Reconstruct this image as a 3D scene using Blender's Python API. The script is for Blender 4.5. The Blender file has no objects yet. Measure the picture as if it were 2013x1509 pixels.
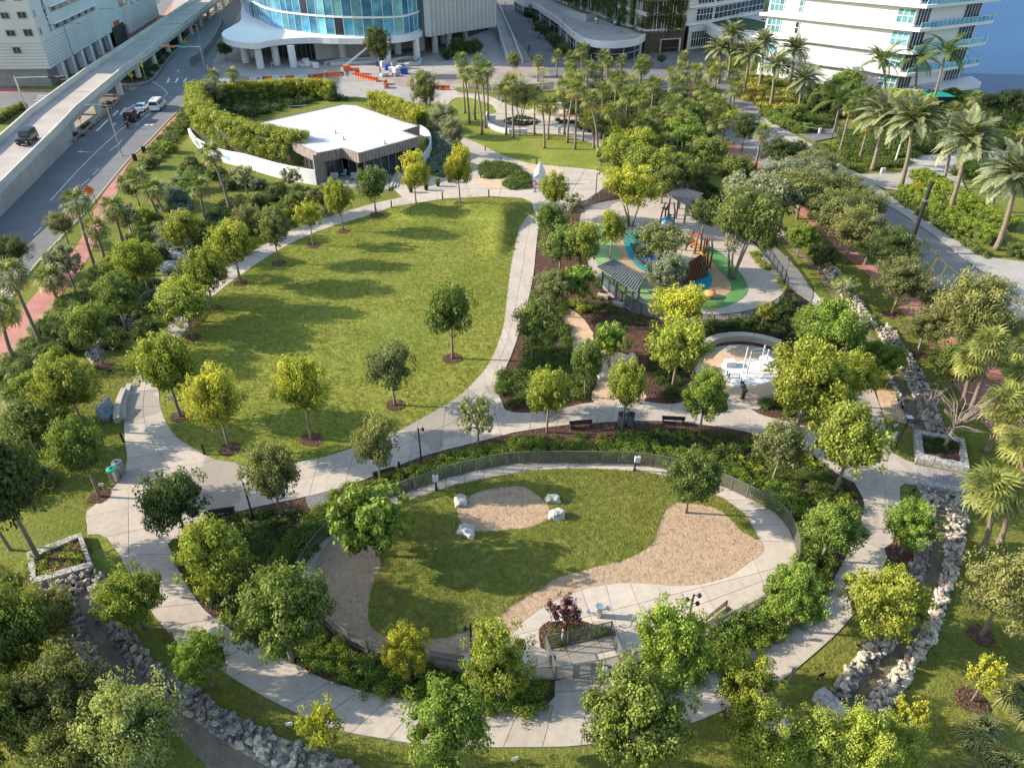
import bpy, bmesh, math, random
import numpy as np
from mathutils import Vector, Matrix, noise
rnd = random.Random(7)
R = math.radians
sc = bpy.context.scene
COL = sc.collection
# ---------------------------------------------------------------- camera, sky, sun, exposure
CH, F, TH, CX, CY = 36.0, 1400.0, R(35), 1006.5, 754.5
cd = bpy.data.cameras.new('camera'); cam = bpy.data.objects.new('camera', cd); COL.objects.link(cam)
cam.location = (0, 0, CH); cam.rotation_euler = (R(90) - TH, 0, 0)
cd.sensor_fit = 'HORIZONTAL'; cd.sensor_width = 36; cd.lens = F / 2013 * 36
cd.clip_start = 0.5; cd.clip_end = 3000
sc.camera = cam
SUN_EL, SHX, SHY = R(24), 0.996, -0.09          # shadows run to the right and a little towards the viewer
w = bpy.data.worlds.new('World'); sc.world = w; w.use_nodes = True
nt = w.node_tree; bg = nt.nodes['Background']
sk = nt.nodes.new('ShaderNodeTexSky'); sk.sky_type = 'NISHITA'; sk.sun_disc = False
sk.sun_elevation = SUN_EL; sk.sun_rotation = math.atan2(-SHX, -SHY); sk.air_density = 1.2; sk.dust_density = 1.0
nt.links.new(sk.outputs[0], bg.inputs[0]); bg.inputs[1].default_value = 0.15
sl = bpy.data.lights.new('sun', 'SUN'); sun = bpy.data.objects.new('sun', sl); COL.objects.link(sun)
sl.energy = 4.4; sl.angle = R(0.5); sl.color = (1.0, 0.88, 0.72)
sdir = Vector((SHX * math.cos(SUN_EL), SHY * math.cos(SUN_EL), -math.sin(SUN_EL)))
sun.rotation_euler = sdir.to_track_quat('-Z', 'Y').to_euler()
vs = sc.view_settings; vs.view_transform = 'Standard'; vs.look = 'None'; vs.gamma = 1; vs.exposure = 1.3
vs.use_curve_mapping = False
sc.cycles.max_bounces = 6; sc.cycles.transparent_max_bounces = 12; sc.cycles.diffuse_bounces = 3
# ---------------------------------------------------------------- helpers
def G(x, y, z=0.0):
    """photo pixel -> the point of the place at height z that it shows"""
    u = (x - CX) / F; v = -(y - CY) / F
    d = (u, math.cos(TH) + v * math.sin(TH), -math.sin(TH) + v * math.cos(TH))
    t = (z - CH) / d[2]
    return Vector((d[0] * t, d[1] * t, z))
def PRJ(p):
    Z = p[2] - CH
    f = p[1] * math.cos(TH) - Z * math.sin(TH); up = p[1] * math.sin(TH) + Z * math.cos(TH)
    return (CX + F * p[0] / f, CY - F * up / f)
def HT(bx, by, ty):
    """height of an upright thing whose foot and top are seen at by and ty"""
    g = G(bx, by); lo, hi = 0, 60
    for _ in range(30):
        m = (lo + hi) / 2
        if PRJ((g[0], g[1], m))[1] > ty: lo = m
        else: hi = m
    return lo
def PM(y): return (y + 226) * 0.0226     # pixels per metre at image row y
def pts(s): 
    a = [float(v) for v in s.replace(';', ' ').replace(',', ' ').split()]
    return list(zip(a[0::2], a[1::2]))
def GP(s, z=0.0): return [G(x, y, z) for x, y in pts(s)]
def smooth(P, n=4, closed=True):
    out = []; L = len(P)
    for i in range(L if closed else L - 1):
        g = (lambda k: P[k % L]) if closed else (lambda k: P[max(0, min(L - 1, k))])
        p0, p1, p2, p3 = g(i - 1), g(i), g(i + 1), g(i + 2)
        for k in range(n):
            t = k / n
            out.append(0.5 * ((2 * p1) + (p2 - p0) * t + (2 * p0 - 5 * p1 + 4 * p2 - p3) * t * t + (3 * p1 - p0 - 3 * p2 + p3) * t ** 3))
    if not closed: out.append(P[-1].copy())
    return out
def resample(P, n):
    d = [0]
    for a, b in zip(P, P[1:]): d.append(d[-1] + (b - a).length)
    out = []; j = 0
    for i in range(n + 1):
        s = d[-1] * i / n
        while j < len(P) - 2 and d[j + 1] < s: j += 1
        t = (s - d[j]) / max(1e-9, d[j + 1] - d[j]); out.append(P[j].lerp(P[j + 1], min(1, max(0, t))))
    return out
def plen(P): return sum((b - a).length for a, b in zip(P, P[1:]))
class MB:
    def __init__(s): s.v = []; s.f = []; s.m = []; s.mi = 0
    def add(s, V, Fs):
        o = len(s.v); s.v += [tuple(p) for p in V]; s.f += [tuple(i + o for i in f) for f in Fs]; s.m += [s.mi] * len(Fs)
        return s
    def box(s, c, d, rz=0, M=None):
        x, y, z = d[0] / 2, d[1] / 2, d[2] / 2; ca, sa = math.cos(rz), math.sin(rz)
        V = []
        for k in (-z, z):
            for a, b in ((-x, -y), (x, -y), (x, y), (-x, y)):
                V.append(Vector((c[0] + a * ca - b * sa, c[1] + a * sa + b * ca, c[2] + k)))
        if M: V = [M @ p for p in V]
        return s.add(V, [(3, 2, 1, 0), (4, 5, 6, 7), (0, 1, 5, 4), (1, 2, 6, 5), (2, 3, 7, 6), (3, 0, 4, 7)])
    def tube(s, P, r, n=6, cap=True):
        P = [Vector(p) for p in P]
        if not hasattr(r, '__len__'): r = [r] * len(P)
        V = []; Fs = []
        for i, p in enumerate(P):
            t = (P[min(i + 1, len(P) - 1)] - P[max(i - 1, 0)]).normalized()
            a = t.cross(Vector((0.3, 0.9, 0.1)) if abs(t.z) > .8 else Vector((0, 0, 1))).normalized(); b = t.cross(a)
            for k in range(n):
                q = 2 * math.pi * k / n; V.append(p + (a * math.cos(q) + b * math.sin(q)) * r[i])
        for i in range(len(P) - 1):
            for k in range(n):
                k2 = (k + 1) % n; Fs.append((i * n + k, i * n + k2, (i + 1) * n + k2, (i + 1) * n + k))
        if cap: Fs.append(tuple(range(n - 1, -1, -1))); Fs.append(tuple((len(P) - 1) * n + k for k in range(n)))
        return s.add(V, Fs)
    def prism(s, poly, z0, z1, sides=True):
        n = len(poly); A = sum(poly[i][0] * poly[(i + 1) % n][1] - poly[(i + 1) % n][0] * poly[i][1] for i in range(n))
        if A < 0: poly = poly[::-1]
        V = [(p[0], p[1], z1) for p in poly]; Fs = [tuple(range(n))]
        if sides:
            V += [(p[0], p[1], z0) for p in poly]
            Fs += [(i + n, (i + 1) % n + n, (i + 1) % n, i) for i in range(n)]
        return s.add(V, Fs)
    def lathe(s, prof, n=12, c=(0, 0, 0)):
        V = []; Fs = []
        for r, z in prof:
            for k in range(n): q = 2 * math.pi * k / n; V.append((c[0] + r * math.cos(q), c[1] + r * math.sin(q), c[2] + z))
        for i in range(len(prof) - 1):
            for k in range(n): k2 = (k + 1) % n; Fs.append((i * n + k, i * n + k2, (i + 1) * n + k2, (i + 1) * n + k))
        Fs.append(tuple(range(n - 1, -1, -1))); Fs.append(tuple((len(prof) - 1) * n + k for k in range(n)))
        return s.add(V, Fs)
    def wall(s, P, z0, z1, t):
        """upright wall along polyline P, thickness t; z0, z1 numbers or lists"""
        n = len(P); L, Rr = [], []
        for i in range(n):
            d = (P[min(i + 1, n - 1)] - P[max(i - 1, 0)]); d.z = 0; d.normalize(); q = Vector((-d.y, d.x, 0)) * t / 2
            L.append(P[i] + q); Rr.append(P[i] - q)
        Z0 = z0 if hasattr(z0, '__len__') else [z0] * n; Z1 = z1 if hasattr(z1, '__len__') else [z1] * n
        V = []
        for i in range(n): V += [(L[i].x, L[i].y, Z0[i]), (Rr[i].x, Rr[i].y, Z0[i]), (Rr[i].x, Rr[i].y, Z1[i]), (L[i].x, L[i].y, Z1[i])]
        Fs = [(0, 3, 2, 1), ((n - 1) * 4, (n - 1) * 4 + 1, (n - 1) * 4 + 2, (n - 1) * 4 + 3)]
        for i in range(n - 1):
            a, b = i * 4, i * 4 + 4
            for k in range(4): k2 = (k + 1) % 4; Fs.append((a + k, a + k2, b + k2, b + k))
        return s.add(V, Fs)
    def mesh(s, name, mats, sm=False):
        me = bpy.data.meshes.new(name); me.from_pydata(s.v, [], s.f)
        for m in (mats if isinstance(mats, (list, tuple)) else [mats]): me.materials.append(m)
        if any(s.m): me.polygons.foreach_set('material_index', s.m)
        if sm: me.polygons.foreach_set('use_smooth', [True] * len(s.f))
        me.update(); return me
    def obj(s, name, mats, parent=None, sm=False, **k):
        return link(name, s.mesh(name, mats, sm), parent, **k)
def tag(o, label=None, cat=None, group=None, kind=None):
    if label: o['label'] = label
    if cat: o['category'] = cat
    if group: o['group'] = group
    if kind: o['kind'] = kind
    return o
def link(name, me, parent=None, loc=None, rot=None, scale=None, label=None, cat=None, group=None, kind=None):
    o = bpy.data.objects.new(name, me); COL.objects.link(o)
    if parent: o.parent = parent
    if loc is not None: o.location = loc
    if rot is not None: o.rotation_euler = rot if hasattr(rot, '__len__') else (0, 0, rot)
    if scale is not None: o.scale = scale if hasattr(scale, '__len__') else (scale,) * 3
    return tag(o, label, cat, group, kind)
def thing(name, label, cat, loc=(0, 0, 0), rz=0, group=None):
    return link(name, None, None, loc, rz, None, label, cat, group)
def copy_tree(o, loc=None, rz=None, label=None, parent=None):
    c = o.copy(); COL.objects.link(c)
    if parent: c.parent = parent
    if loc is not None: c.location = loc
    if rz is not None: c.rotation_euler = (0, 0, rz)
    if label: c['label'] = label
    for ch in list(o.children): copy_tree(ch, parent=c)
    return c
def fast_mesh(name, V, k, mat, tint=None, smoothf=False):
    """V: (n*k,3) array, faces of k consecutive vertices"""
    V = np.asarray(V, dtype=np.float32); n = len(V) // k
    me = bpy.data.meshes.new(name); me.vertices.add(len(V)); me.vertices.foreach_set('co', V.ravel())
    me.loops.add(n * k); me.loops.foreach_set('vertex_index', np.arange(n * k, dtype=np.int32))
    me.polygons.add(n); me.polygons.foreach_set('loop_start', np.arange(0, n * k, k, dtype=np.int32))
    me.update(calc_edges=True); me.validate()
    if tint is not None:
        a = me.attributes.new('tint', 'FLOAT', 'POINT'); a.data.foreach_set('value', np.repeat(np.asarray(tint, dtype=np.float32), k))
    me.materials.append(mat); return me
def leaves(rs, C, Rr, n, ls, up=.35, squash=.8, tintc=None):
    """leaf quads scattered on and inside leafy clumps; C centres (k,3), Rr radii"""
    k = len(C); idx = rs.integers(0, k, n); d = rs.normal(size=(n, 3)); d /= np.linalg.norm(d, axis=1)[:, None]
    rad = Rr[idx] * (rs.random(n) ** .28); off = d * rad[:, None]; off[:, 2] *= squash
    P = C[idx] + off
    N_ = d * .9 + rs.normal(size=(n, 3)) * .55; N_[:, 2] += up; N_ /= np.linalg.norm(N_, axis=1)[:, None]
    a = np.cross(N_, rs.normal(size=(n, 3))); a /= np.linalg.norm(a, axis=1)[:, None]; b = np.cross(N_, a)
    s = ls * rs.uniform(.6, 1.3, n)[:, None]; a = a * s; b = b * s * .62
    V = np.stack([P - a, P - b * .9, P + a, P + b * .9], 1).reshape(-1, 3)
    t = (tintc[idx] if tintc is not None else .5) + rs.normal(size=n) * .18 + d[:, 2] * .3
    return V, np.clip(t, 0, 1)
# ---------------------------------------------------------------- materials
def newmat(name):
    m = bpy.data.materials.new(name); m.use_nodes = True
    return m, m.node_tree.nodes, m.node_tree.links, m.node_tree.nodes['Principled BSDF']
def ramp2(N, L, fac, c0, c1, p0=.35, p1=.65):
    r = N.new('ShaderNodeValToRGB'); e = r.color_ramp.elements
    e[0].position = p0; e[1].position = p1; e[0].color = (*c0, 1); e[1].color = (*c1, 1); L.new(fac, r.inputs[0]); return r.outputs[0]
def noi(N, L, vec, s, det=3, rough=.55, dist=0):
    n = N.new('ShaderNodeTexNoise'); n.inputs['Scale'].default_value = s; n.inputs['Detail'].default_value = det
    n.inputs['Roughness'].default_value = rough; n.inputs['Distortion'].default_value = dist
    L.new(vec, n.inputs['Vector']); return n.outputs['Fac']
def mixc(N, L, fac, a, b, mode='MIX'):
    x = N.new('ShaderNodeMix'); x.data_type = 'RGBA'; x.blend_type = mode
    for i, v in ((0, fac), (6, a), (7, b)):
        if hasattr(v, 'is_output') or isinstance(v, bpy.types.NodeSocket): L.new(v, x.inputs[i])
        elif hasattr(v, '__len__'): x.inputs[i].default_value = (*v[:3], 1)
        else: x.inputs[i].default_value = v
    return x.outputs[2]
def mth(N, L, op, a, b=None, clamp=False):
    m = N.new('ShaderNodeMath'); m.operation = op; m.use_clamp = clamp
    for i, v in ((0, a), (1, b)):
        if v is None: continue
        if isinstance(v, bpy.types.NodeSocket): L.new(v, m.inputs[i])
        else: m.inputs[i].default_value = v
    return m.outputs[0]
def mat(name, c, c2=None, s=1.0, s2=12, rough=.8, bump=0.0, bs=20, metal=0, spec=.3, vary=0.0, fine=.12, stretch=None):
    """two-colour large noise, fine noise grain, optional bump and per-object variation"""
    m, N, L, b = newmat(name)
    tc = N.new('ShaderNodeTexCoord'); vec = tc.outputs['Object']
    if stretch:
        mp = N.new('ShaderNodeMapping'); mp.inputs['Scale'].default_value = stretch; L.new(vec, mp.inputs[0]); vec = mp.outputs[0]
    c2 = c2 or tuple(v * .8 for v in c)
    col = ramp2(N, L, noi(N, L, vec, s, 4), c2, c)
    if fine:
        f = ramp2(N, L, noi(N, L, vec, s2, 3, .7), (1 - fine * 2,) * 3, (1 + fine,) * 3, .3, .7); col = mixc(N, L, 1.0, col, f, 'MULTIPLY')
    if vary:
        oi = N.new('ShaderNodeObjectInfo'); v = ramp2(N, L, oi.outputs['Random'], (1 - vary,) * 3, (1 + vary,) * 3, 0, 1)
        col = mixc(N, L, 1.0, col, v, 'MULTIPLY')
    L.new(col, b.inputs['Base Color']); b.inputs['Roughness'].default_value = rough; b.inputs['Metallic'].default_value = metal
    b.inputs['Specular IOR Level'].default_value = spec
    if bump:
        bp = N.new('ShaderNodeBump'); bp.inputs['Strength'].default_value = 1; bp.inputs['Distance'].default_value = bump
        L.new(noi(N, L, vec, bs, 3, .6), bp.inputs['Height']); L.new(bp.outputs[0], b.inputs['Normal'])
    return m
def leafmat(name, base=None, dark=.5, trans=.32, vary=.12):
    m, N, L, b = newmat(name); at = N.new('ShaderNodeAttribute'); at.attribute_name = 'tint'
    oi = N.new('ShaderNodeObjectInfo')
    c = oi.outputs['Color'] if base is None else None
    if base is not None:
        rg = N.new('ShaderNodeRGB'); rg.outputs[0].default_value = (*base, 1); c = rg.outputs[0]
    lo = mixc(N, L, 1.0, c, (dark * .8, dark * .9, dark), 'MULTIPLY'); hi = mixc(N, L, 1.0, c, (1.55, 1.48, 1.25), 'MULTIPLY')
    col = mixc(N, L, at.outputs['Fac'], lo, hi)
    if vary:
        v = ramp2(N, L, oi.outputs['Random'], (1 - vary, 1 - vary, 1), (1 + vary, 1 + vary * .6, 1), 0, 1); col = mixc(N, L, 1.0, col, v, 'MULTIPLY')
    L.new(col, b.inputs['Base Color']); b.inputs['Roughness'].default_value = .55; b.inputs['Specular IOR Level'].default_value = .25
    t = N.new('ShaderNodeBsdfTranslucent'); tcol = mixc(N, L, 1.0, col, (1.2, 1.25, .6), 'MULTIPLY'); L.new(tcol, t.inputs[0])
    ms = N.new('ShaderNodeMixShader'); ms.inputs[0].default_value = trans
    L.new(b.outputs[0], ms.inputs[1]); L.new(t.outputs[0], ms.inputs[2]); L.new(ms.outputs[0], N['Material Output'].inputs[0])
    return m
def lawnmat(name, ca, cb, cc):
    m, N, L, b = newmat(name); tc = N.new('ShaderNodeTexCoord'); v = tc.outputs['Object']
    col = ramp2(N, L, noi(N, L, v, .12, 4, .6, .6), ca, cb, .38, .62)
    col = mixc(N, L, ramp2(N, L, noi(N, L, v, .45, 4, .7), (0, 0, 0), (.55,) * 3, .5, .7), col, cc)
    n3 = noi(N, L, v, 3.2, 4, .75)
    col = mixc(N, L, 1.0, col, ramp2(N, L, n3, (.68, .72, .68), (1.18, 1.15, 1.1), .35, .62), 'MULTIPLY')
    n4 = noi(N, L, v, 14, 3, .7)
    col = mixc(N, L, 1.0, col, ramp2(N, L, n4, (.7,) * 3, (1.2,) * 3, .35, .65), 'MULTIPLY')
    L.new(col, b.inputs['Base Color']); b.inputs['Roughness'].default_value = .95; b.inputs['Specular IOR Level'].default_value = .05
    bp = N.new('ShaderNodeBump'); bp.inputs['Distance'].default_value = .14; h = mth(N, L, 'ADD', n3, mth(N, L, 'MULTIPLY', n4, .3))
    L.new(h, bp.inputs['Height']); L.new(bp.outputs[0], b.inputs['Normal'])
    return m
def concmat(name, c, c2, stains=()):
    m, N, L, b = newmat(name); tc = N.new('ShaderNodeTexCoord'); v = tc.outputs['Object']
    col = ramp2(N, L, noi(N, L, v, .35, 5, .65, .5), c2, c, .3, .6)
    col = mixc(N, L, 1.0, col, ramp2(N, L, noi(N, L, v, 25, 2, .7), (.86,) * 3, (1.07,) * 3, .3, .7), 'MULTIPLY')
    col = mixc(N, L, 1.0, col, ramp2(N, L, noi(N, L, v, 2.2, 5, .7), (.88, .87, .85), (1.03,) * 3, .33, .6), 'MULTIPLY')
    oi = N.new('ShaderNodeObjectInfo')
    col = mixc(N, L, 1.0, col, ramp2(N, L, oi.outputs['Random'], (.92, .92, .93), (1.05, 1.04, 1.02), 0, 1), 'MULTIPLY')
    tot = None
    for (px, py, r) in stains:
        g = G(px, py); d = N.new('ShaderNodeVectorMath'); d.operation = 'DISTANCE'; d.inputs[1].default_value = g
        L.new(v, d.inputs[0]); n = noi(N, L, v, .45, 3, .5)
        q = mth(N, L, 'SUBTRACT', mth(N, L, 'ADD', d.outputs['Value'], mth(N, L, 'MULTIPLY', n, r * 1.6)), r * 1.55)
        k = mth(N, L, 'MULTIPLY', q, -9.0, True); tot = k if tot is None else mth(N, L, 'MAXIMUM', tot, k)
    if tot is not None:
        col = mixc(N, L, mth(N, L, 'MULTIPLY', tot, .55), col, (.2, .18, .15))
    L.new(col, b.inputs['Base Color']); b.inputs['Roughness'].default_value = .85; b.inputs['Specular IOR Level'].default_value = .2
    bp = N.new('ShaderNodeBump'); bp.inputs['Distance'].default_value = .006; L.new(noi(N, L, v, 30, 2), bp.inputs['Height']); L.new(bp.outputs[0], b.inputs['Normal'])
    return m
def glassmat(name, c, rough=.08, metal=.6, vary=.35):
    m, N, L, b = newmat(name); oi = N.new('ShaderNodeObjectInfo')
    col = ramp2(N, L, oi.outputs['Random'], tuple(v * (1 - vary) for v in c), tuple(min(1, v * (1 + vary)) for v in c), 0, 1)
    tc = N.new('ShaderNodeTexCoord'); col = mixc(N, L, 1.0, col, ramp2(N, L, noi(N, L, tc.outputs['Object'], .5, 3), (.7,) * 3, (1.15,) * 3), 'MULTIPLY')
    L.new(col, b.inputs['Base Color']); b.inputs['Roughness'].default_value = rough; b.inputs['Metallic'].default_value = metal; return m
M = {}
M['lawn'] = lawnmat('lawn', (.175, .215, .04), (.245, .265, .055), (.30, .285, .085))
M['lawn_dark'] = lawnmat('lawn_dark', (.135, .165, .035), (.19, .205, .048), (.24, .215, .075))
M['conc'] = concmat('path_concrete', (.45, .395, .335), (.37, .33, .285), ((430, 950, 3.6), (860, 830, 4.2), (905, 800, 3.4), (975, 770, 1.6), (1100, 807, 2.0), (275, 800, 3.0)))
M['conc2'] = concmat('grey_concrete', (.36, .34, .315), (.28, .27, .25))
M['walk'] = concmat('dog_park_concrete', (.49, .425, .355), (.43, .38, .32))
M['joint'] = mat('joint', (.20, .18, .16))
M['asph'] = mat('asphalt', (.16, .16, .165), (.125, .125, .13), .25, 8, .9, .01, 30, fine=.08)
M['asph2'] = mat('pale_roadway', (.25, .235, .22), (.195, .185, .175), .25, 8, .9, .01, 30, fine=.08)
M['pink'] = mat('pink_pavement', (.43, .19, .15), (.34, .15, .125), .5, 10, .85, .006, 30, vary=.06)
M['tan'] = mat('tan_pavement', (.56, .40, .26), (.48, .33, .21), .8, 20, .9, .01, 30)
M['rub_g1'] = mat('pale_green_rubber', (.22, .34, .15), (.19, .30, .13), .6, 30, .9)
M['rub_g2'] = mat('green_rubber', (.10, .24, .07), (.08, .20, .06), .6, 30, .9)
M['rub_tan'] = mat('tan_rubber', (.42, .28, .16), (.36, .24, .14), .6, 30, .9)
M['rub_teal'] = mat('teal_rubber', (.015, .26, .30), (.012, .22, .26), .6, 30, .9)
M['rub_blue'] = mat('blue_rubber', (.02, .10, .30), (.02, .08, .24), .6, 30, .9)
M['line'] = mat('white_road_paint', (.72, .71, .68), (.5, .5, .48), 2, 10)
M['yline'] = mat('yellow_road_paint', (.65, .38, .05), (.5, .3, .06), 2, 10)
M['roofw'] = mat('roof_membrane', (.50, .50, .505), (.45, .45, .455), .25, 6, .8, fine=.05)
M['white'] = mat('white_paint', (.62, .615, .605), (.57, .565, .56), .2, 8, .7, fine=.03)
M['offw'] = mat('off_white_render', (.50, .49, .475), (.44, .435, .43), .15, 5, .85, fine=.04)
M['grey'] = mat('grey_metal', (.25, .26, .27), rough=.45, metal=.4, fine=.05)
M['dark'] = mat('dark_metal', (.03, .032, .035), rough=.5, metal=.3, fine=.05)
M['steel'] = mat('steel', (.55, .56, .58), rough=.3, metal=.8, fine=.04)
M['galv'] = mat('galvanised_fence_metal', (.20, .21, .20), rough=.5, metal=.4, fine=.05)
M['wood'] = mat('weathered_wood', (.22, .17, .12), (.15, .11, .08), 2, 20, stretch=(1, 8, 1))
M['trunk'] = mat('bark', (.26, .215, .17), (.15, .12, .095), 2, 8, .95, .02, 12)
M['ptrunk'] = mat('palm_bark', (.25, .20, .155), (.15, .12, .09), 3, 10, .95, .05, 6, stretch=(1, 1, 4))
M['dead'] = mat('dead_branch', (.33, .28, .24), (.22, .18, .15), 3)
M['red'] = mat('red_plastic', (.55, .05, .03), fine=.03, rough=.5)
M['orange'] = mat('orange_plastic', (.75, .16, .05), fine=.05, rough=.55)
M['blue'] = mat('blue_plastic', (.02, .07, .35), fine=.03, rough=.5)
M['yellow'] = mat('yellow_paint', (.75, .5, .03), fine=.03, rough=.5)
M['green'] = mat('green_sign', (.01, .30, .20), fine=.03, rough=.5)
M['black'] = mat('black_rubber', (.02, .02, .02), rough=.7)
M['tyre'] = mat('tyre_rubber', (.025, .025, .025), rough=.85)
M['glassd'] = glassmat('dark_glass', (.05, .06, .075), .12, .3, .3)
M['glassb'] = glassmat('blue_glass', (.13, .42, .62), .12, .55, .4)
M['glasst'] = glassmat('teal_glass', (.20, .50, .58), .15, .4, .3)
M['stone'] = mat('limestone', (.72, .64, .52), (.30, .26, .21), 3, 10, .95, .05, 9, vary=.25, fine=.2)
M['stoneg'] = mat('grey_limestone', (.52, .47, .41), (.13, .115, .10), 3, 10, .95, .05, 9, vary=.3, fine=.25)
M['coral'] = mat('coral_stone', (.52, .49, .43), (.22, .22, .22), 5, 18, .95, .03, 14, fine=.25)
M['boulder'] = mat('white_boulder', (.56, .53, .48), (.36, .33, .30), 1.5, 10, .9, .03, 6)
M['bed'] = mat('ditch_sand', (.25, .20, .14), (.16, .13, .10), .8, 12, .95, .05, 6, fine=.2)
M['gravel'] = mat('grey_gravel', (.26, .25, .25), (.14, .135, .14), 12, 30, .95, .04, 18, fine=.3)
M['dirt'] = mat('construction_dirt', (.34, .29, .24), (.24, .21, .18), .3, 4, .95, .05, 4)
M['plant'] = mat('dark_soil', (.10, .075, .05), (.06, .05, .035), .8, 6)  # plain dark brown, used for planting beds and some dark walls
def mulchmat():
    m, N, L, b = newmat('mulch'); tc = N.new('ShaderNodeTexCoord'); v = tc.outputs['Object']
    vo = N.new('ShaderNodeTexVoronoi'); vo.inputs['Scale'].default_value = 9; L.new(v, vo.inputs['Vector'])
    col = mixc(N, L, noi(N, L, v, 1.1, 4, .6), (.055, .030, .022), (.14, .080, .058))
    col = mixc(N, L, 1.0, col, ramp2(N, L, vo.outputs['Color'], (.45,) * 3, (1.5,) * 3, .1, .9), 'MULTIPLY')
    L.new(col, b.inputs['Base Color']); b.inputs['Roughness'].default_value = .95; b.inputs['Specular IOR Level'].default_value = .1
    bp = N.new('ShaderNodeBump'); bp.inputs['Distance'].default_value = .08; L.new(vo.outputs['Distance'], bp.inputs['Height']); L.new(bp.outputs[0], b.inputs['Normal'])
    return m
M['mulch'] = mulchmat()
def sandmat():
    m, N, L, b = newmat('trodden_sand'); tc = N.new('ShaderNodeTexCoord'); v = tc.outputs['Object']
    n1 = noi(N, L, v, .5, 4, .6); n2 = noi(N, L, v, 3.4, 5, .75, .6); n3 = noi(N, L, v, 16, 2, .7)
    col = mixc(N, L, n1, (.40, .29, .19), (.53, .385, .255))
    col = mixc(N, L, ramp2(N, L, n2, (.8,) * 3, (0,) * 3, .36, .5), col, (.25, .175, .115))
    col = mixc(N, L, 1.0, col, ramp2(N, L, n3, (.85,) * 3, (1.1,) * 3, .3, .7), 'MULTIPLY')
    L.new(col, b.inputs['Base Color']); b.inputs['Roughness'].default_value = .95; b.inputs['Specular IOR Level'].default_value = .1
    bp = N.new('ShaderNodeBump'); bp.inputs['Distance'].default_value = .2; L.new(mth(N, L, 'ADD', n2, mth(N, L, 'MULTIPLY', n3, .35)), bp.inputs['Height']); L.new(bp.outputs[0], b.inputs['Normal'])
    return m
M['sand'] = sandmat()
def netmat(name, c, holes=.5):
    m, N, L, b = newmat(name); b.inputs['Base Color'].default_value = (*c, 1); b.inputs['Roughness'].default_value = .5; b.inputs['Metallic'].default_value = .3
    tc = N.new('ShaderNodeTexCoord'); wv = N.new('ShaderNodeTexWave'); wv.wave_type = 'BANDS'; wv.bands_direction = 'DIAGONAL'; wv.inputs['Scale'].default_value = 22
    L.new(tc.outputs['Object'], wv.inputs[0]); t = N.new('ShaderNodeBsdfTransparent'); ms = N.new('ShaderNodeMixShader')
    L.new(ramp2(N, L, wv.outputs['Fac'], (0,) * 3, (1,) * 3, holes - .05, holes + .05), ms.inputs[0]); L.new(t.outputs[0], ms.inputs[1]); L.new(b.outputs[0], ms.inputs[2]); L.new(ms.outputs[0], N['Material Output'].inputs[0])
    return m
M['net'] = netmat('fence_mesh', (.20, .20, .16), .5)
M['netd'] = netmat('dark_fence_mesh', (.05, .08, .09), .35)
def water():
    m, N, L, b = newmat('bay_water'); tc = N.new('ShaderNodeTexCoord'); v = tc.outputs['Object']
    L.new(mixc(N, L, noi(N, L, v, .02, 3), (.010, .06, .16), (.018, .095, .22)), b.inputs['Base Color']); b.inputs['Roughness'].default_value = .45; b.inputs['Specular IOR Level'].default_value = .12
    mp = N.new('ShaderNodeMapping'); mp.inputs['Scale'].default_value = (.5, 1.3, 1); L.new(v, mp.inputs[0])
    bp = N.new('ShaderNodeBump'); bp.inputs['Distance'].default_value = .5; L.new(noi(N, L, mp.outputs[0], 1.1, 4, .6), bp.inputs['Height']); L.new(bp.outputs[0], b.inputs['Normal'])
    return m
M['water'] = water()
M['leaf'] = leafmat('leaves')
M['overp'] = mat('parapet_concrete', (.50, .47, .42), (.40, .38, .34), .15, 6, .9, fine=.08, stretch=(1, 1, 4)); M['deckc'] = mat('deck_concrete', (.40, .36, .32), (.31, .28, .25), .2, 8, .9, fine=.06)
M['skyb'] = mat('sky_blue_paint', (.10, .38, .75), fine=.03, rough=.4); M['orange2'] = mat('pale_orange', (.75, .38, .12), fine=.1, rough=.5)
M['rwood'] = mat('red_brown_timber', (.24, .09, .035), (.15, .06, .03), 2, 10); M['dwood'] = mat('dark_timber', (.09, .065, .05), (.05, .04, .03), 2, 10); M['mosaic'] = mat('blue_grey_mosaic', (.30, .36, .42), (.12, .16, .20), 6, 20, .5, fine=.2); M['plank'] = mat('deck_plank', (.34, .30, .30), (.27, .24, .24), 1, 12, vary=.12)
def text(name, s, size, mt, parent, loc, rot, ext=.02):
    cu = bpy.data.curves.new(name, 'FONT'); cu.body = s; cu.size = size; cu.extrude = ext; cu.align_x = 'CENTER'; cu.align_y = 'CENTER'
    t_ = bpy.data.objects.new('tmp', cu); COL.objects.link(t_); bpy.context.view_layer.update()
    me = bpy.data.meshes.new_from_object(t_.evaluated_get(bpy.context.evaluated_depsgraph_get())); bpy.data.objects.remove(t_); me.materials.clear(); me.materials.append(mt)
    return link(name, me, parent, loc, rot)
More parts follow.
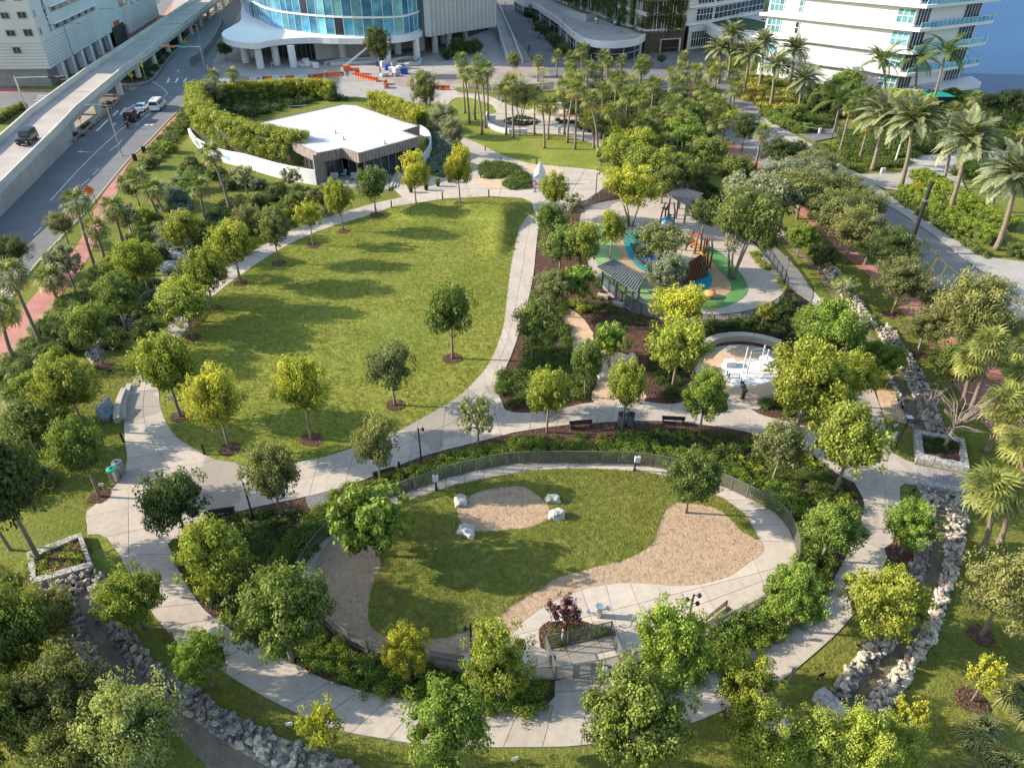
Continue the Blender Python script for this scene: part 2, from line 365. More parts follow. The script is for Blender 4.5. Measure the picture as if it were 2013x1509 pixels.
# ================================================================ GROUND, WATER, LAWNS, PATHS
S = 'structure'
def sheet(name, poly, z, m, sm=0, z0=None, parent=None):
    P = GP(poly) if isinstance(poly, str) else poly
    if sm: P = smooth(P, sm)
    b = MB(); b.prism(P, (z - .03) if z0 is None else z0, z)
    o = b.obj(name, m, parent)
    bm = bmesh.new(); bm.from_mesh(o.data); bmesh.ops.triangulate(bm, faces=[f for f in bm.faces if len(f.verts) > 4]); bm.to_mesh(o.data); bm.free()
    if parent is None: o['kind'] = S
    return o
sheet('ground', [Vector(p) for p in ((-700, -60, 0), (112, -60, 0), (112, 150, 0), (96, 162, 0), (88, 230, 0), (110, 420, 0), (110, 900, 0), (-700, 900, 0))], 0, M['lawn_dark'], z0=-3)
sheet('water', [Vector(p) for p in ((60, -80, 0), (1500, -80, 0), (1500, 1200, 0), (60, 1200, 0))], -1.2, M['water'], z0=-2.4)
# lawns
LAWN = pts('1048,404 1036,393 1010,389 961,387 915,388 871,392 818,400 770,408 738,420 670,440 606,463 561,485 520,509 474,541 435,570 408,596 384,626 355,665 332,705 318,740 313,767 315,796 323,825 345,857 368,874 413,900 474,914 530,917 577,910 632,900 685,884 738,865 783,848 839,817 892,786 924,759 950,730 969,700 988,647 994,610 1002,541 1009,498 1018,459 1026,440 1040,422')
lawnP = smooth([G(x, y) for x, y in LAWN], 3)
def inside(p, poly):
    x, y = p[0], p[1]; c = False; n = len(poly); j = n - 1
    for i in range(n):
        a, b = poly[i], poly[j]
        if (a[1] > y) != (b[1] > y) and x < (b[0] - a[0]) * (y - a[1]) / (b[1] - a[1]) + a[0]: c = not c
        j = i
    return c
HILLS = [(G(835, 428), 3.0, 2.0, 1.9), (G(925, 424), 3.0, 2.4, 1.5), (G(985, 432), 2.8, 3.4, 1.5), (G(880, 446), 3.8, 1.6, .5), (G(990, 475), 2.2, 4.5, .9)]
def hill(x, y):
    e = min(1, max(0, (min((p.x - x) ** 2 + (p.y - y) ** 2 for p in lawnP) ** .5 - .6) / 1.3))
    return e * sum(h * math.exp(-((x - c.x) / a) ** 2 - ((y - c.y) / b) ** 2) for c, a, b, h in HILLS)
# the lawn as a grid sheet with its mounds, cut to its outline
bm = bmesh.new(); stp = .8
xs = [p.x for p in lawnP]; ys = [p.y for p in lawnP]
x0, x1, y0, y1 = min(xs), max(xs), min(ys), max(ys)
f = bm.faces.new([bm.verts.new((p.x, p.y, .03)) for p in lawnP]); bmesh.ops.triangulate(bm, faces=[f])
k = y0
while k < y1:
    bmesh.ops.bisect_plane(bm, geom=bm.verts[:] + bm.edges[:] + bm.faces[:], plane_co=(0, k, 0), plane_no=(0, 1, 0)); k += stp
k = x0
while k < x1:
    bmesh.ops.bisect_plane(bm, geom=bm.verts[:] + bm.edges[:] + bm.faces[:], plane_co=(k, 0, 0), plane_no=(1, 0, 0)); k += stp
for v in bm.verts:
    v.co.z = .03 + hill(v.co.x, v.co.y) + .05 * noise.noise(Vector((v.co.x * .2, v.co.y * .2, 0)))
    if v.co.z < .012: v.co.z = .012
bm.normal_update(); 
for f in bm.faces: f.smooth = True
if sum(f.normal.z for f in bm.faces) < 0: bmesh.ops.reverse_faces(bm, faces=bm.faces[:])
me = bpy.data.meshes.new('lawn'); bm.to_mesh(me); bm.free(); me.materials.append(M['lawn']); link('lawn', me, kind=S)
sheet('lawn', '901,192 925,193 948,199 967,207 974,217 964,227 954,233 956,244 975,257 1001,262 1036,262 1065,261 1102,265 1145,276 1182,286 1182,313 1171,335 1113,329 1039,322 986,305 948,286 919,276 900,255 888,235 880,209', .03, M['lawn'], 3)
sheet('lawn', '172,1052 196,1051 212,1059 233,1088 254,1127 262,1150 205,1150 186,1120', .02, M['lawn'])
# ---- slab paths
SLAB_N = [0]
def insetpoly(P, d):
    n = len(P); out = []; A = sum(P[i].x * P[(i + 1) % n].y - P[(i + 1) % n].x * P[i].y for i in range(n)); s = 1 if A > 0 else -1
    for i in range(n):
        a, b, c = P[i - 1], P[i], P[(i + 1) % n]
        e1 = (b - a); e1.z = 0; e2 = (c - b); e2.z = 0
        if e1.length < 1e-6 or e2.length < 1e-6: out.append(b.copy()); continue
        e1.normalize(); e2.normalize(); n1 = Vector((-e1.y, e1.x, 0)) * s; n2 = Vector((-e2.y, e2.x, 0)) * s
        q = n1 + n2; l = q.length
        out.append(b + (q / l) * min(d / max(.3, l / 2), d * 2.5) if l > .1 else b.copy())
    return out
def slab(P, parent, z, m, nm='slab', gap=.015, th=.045):
    P = insetpoly(P, gap); b = MB(); b.prism(P, z - th, z + rnd.uniform(-.003, .003)); o = b.obj(nm, m, parent)
    if len(P) > 4:
        bm = bmesh.new(); bm.from_mesh(o.data); bmesh.ops.triangulate(bm, faces=[f for f in bm.faces if len(f.verts) > 4]); bm.to_mesh(o.data); bm.free()
    return o
def strip(name, A, B, step, z=.06, m=None, lanes=1, sub=3, nm='slab', closed=False, gap=.015):
    """a paved strip between two edge lines, split crosswise (and into lanes) into slabs over a darker bed"""
    A = smooth(GP(A), 4, False) if isinstance(A, str) else A; B = smooth(GP(B), 4, False) if isinstance(B, str) else B
    n = max(1, round((plen(A) + plen(B)) / 2 / step)); a = resample(A, n * sub); b = resample(B, n * sub)
    base = MB(); base.prism(a + b[::-1], 0, z - .03); root = base.obj(name, M['joint'], kind=S)
    bm = bmesh.new(); bm.from_mesh(root.data); bmesh.ops.triangulate(bm, faces=[f for f in bm.faces if len(f.verts) > 4]); bm.to_mesh(root.data); bm.free()
    for i in range(n):
        for l in range(lanes):
            t0, t1 = l / lanes, (l + 1) / lanes; r = range(i * sub, i * sub + sub + 1)
            P = [a[j].lerp(b[j], t0) for j in r] + [a[j].lerp(b[j], t1) for j in reversed(r)]
            slab(P, root, z, m or M['conc'], nm, gap)
    return root
def plaza(name, poly, cuts, z=.06, m=None, sm=0, nm='slab', gap=.015):
    """a paved area cut along joint lines (photo pixel pairs) into slabs"""
    P = GP(poly) if isinstance(poly, str) else poly
    if sm: P = smooth(P, sm)
    root = sheet(name, P, z - .03, M['joint'], 0, 0)
    bm = bmesh.new(); bm.faces.new([bm.verts.new((p.x, p.y, 0)) for p in P]); bmesh.ops.triangulate(bm, faces=bm.faces[:])
    cl = []
    for c in cuts:
        (xa, ya), (xb, yb) = c; a, b = G(xa, ya), G(xb, yb); d = (b - a).normalized(); no = Vector((-d.y, d.x, 0)); cl.append((a, no))
        bmesh.ops.bisect_plane(bm, geom=bm.verts[:] + bm.edges[:] + bm.faces[:], plane_co=a, plane_no=no)
    cells = {}
    for f in bm.faces:
        c = f.calc_center_median(); cells.setdefault(tuple((c - a).dot(no) > 0 for a, no in cl), []).append(f)
    bm.verts.index_update()
    for k, fs in cells.items():
        # boundary loops of the joined faces
        ed = {}
        for f in fs:
            vs_ = list(f.verts)
            for i in range(len(vs_)):
                e = (vs_[i], vs_[(i + 1) % len(vs_)]); ed[e] = 1
        nx = {a: b for (a, b) in ed if (b, a) not in ed}
        while nx:
            s = next(iter(nx)); L = []; v = s
            while v in nx: L.append(v.co.copy()); v = nx.pop(v)
            Q = []
            for i in range(len(L)):
                a, b, c = L[i - 1], L[i], L[(i + 1) % len(L)]
                if (b - a).length > 1e-4: Q.append(b)
            if len(Q) > 2: slab(Q, root, z, m or M['conc'], nm, gap)
    bm.free(); return root
# mulch beds under and between the paths
sheet('mulch_bed', '1056,440 1066,400 1150,380 1170,360 1330,330 1420,420 1500,470 1545,545 1600,600 1655,668 1652,721 1676,799 1679,828 1640,850 1586,838 1538,825 1493,813 1450,788 1413,773 1321,793 1278,790 1117,802 1040,813 985,812 980,778 980,740 1005,690 1018,650 1035,610 1050,530', .02, M['mulch'])
sheet('mulch_bed', '500,990 566,980 606,976 696,951 746,931 786,915 829,898 879,884 940,868 1000,853 1053,844 1117,836 1170,832 1246,828 1318,829 1408,839 1466,849 1500,860 1567,878 1591,890 1640,925 1679,950 1698,984 1692,1035 1655,1109 1626,1156 1583,1198 1543,1233 1520,1251 1472,1281 1408,1304 1305,1352 1225,1372 1180,1386 1110,1386 1074,1388 1019,1387 951,1387 826,1380 749,1367 686,1351 632,1333 585,1309 553,1293 456,1240 429,1221 398,1195 371,1155 352,1121 331,1069 413,1012 461,1004', .02, M['mulch'], 2)
# ring path and its branches
strip('path', '268,740 260,756 245,815 246,868 250,897 246,926 233,947 207,976 172,1006 170,1030',
      '314,740 313,767 315,796 326,829 345,857 368,874 413,900 448,908 474,914 470,960', 2.5, lanes=2)
plaza('path', '170,1006 240,955 330,940 474,914 490,960 480,1004 461,1008 413,1016 372,1045 331,1069 345,1100 352,1121 256,1121 254,1127 233,1088 212,1059 196,1051 172,1052',
      [((252, 900), (254, 1130)), ((200, 1010), (480, 955)), ((150, 1070), (420, 1008)), ((365, 880), (352, 1050)), ((200, 1090), (400, 1090))], z=.066)
strip('path', '254,1119 276,1166 299,1204 331,1244 355,1273 393,1299 435,1318 464,1337 520,1370 553,1387 606,1412 680,1438 731,1448 810,1461 880,1466 961,1469 1019,1469 1101,1468 1143,1465 1250,1450 1352,1424 1424,1395 1480,1368 1533,1340 1596,1289 1641,1249 1665,1223 1718,1157 1742,1101 1758,1056 1769,1003 1769,975',
      '350,1119 371,1154 398,1194 429,1220 456,1239 500,1266 553,1292 585,1308 632,1332 686,1350 749,1366 826,1379 890,1384 951,1386 1019,1385 1074,1386 1140,1385 1190,1384 1305,1350 1353,1332 1408,1302 1472,1279 1520,1249 1543,1231 1583,1196 1626,1154 1652,1114 1689,1035 1698,984 1690,966', 1.85)
plaza('path', '1074,1387 1090,1369 1091,1338 1222,1312 1232,1330 1225,1384', [((1085, 1362), (1230, 1350)), ((1155, 1300), (1160, 1400))], z=.063)
strip('path', '474,914 530,917 577,910 632,900 685,884 738,865 783,848 839,817 892,786 924,759 950,730',
      '461,1008 500,998 566,984 606,976 696,951 746,931 786,915 829,898 879,884 940,869 985,857', 2.7, lanes=2)
strip('path', '950,730 969,700 988,647 994,610 1002,541 1009,498 1018,459 1026,440 1040,422',
      '985,790 981,755 1005,700 1022,650 1034,610 1048,545 1053,498 1057,460 1062,435', 2.2, lanes=2, z=.063)
strip('path', '992,806 1010,811 1040,812 1087,805 1117,801 1160,792 1265,789 1278,792 1321,795 1365,786 1413,774 1450,790 1493,815 1538,827 1586,840',
      '988,857 1000,853 1053,844 1117,836 1170,832 1246,828 1318,829 1362,833 1408,839 1466,849 1500,860 1567,878 1591,890', 2.3, lanes=1, z=.069)
plaza('path', '950,730 983,782 994,808 990,857 985,857', [((940, 800), (1000, 795))], z=.066)
sheet('pavement', '318,36 352,-8 440,-70 100,-70 200,0', .004, M['asph'])
plaza('path', '1413,774 1450,790 1493,815 1440,840 1380,830 1390,795', [((1400, 790), (1480, 830))], z=.075)
strip('path', '1586,840 1630,852 1679,828 1676,799 1663,764 1652,721 1655,690 1657,668 1640,640 1600,600 1553,567 1543,546 1519,514 1493,482 1440,440 1400,410',
      '1591,890 1679,950 1769,955 1753,889 1745,873 1739,831 1731,804 1718,770 1697,730 1678,700 1659,668 1650,640 1625,600 1592,565 1572,535 1545,505 1515,478 1465,435 1425,405', 2.3, z=.072)
plaza('path', '1679,950 1745,873 1753,889 1779,905 1798,911 1803,955 1779,952 1769,958 1769,1003 1698,984', [((1690, 905), (1800, 935)), ((1690, 960), (1775, 975)), ((1745, 870), (1740, 1000))], z=.081)
plaza('path', '1488,1403 1480,1368 1509,1345 1530,1380 1557,1427 1580,1480 1510,1480', [((1480, 1420), (1560, 1400)), ((1480, 1450), (1570, 1440))], z=.063)
# north loop of the lawn
strip('path', '265,742 285,700 318,655 350,620 379,589 398,570 424,541 461,514 520,482 566,456 632,432 691,413 738,400 791,388 830,378 870,372',
      '313,750 330,710 355,665 384,626 408,596 435,570 474,541 520,509 561,485 606,463 670,440 738,420 770,408 818,400 845,395 871,392', 2.4, z=.063)
plaza('path', '791,388 768,366 764,346 837,345 885,352 920,345 918,305 905,275 911,270 948,286 986,305 1039,322 1113,329 1171,335 1203,350 1197,362 1160,392 1120,402 1064,440 1049,414 1045,398 1026,390 961,387 871,392 818,400',
      [((780, 372), (1000, 372)), ((830, 350), (860, 395)), ((905, 340), (930, 392)), ((930, 300), (1200, 345)), ((1000, 310), (980, 390)), ((1100, 330), (1060, 400)), ((1150, 335), (1110, 400)), ((900, 350), (1010, 352))], z=.066, gap=.03)
strip('path', '911,272 890,255 872,230 864,199 880,180 906,183', '921,278 900,255 888,232 881,209 890,196 903,192', 2.6, z=.06)
strip('path', '906,183 959,189 999,207 1039,217 1065,225 1094,233 1134,244 1171,265 1188,281',
      '903,192 925,193 948,199 967,207 974,217 1001,262 1065,261 1102,265 1145,276 1182,288', 2.6, z=.063, lanes=2)
plaza('path', '954,233 964,225 990,218 1040,222 1094,235 1102,265 1036,262 1001,262 975,257 956,244', [((960, 240), (1100, 245)), ((1020, 215), (1020, 270))], z=.072)
sheet('tan_paving', '1039,217 1060,208 1140,212 1160,222 1150,236 1134,244 1094,233 1065,225', .06, M['tan'])
sheet('tan_paving', '940,360 944,347 970,355 1012,345 1028,334 1050,328 1100,332 1100,342 1038,337 1007,345 988,357 985,371 955,370', .085, M['tan'], 2)
sheet('sandy_path', '1085,594 1106,596 1148,628 1164,652 1190,668 1215,690 1245,705 1260,730 1262,760 1265,790 1170,792 1168,760 1180,735 1150,712 1128,690 1122,655 1106,626', .04, M['tan'], 3)
sheet('tan_paving', '1723,768 1757,767 1780,800 1790,828 1780,833 1739,823 1728,790', .05, M['tan'], 0)
sheet('pavement', '-120,150 -60,150 40,176 104,177 150,146 217,96 262,62 324,26 350,-12 620,-60 560,-20 470,20 430,50 372,75 300,100 262,110 200,150 130,178 60,190 -60,190', .006, M['pink'])
# gravel corner
sheet('gravel_patch', '600,978 693,951 701,976 745,965 752,975 659,1010 643,1018 625,1005 606,998', .05, M['gravel'])
# ---- dog park
FEN = '583,1150 590,1128 619,1082 643,1056 670,1032 699,1000 740,986 778,976 818,963 874,942 935,927 1000,914 1090,911 1175,912 1239,913 1300,921 1360,934 1424,958 1485,987 1517,1003 1538,1022 1554,1048 1563,1072 1566,1101 1557,1130 1540,1160 1515,1185 1482,1204 1427,1231 1392,1249 1350,1268 1290,1292 1222,1314 1150,1326 1090,1336 1060,1337 1000,1335 905,1323 847,1310 752,1292 680,1263 643,1231 600,1190 585,1170'
fenP = smooth(GP(FEN), 4)
BED = fenP
Ain = pts('619,1101 632,1077 665,1055 700,1022 740,1000 786,990 858,966 913,950 1020,930 1053,925 1133,922 1246,927 1310,938 1405,974 1437,992 1466,1016 1490,1061 1501,1078 1477,1101')
strip('walkway', 'X' if False else smooth(GP('583,1150 590,1128 619,1082 643,1056 670,1032 699,1003 740,988 778,976 818,963 874,942 935,927 1000,914 1090,911 1175,912 1239,913 1300,921 1360,934 1424,958 1485,987 1517,1003 1538,1022 1554,1048 1563,1072 1566,1101'), 4, False),
      smooth(GP('610,1150 617,1125 632,1095 665,1065 700,1035 740,1007 786,992 858,967 913,951 1020,931 1053,926 1133,923 1246,928 1310,939 1405,975 1437,993 1466,1017 1490,1061 1500,1095'), 4, False), 1.5, z=.075, m=M['walk'])
plaza('walkway', '1566,1099 1557,1130 1540,1160 1515,1185 1482,1204 1427,1231 1392,1249 1350,1268 1290,1292 1222,1314 1150,1326 1090,1336 1060,1337 1000,1335 905,1323 847,1310 800,1302 850,1287 961,1275 1000,1250 1040,1205 1114,1165 1148,1153 1225,1141 1318,1146 1415,1122 1450,1100 1492,1078',
      [((1140, 1150), (1165, 1225)), ((1236, 1140), (1300, 1300)), ((1050, 1240), (1400, 1150)), ((1080, 1300), (1560, 1120)), ((1370, 1140), (1430, 1240)), ((1480, 1100), (1520, 1190)), ((1190, 1145), (1230, 1310)), ((1100, 1250), (1140, 1340)), ((900, 1270), (880, 1330)), ((960, 1260), (955, 1330))], z=.079, m=M['walk'])
sheet('sand_patch', '600,1160 617,1125 632,1085 700,1025 800,1050 1260,1010 1310,992 1340,988 1400,998 1440,1010 1470,1040 1490,1061 1501,1074 1498,1088 1477,1103 1440,1130 1424,1137 1371,1150 1318,1152 1265,1148 1225,1147 1186,1151 1148,1159 1114,1171 1074,1190 1040,1213 1011,1240 1000,1257 961,1279 892,1287 850,1292 800,1300 752,1288 690,1260 650,1230 612,1190', .088, M['sand'], 2)
sheet('dog_lawn', '786,990 858,966 913,950 1020,930 1053,925 1133,922 1246,927 1310,938 1405,974 1437,992 1466,1016 1490,1061 1470,1052 1456,1045 1424,1011 1400,998 1355,991 1329,990 1307,1006 1294,1035 1289,1056 1276,1075 1246,1093 1217,1104 1175,1114 1133,1126 1093,1138 1066,1157 1034,1173 1000,1196 990,1207 951,1231 898,1249 858,1257 818,1258 765,1253 733,1236 724,1210 728,1170 739,1136 749,1108 738,1082 722,1055 715,1035 735,1012', .10, M['lawn_dark'], 3)
sheet('sand_patch', '964,963 1016,957 1042,965 1061,979 1077,995 1082,1014 1061,1031 1027,1040 1000,1042 935,1047 913,1035 900,1016 903,993 929,974', .11, M['sand'], 3)
# ---- playground surfaces
sheet('playground_paving', '1150,410 1200,395 1290,388 1350,395 1400,430 1460,465 1490,488 1520,525 1542,560 1537,590 1510,612 1460,632 1400,638 1330,634 1270,622 1225,602 1180,560 1150,500 1140,440', .05, M['conc2'], 3)
bpy.context.scene.objects[-1] if False else None
sheet('playground_paving', '1155,412 1200,398 1290,391 1350,398 1398,432 1456,466 1486,490 1516,527 1537,560 1532,588 1507,609 1458,628 1400,634 1330,630 1272,618 1228,598 1184,558 1155,500 1146,440', .056, M['conc'], 3)
sheet('rubber_surface', '1180,440 1215,455 1232,480 1250,520 1300,545 1330,540 1320,600 1260,590 1200,560 1170,510 1172,465', .065, M['rub_g1'], 3)
sheet('rubber_surface', '1209,455 1224,462 1236,500 1262,532 1330,560 1370,480 1400,500 1440,545 1448,572 1420,592 1375,600 1320,585 1270,560 1232,535 1216,490', .072, M['rub_tan'], 3)
sheet('rubber_surface', '1224,465 1250,450 1290,455 1310,480 1305,520 1285,540 1262,532 1238,508', .079, M['rub_teal'], 3)
sheet('rubber_surface', '1250,470 1285,465 1303,490 1296,520 1272,525 1255,505', .084, M['rub_blue'], 3)
sheet('rubber_surface', '1350,545 1376,522 1392,533 1400,549 1395,564 1375,578 1350,574', .082, M['rub_teal'], 3)
sheet('rubber_surface', '1388,490 1408,492 1435,514 1458,541 1470,568 1458,588 1424,604 1384,608 1340,602 1345,590 1385,592 1428,580 1436,560 1412,530 1392,505', .086, M['rub_g2'], 3)
# ---- fitness circle
sheet('fitness_floor', '1362,710 1385,690 1410,682 1450,678 1495,683 1530,694 1552,712 1550,745 1525,778 1490,805 1450,792 1410,768 1382,748 1366,730', .05, M['conc'], 3)
sheet('fitness_floor', '1370,716 1392,698 1420,690 1455,688 1495,693 1530,706 1545,725 1535,752 1510,778 1482,792 1440,780 1405,760 1382,742', .058, M['tan'], 3)
sheet('fitness_pad', '1417,716 1503,704 1522,722 1530,742 1500,756 1440,762 1424,746', .066, M['white'])
# ---- east side ground
sheet('pink_sidewalk', smooth(GP('1398,272 1436,305 1478,336 1530,385 1600,445 1650,495 1700,535 1755,585 1770,610 1800,640 1840,700 1900,790 1990,900 2060,980'), 3, False) +
      smooth(GP('2100,900 2013,790 1940,700 1880,640 1830,600 1790,575 1740,540 1690,500 1640,450 1560,375 1500,325 1455,290 1412,262'), 3, False), .03, M['pink'])
sheet('roadway', '1436,276 1521,342 1640,435 1760,530 1850,590 1930,650 2013,720 2200,850 2400,800 2200,640 2013,545 1954,513 1769,401 1650,325 1535,256 1493,216 1460,185 1440,165 1400,160 1385,180 1395,215 1410,250', .035, M['asph2'])
sheet('sidewalk', '1490,215 1509,246 1560,285 1640,340 1702,380 1770,420 1838,466 1880,500 1917,527 2013,590 2200,700 2260,640 2013,517 1954,509 1769,398 1680,338 1612,295 1535,252 1500,216', .16, M['conc2'])
sheet('driveway', '1685,345 1770,342 1790,310 1860,303 2013,298 2060,296 2060,322 2013,318 1930,325 1885,345 1900,380 1870,400 1840,380 1765,376 1735,372', .17, M['conc2'])
sheet('driveway', '1565,262 1600,252 1640,248 1662,258 1640,272 1600,280', .17, M['asph'])
sheet('driveway', '1925,300 2013,350 2100,420 2140,410 2040,340 1960,300', .166, M['conc2'])
sheet('forecourt', '1130,152 1150,120 1200,116 1270,106 1350,100 1400,97 1440,112 1460,150 1430,165 1440,185 1400,178 1350,190 1290,175 1180,160', .045, M['asph'])
def lines(name, L, wd, m, z):
    b = MB()
    for s in L:
        P = smooth(GP(s), 3, False) if s.count(',') > 2 else GP(s)
        for p in P: p.z = 0
        b.wall(P, z - .004, z, wd)
    return b.obj(name, m, kind=S)
lines('road_markings', ['1900,640 1830,560 1790,515 1760,480', '1830,490 1860,520 1900,552 1960,600', '1845,500 1835,520 1815,540', '1860,522 1850,540 1825,552', '1925,720 2000,640', '1950,700 1990,720', '1640,380 1700,430 1760,480', '1940,740 2013,780'], .22, M['yline'], .045)
lines('road_markings', ['1560,300 1620,345 1700,400'], .15, M['line'], .045)
lines('kerb', ['1436,276 1521,342 1640,435 1760,530 1850,590 1930,650 2013,720'], .2, M['conc2'], .16)
# ---- west side: road, verge, pink pavement
sheet('pink_sidewalk', smooth(GP('-30,720 0,663 16,642 74,573 110,530 154,480 201,384 252,320 292,283 337,235 366,209 392,180'), 3, False) + smooth(GP('398,186 374,214 330,252 286,292 250,328 231,377 200,440 175,506 127,570 85,631 32,689 0,735 -30,790'), 3, False), .03, M['pink'])
sheet('road', '-140,560 -40,455 0,428 68,358 135,291 190,235 239,199 262,178 300,150 330,118 372,75 400,48 425,20 432,-5 445,-20 500,-20 480,10 462,40 435,90 420,120 412,150 392,178 366,205 337,231 292,279 252,316 199,380 164,422 87,502 50,547 16,594 -60,690', .02, M['asph'])
sheet('road', '-60,182 40,182 100,180 170,168 225,170 262,178 290,190 262,200 239,205 190,208 120,215 60,212 -60,215', .016, M['asph'])
sheet('road', '-80,330 0,262 60,218 130,178 172,150 262,92 330,40 345,-10 440,-20 425,20 372,75 300,150 239,199 190,235 120,290 0,410 -90,480', .012, M['conc2'])
sheet('construction_yard', '412,150 400,120 425,95 440,60 470,20 520,-20 980,-20 1010,60 1050,130 1110,150 1180,150 1300,165 1290,185 1100,178 1000,172 900,172 870,185 840,205 760,190 700,180 560,185 470,190 400,195', .014, M['dirt'])
sheet('plaza', '430,130 470,110 700,118 860,95 960,50 985,90 1010,130 900,140 760,150 560,158 470,150', .03, M['conc2'])
sheet('road', '470,200 560,176 690,162 760,160 800,175 850,178 880,168 900,180 850,205 760,198 700,190 560,200', .024, M['conc2'])
sheet('road', '975,-10 1000,60 1035,100 1060,130 1085,150 1130,158 1180,150 1120,100 1085,70 1045,30 1020,-10', .03, M['asph'])
lines('kerb', ['-60,690 16,594 50,547 87,502 164,422 199,380 252,316 292,279 337,231 366,205 392,178'], .2, M['conc2'], .13)
lines('road_markings', ['99,395 180,308 262,236 318,205', '160,365 176,352', '215,297 235,283', '66,463 82,447', '182,345 194,332', '268,246 296,222',
                        '262,211 345,212', '297,162 346,162', '282,150 330,184 282,199', '228,290 240,275'], .14, M['line'], .03)
lines('road_markings', ['329,163 333,154', '345,163 350,154', '361,162 367,154', '237,226 247,212', '246,217 266,206', '222,228 232,218', '190,258 212,236'], .45, M['line'], .032)
lines('road_markings', ['75,188 112,188', '72,192 108,192', '68,197 104,197'], .3, M['line'], .03)
# lane arrows and the bicycle mark, painted flat on the roadway
def arrow(px, py, ang, s=1.0):
    g = G(px, py); b = MB(); P = [(-.1, -1.2), (.1, -1.2), (.1, .3), (.4, .3), (0, 1.2), (-.4, .3), (-.1, .3)]
    ca, sa = math.cos(ang), math.sin(ang)
    b.prism([Vector((g.x + s * (x * ca - y * sa), g.y + s * (x * sa + y * ca), 0)) for x, y in P], .028, .032); b.obj('lane_arrow', M['line'], kind=S)
arrow(225, 245, .25); arrow(165, 299, 1.4, 1.1); arrow(350, 140, .2)
g = G(293, 246); b = MB()
for q in (-.45, .45): b.lathe([(.32, 0), (.32, .004)], 10, (g.x + q, g.y, .028))
b.obj('bicycle_marking', M['line'], kind=S)
# ================================================================ BUILDINGS AND THE OVERPASS
def FP(px, py, P0, d):
    """where the sight line of a pixel meets the upright plane through P0 along d -> (u, z)"""
    a = G(px, py); o = Vector((0, 0, CH)); r = a - o; n = Vector((d.y, -d.x, 0)); t = (P0 - o).dot(n) / r.dot(n); q = o + r * t
    return (q - P0).dot(d), q.z
class Face:
    def __init__(s, P0, P1, flip=False):
        s.P = Vector((P0.x, P0.y, 0)); v = Vector((P1.x - P0.x, P1.y - P0.y, 0)); s.L = v.length; s.d = v.normalized(); s.n = Vector((s.d.y, -s.d.x, 0))
        if flip: s.n = -s.n
        s.a = math.atan2(s.d.y, s.d.x)
    def box(s, b, u0, u1, z0, z1, o0, o1):
        c = s.P + s.d * (u0 + u1) / 2 + s.n * (o0 + o1) / 2; b.box((c.x, c.y, (z0 + z1) / 2), (abs(u1 - u0), abs(o1 - o0), abs(z1 - z0)), s.a); return b
    def win(s, root, u0, u1, z0, z1, nx=2, ny=1, glass='glassd', frame='white', fw=.12, o=.0):
        b = MB(); 
        for i in range(nx + 1): u = u0 + (u1 - u0) * i / nx; s.box(b, u - fw / 2, u + fw / 2, z0, z1, o + .02, o + .12)
        for i in range(ny + 1): z = z0 + (z1 - z0) * i / ny; s.box(b, u0 - fw / 2, u1 + fw / 2, z - fw / 2, z + fw / 2, o + .015, o + .115)
        w_ = b.obj('window', M[frame], root)
        for i in range(nx):
            for j in range(ny):
                p = MB(); s.box(p, u0 + (u1 - u0) * i / nx + fw / 2, u0 + (u1 - u0) * (i + 1) / nx - fw / 2, z0 + (z1 - z0) * j / ny + fw / 2, z0 + (z1 - z0) * (j + 1) / ny - fw / 2, o + .005, o + .05); p.obj('pane', M[glass], w_)
        return w_
    def pxwin(s, root, x0, y0, x1, y1, **k):
        u0, z1 = FP(x0, y0, s.P, s.d); u1, z0 = FP(x1, y1, s.P, s.d); return s.win(root, min(u0, u1), max(u0, u1), min(z0, z1), max(z0, z1), **k)
# ---- white corner building in the north-west
C0 = G(112, 172); C1 = G(321, 30); CL = G(-180, 176); b1 = thing('corner_building', 'white corner building with strip openings and vertical letters, behind the overpass', 'building')
fr = Face(C0, C1); fl = Face(CL, C0)
b = MB(); b.prism([C0, C1, C1 + Vector((-60, -8, 0)), CL + Vector((0, 60, 0)), CL], 3.7, 27); b.obj('wall', M['offw'], b1)
ins = 1.6; c0 = C0 - fr.n * ins - fl.n * ins
b = MB(); b.prism([c0, C1 - fr.n * ins, C1 + Vector((-50, -4, 0)), CL + Vector((0, 50, 0)), CL - fl.n * ins], 0, 3.7); b.obj('ground_floor_wall', M['grey'], b1)
b = MB(); fr.box(b, -.25, fr.L, 26.8, 27.8, -.3, .25); fl.box(b, 0, fl.L, 26.8, 27.8, -.3, .25); b.obj('roof_edge', M['white'], b1)
for k in range(9):
    b = MB(); z = 3.75 + .62 * k; fr.box(b, .05, 34, z, z + .05, 0, .05); fl.box(b, fl.L - 60, fl.L, z + .003, z + .053, 0, .05); b.obj('wall_groove', M['grey'], b1) if k % 1 == 0 else None
for u in (7, 14, 21, 28, 36, 44):
    b = MB(); fr.box(b, u, u + 1.5, 0, 3.68, -1.4, -.1); b.obj('column', M['white'], b1)
for (xa, ya, xb, yb) in ((96, 14, 158, -14), (104, 48, 186, 14)):
    u0, z1 = FP(xa, ya, fr.P, fr.d); _, z0 = FP(xa + 3, ya + 11, fr.P, fr.d); u1, _ = FP(xb, yb, fr.P, fr.d)
    b = MB(); fr.box(b, u0, u1, z0, z1, .01, .05); s_ = b.obj('strip_opening', M['grey'], b1)
    k = 0
    while u0 + k * 5.2 + 2 < u1: p = MB(); fr.box(p, u0 + k * 5.2 + 1.2, u0 + k * 5.2 + 3.0, z0 + .2, z1 - .2, .055, .09); p.obj('dark_bay', M['glassd'], s_); k += 1
    b = MB(); fr.box(b, u0 - .4, u1 + .4, z1, z1 + .35, 0, .5); b.obj('ledge', M['white'], b1)
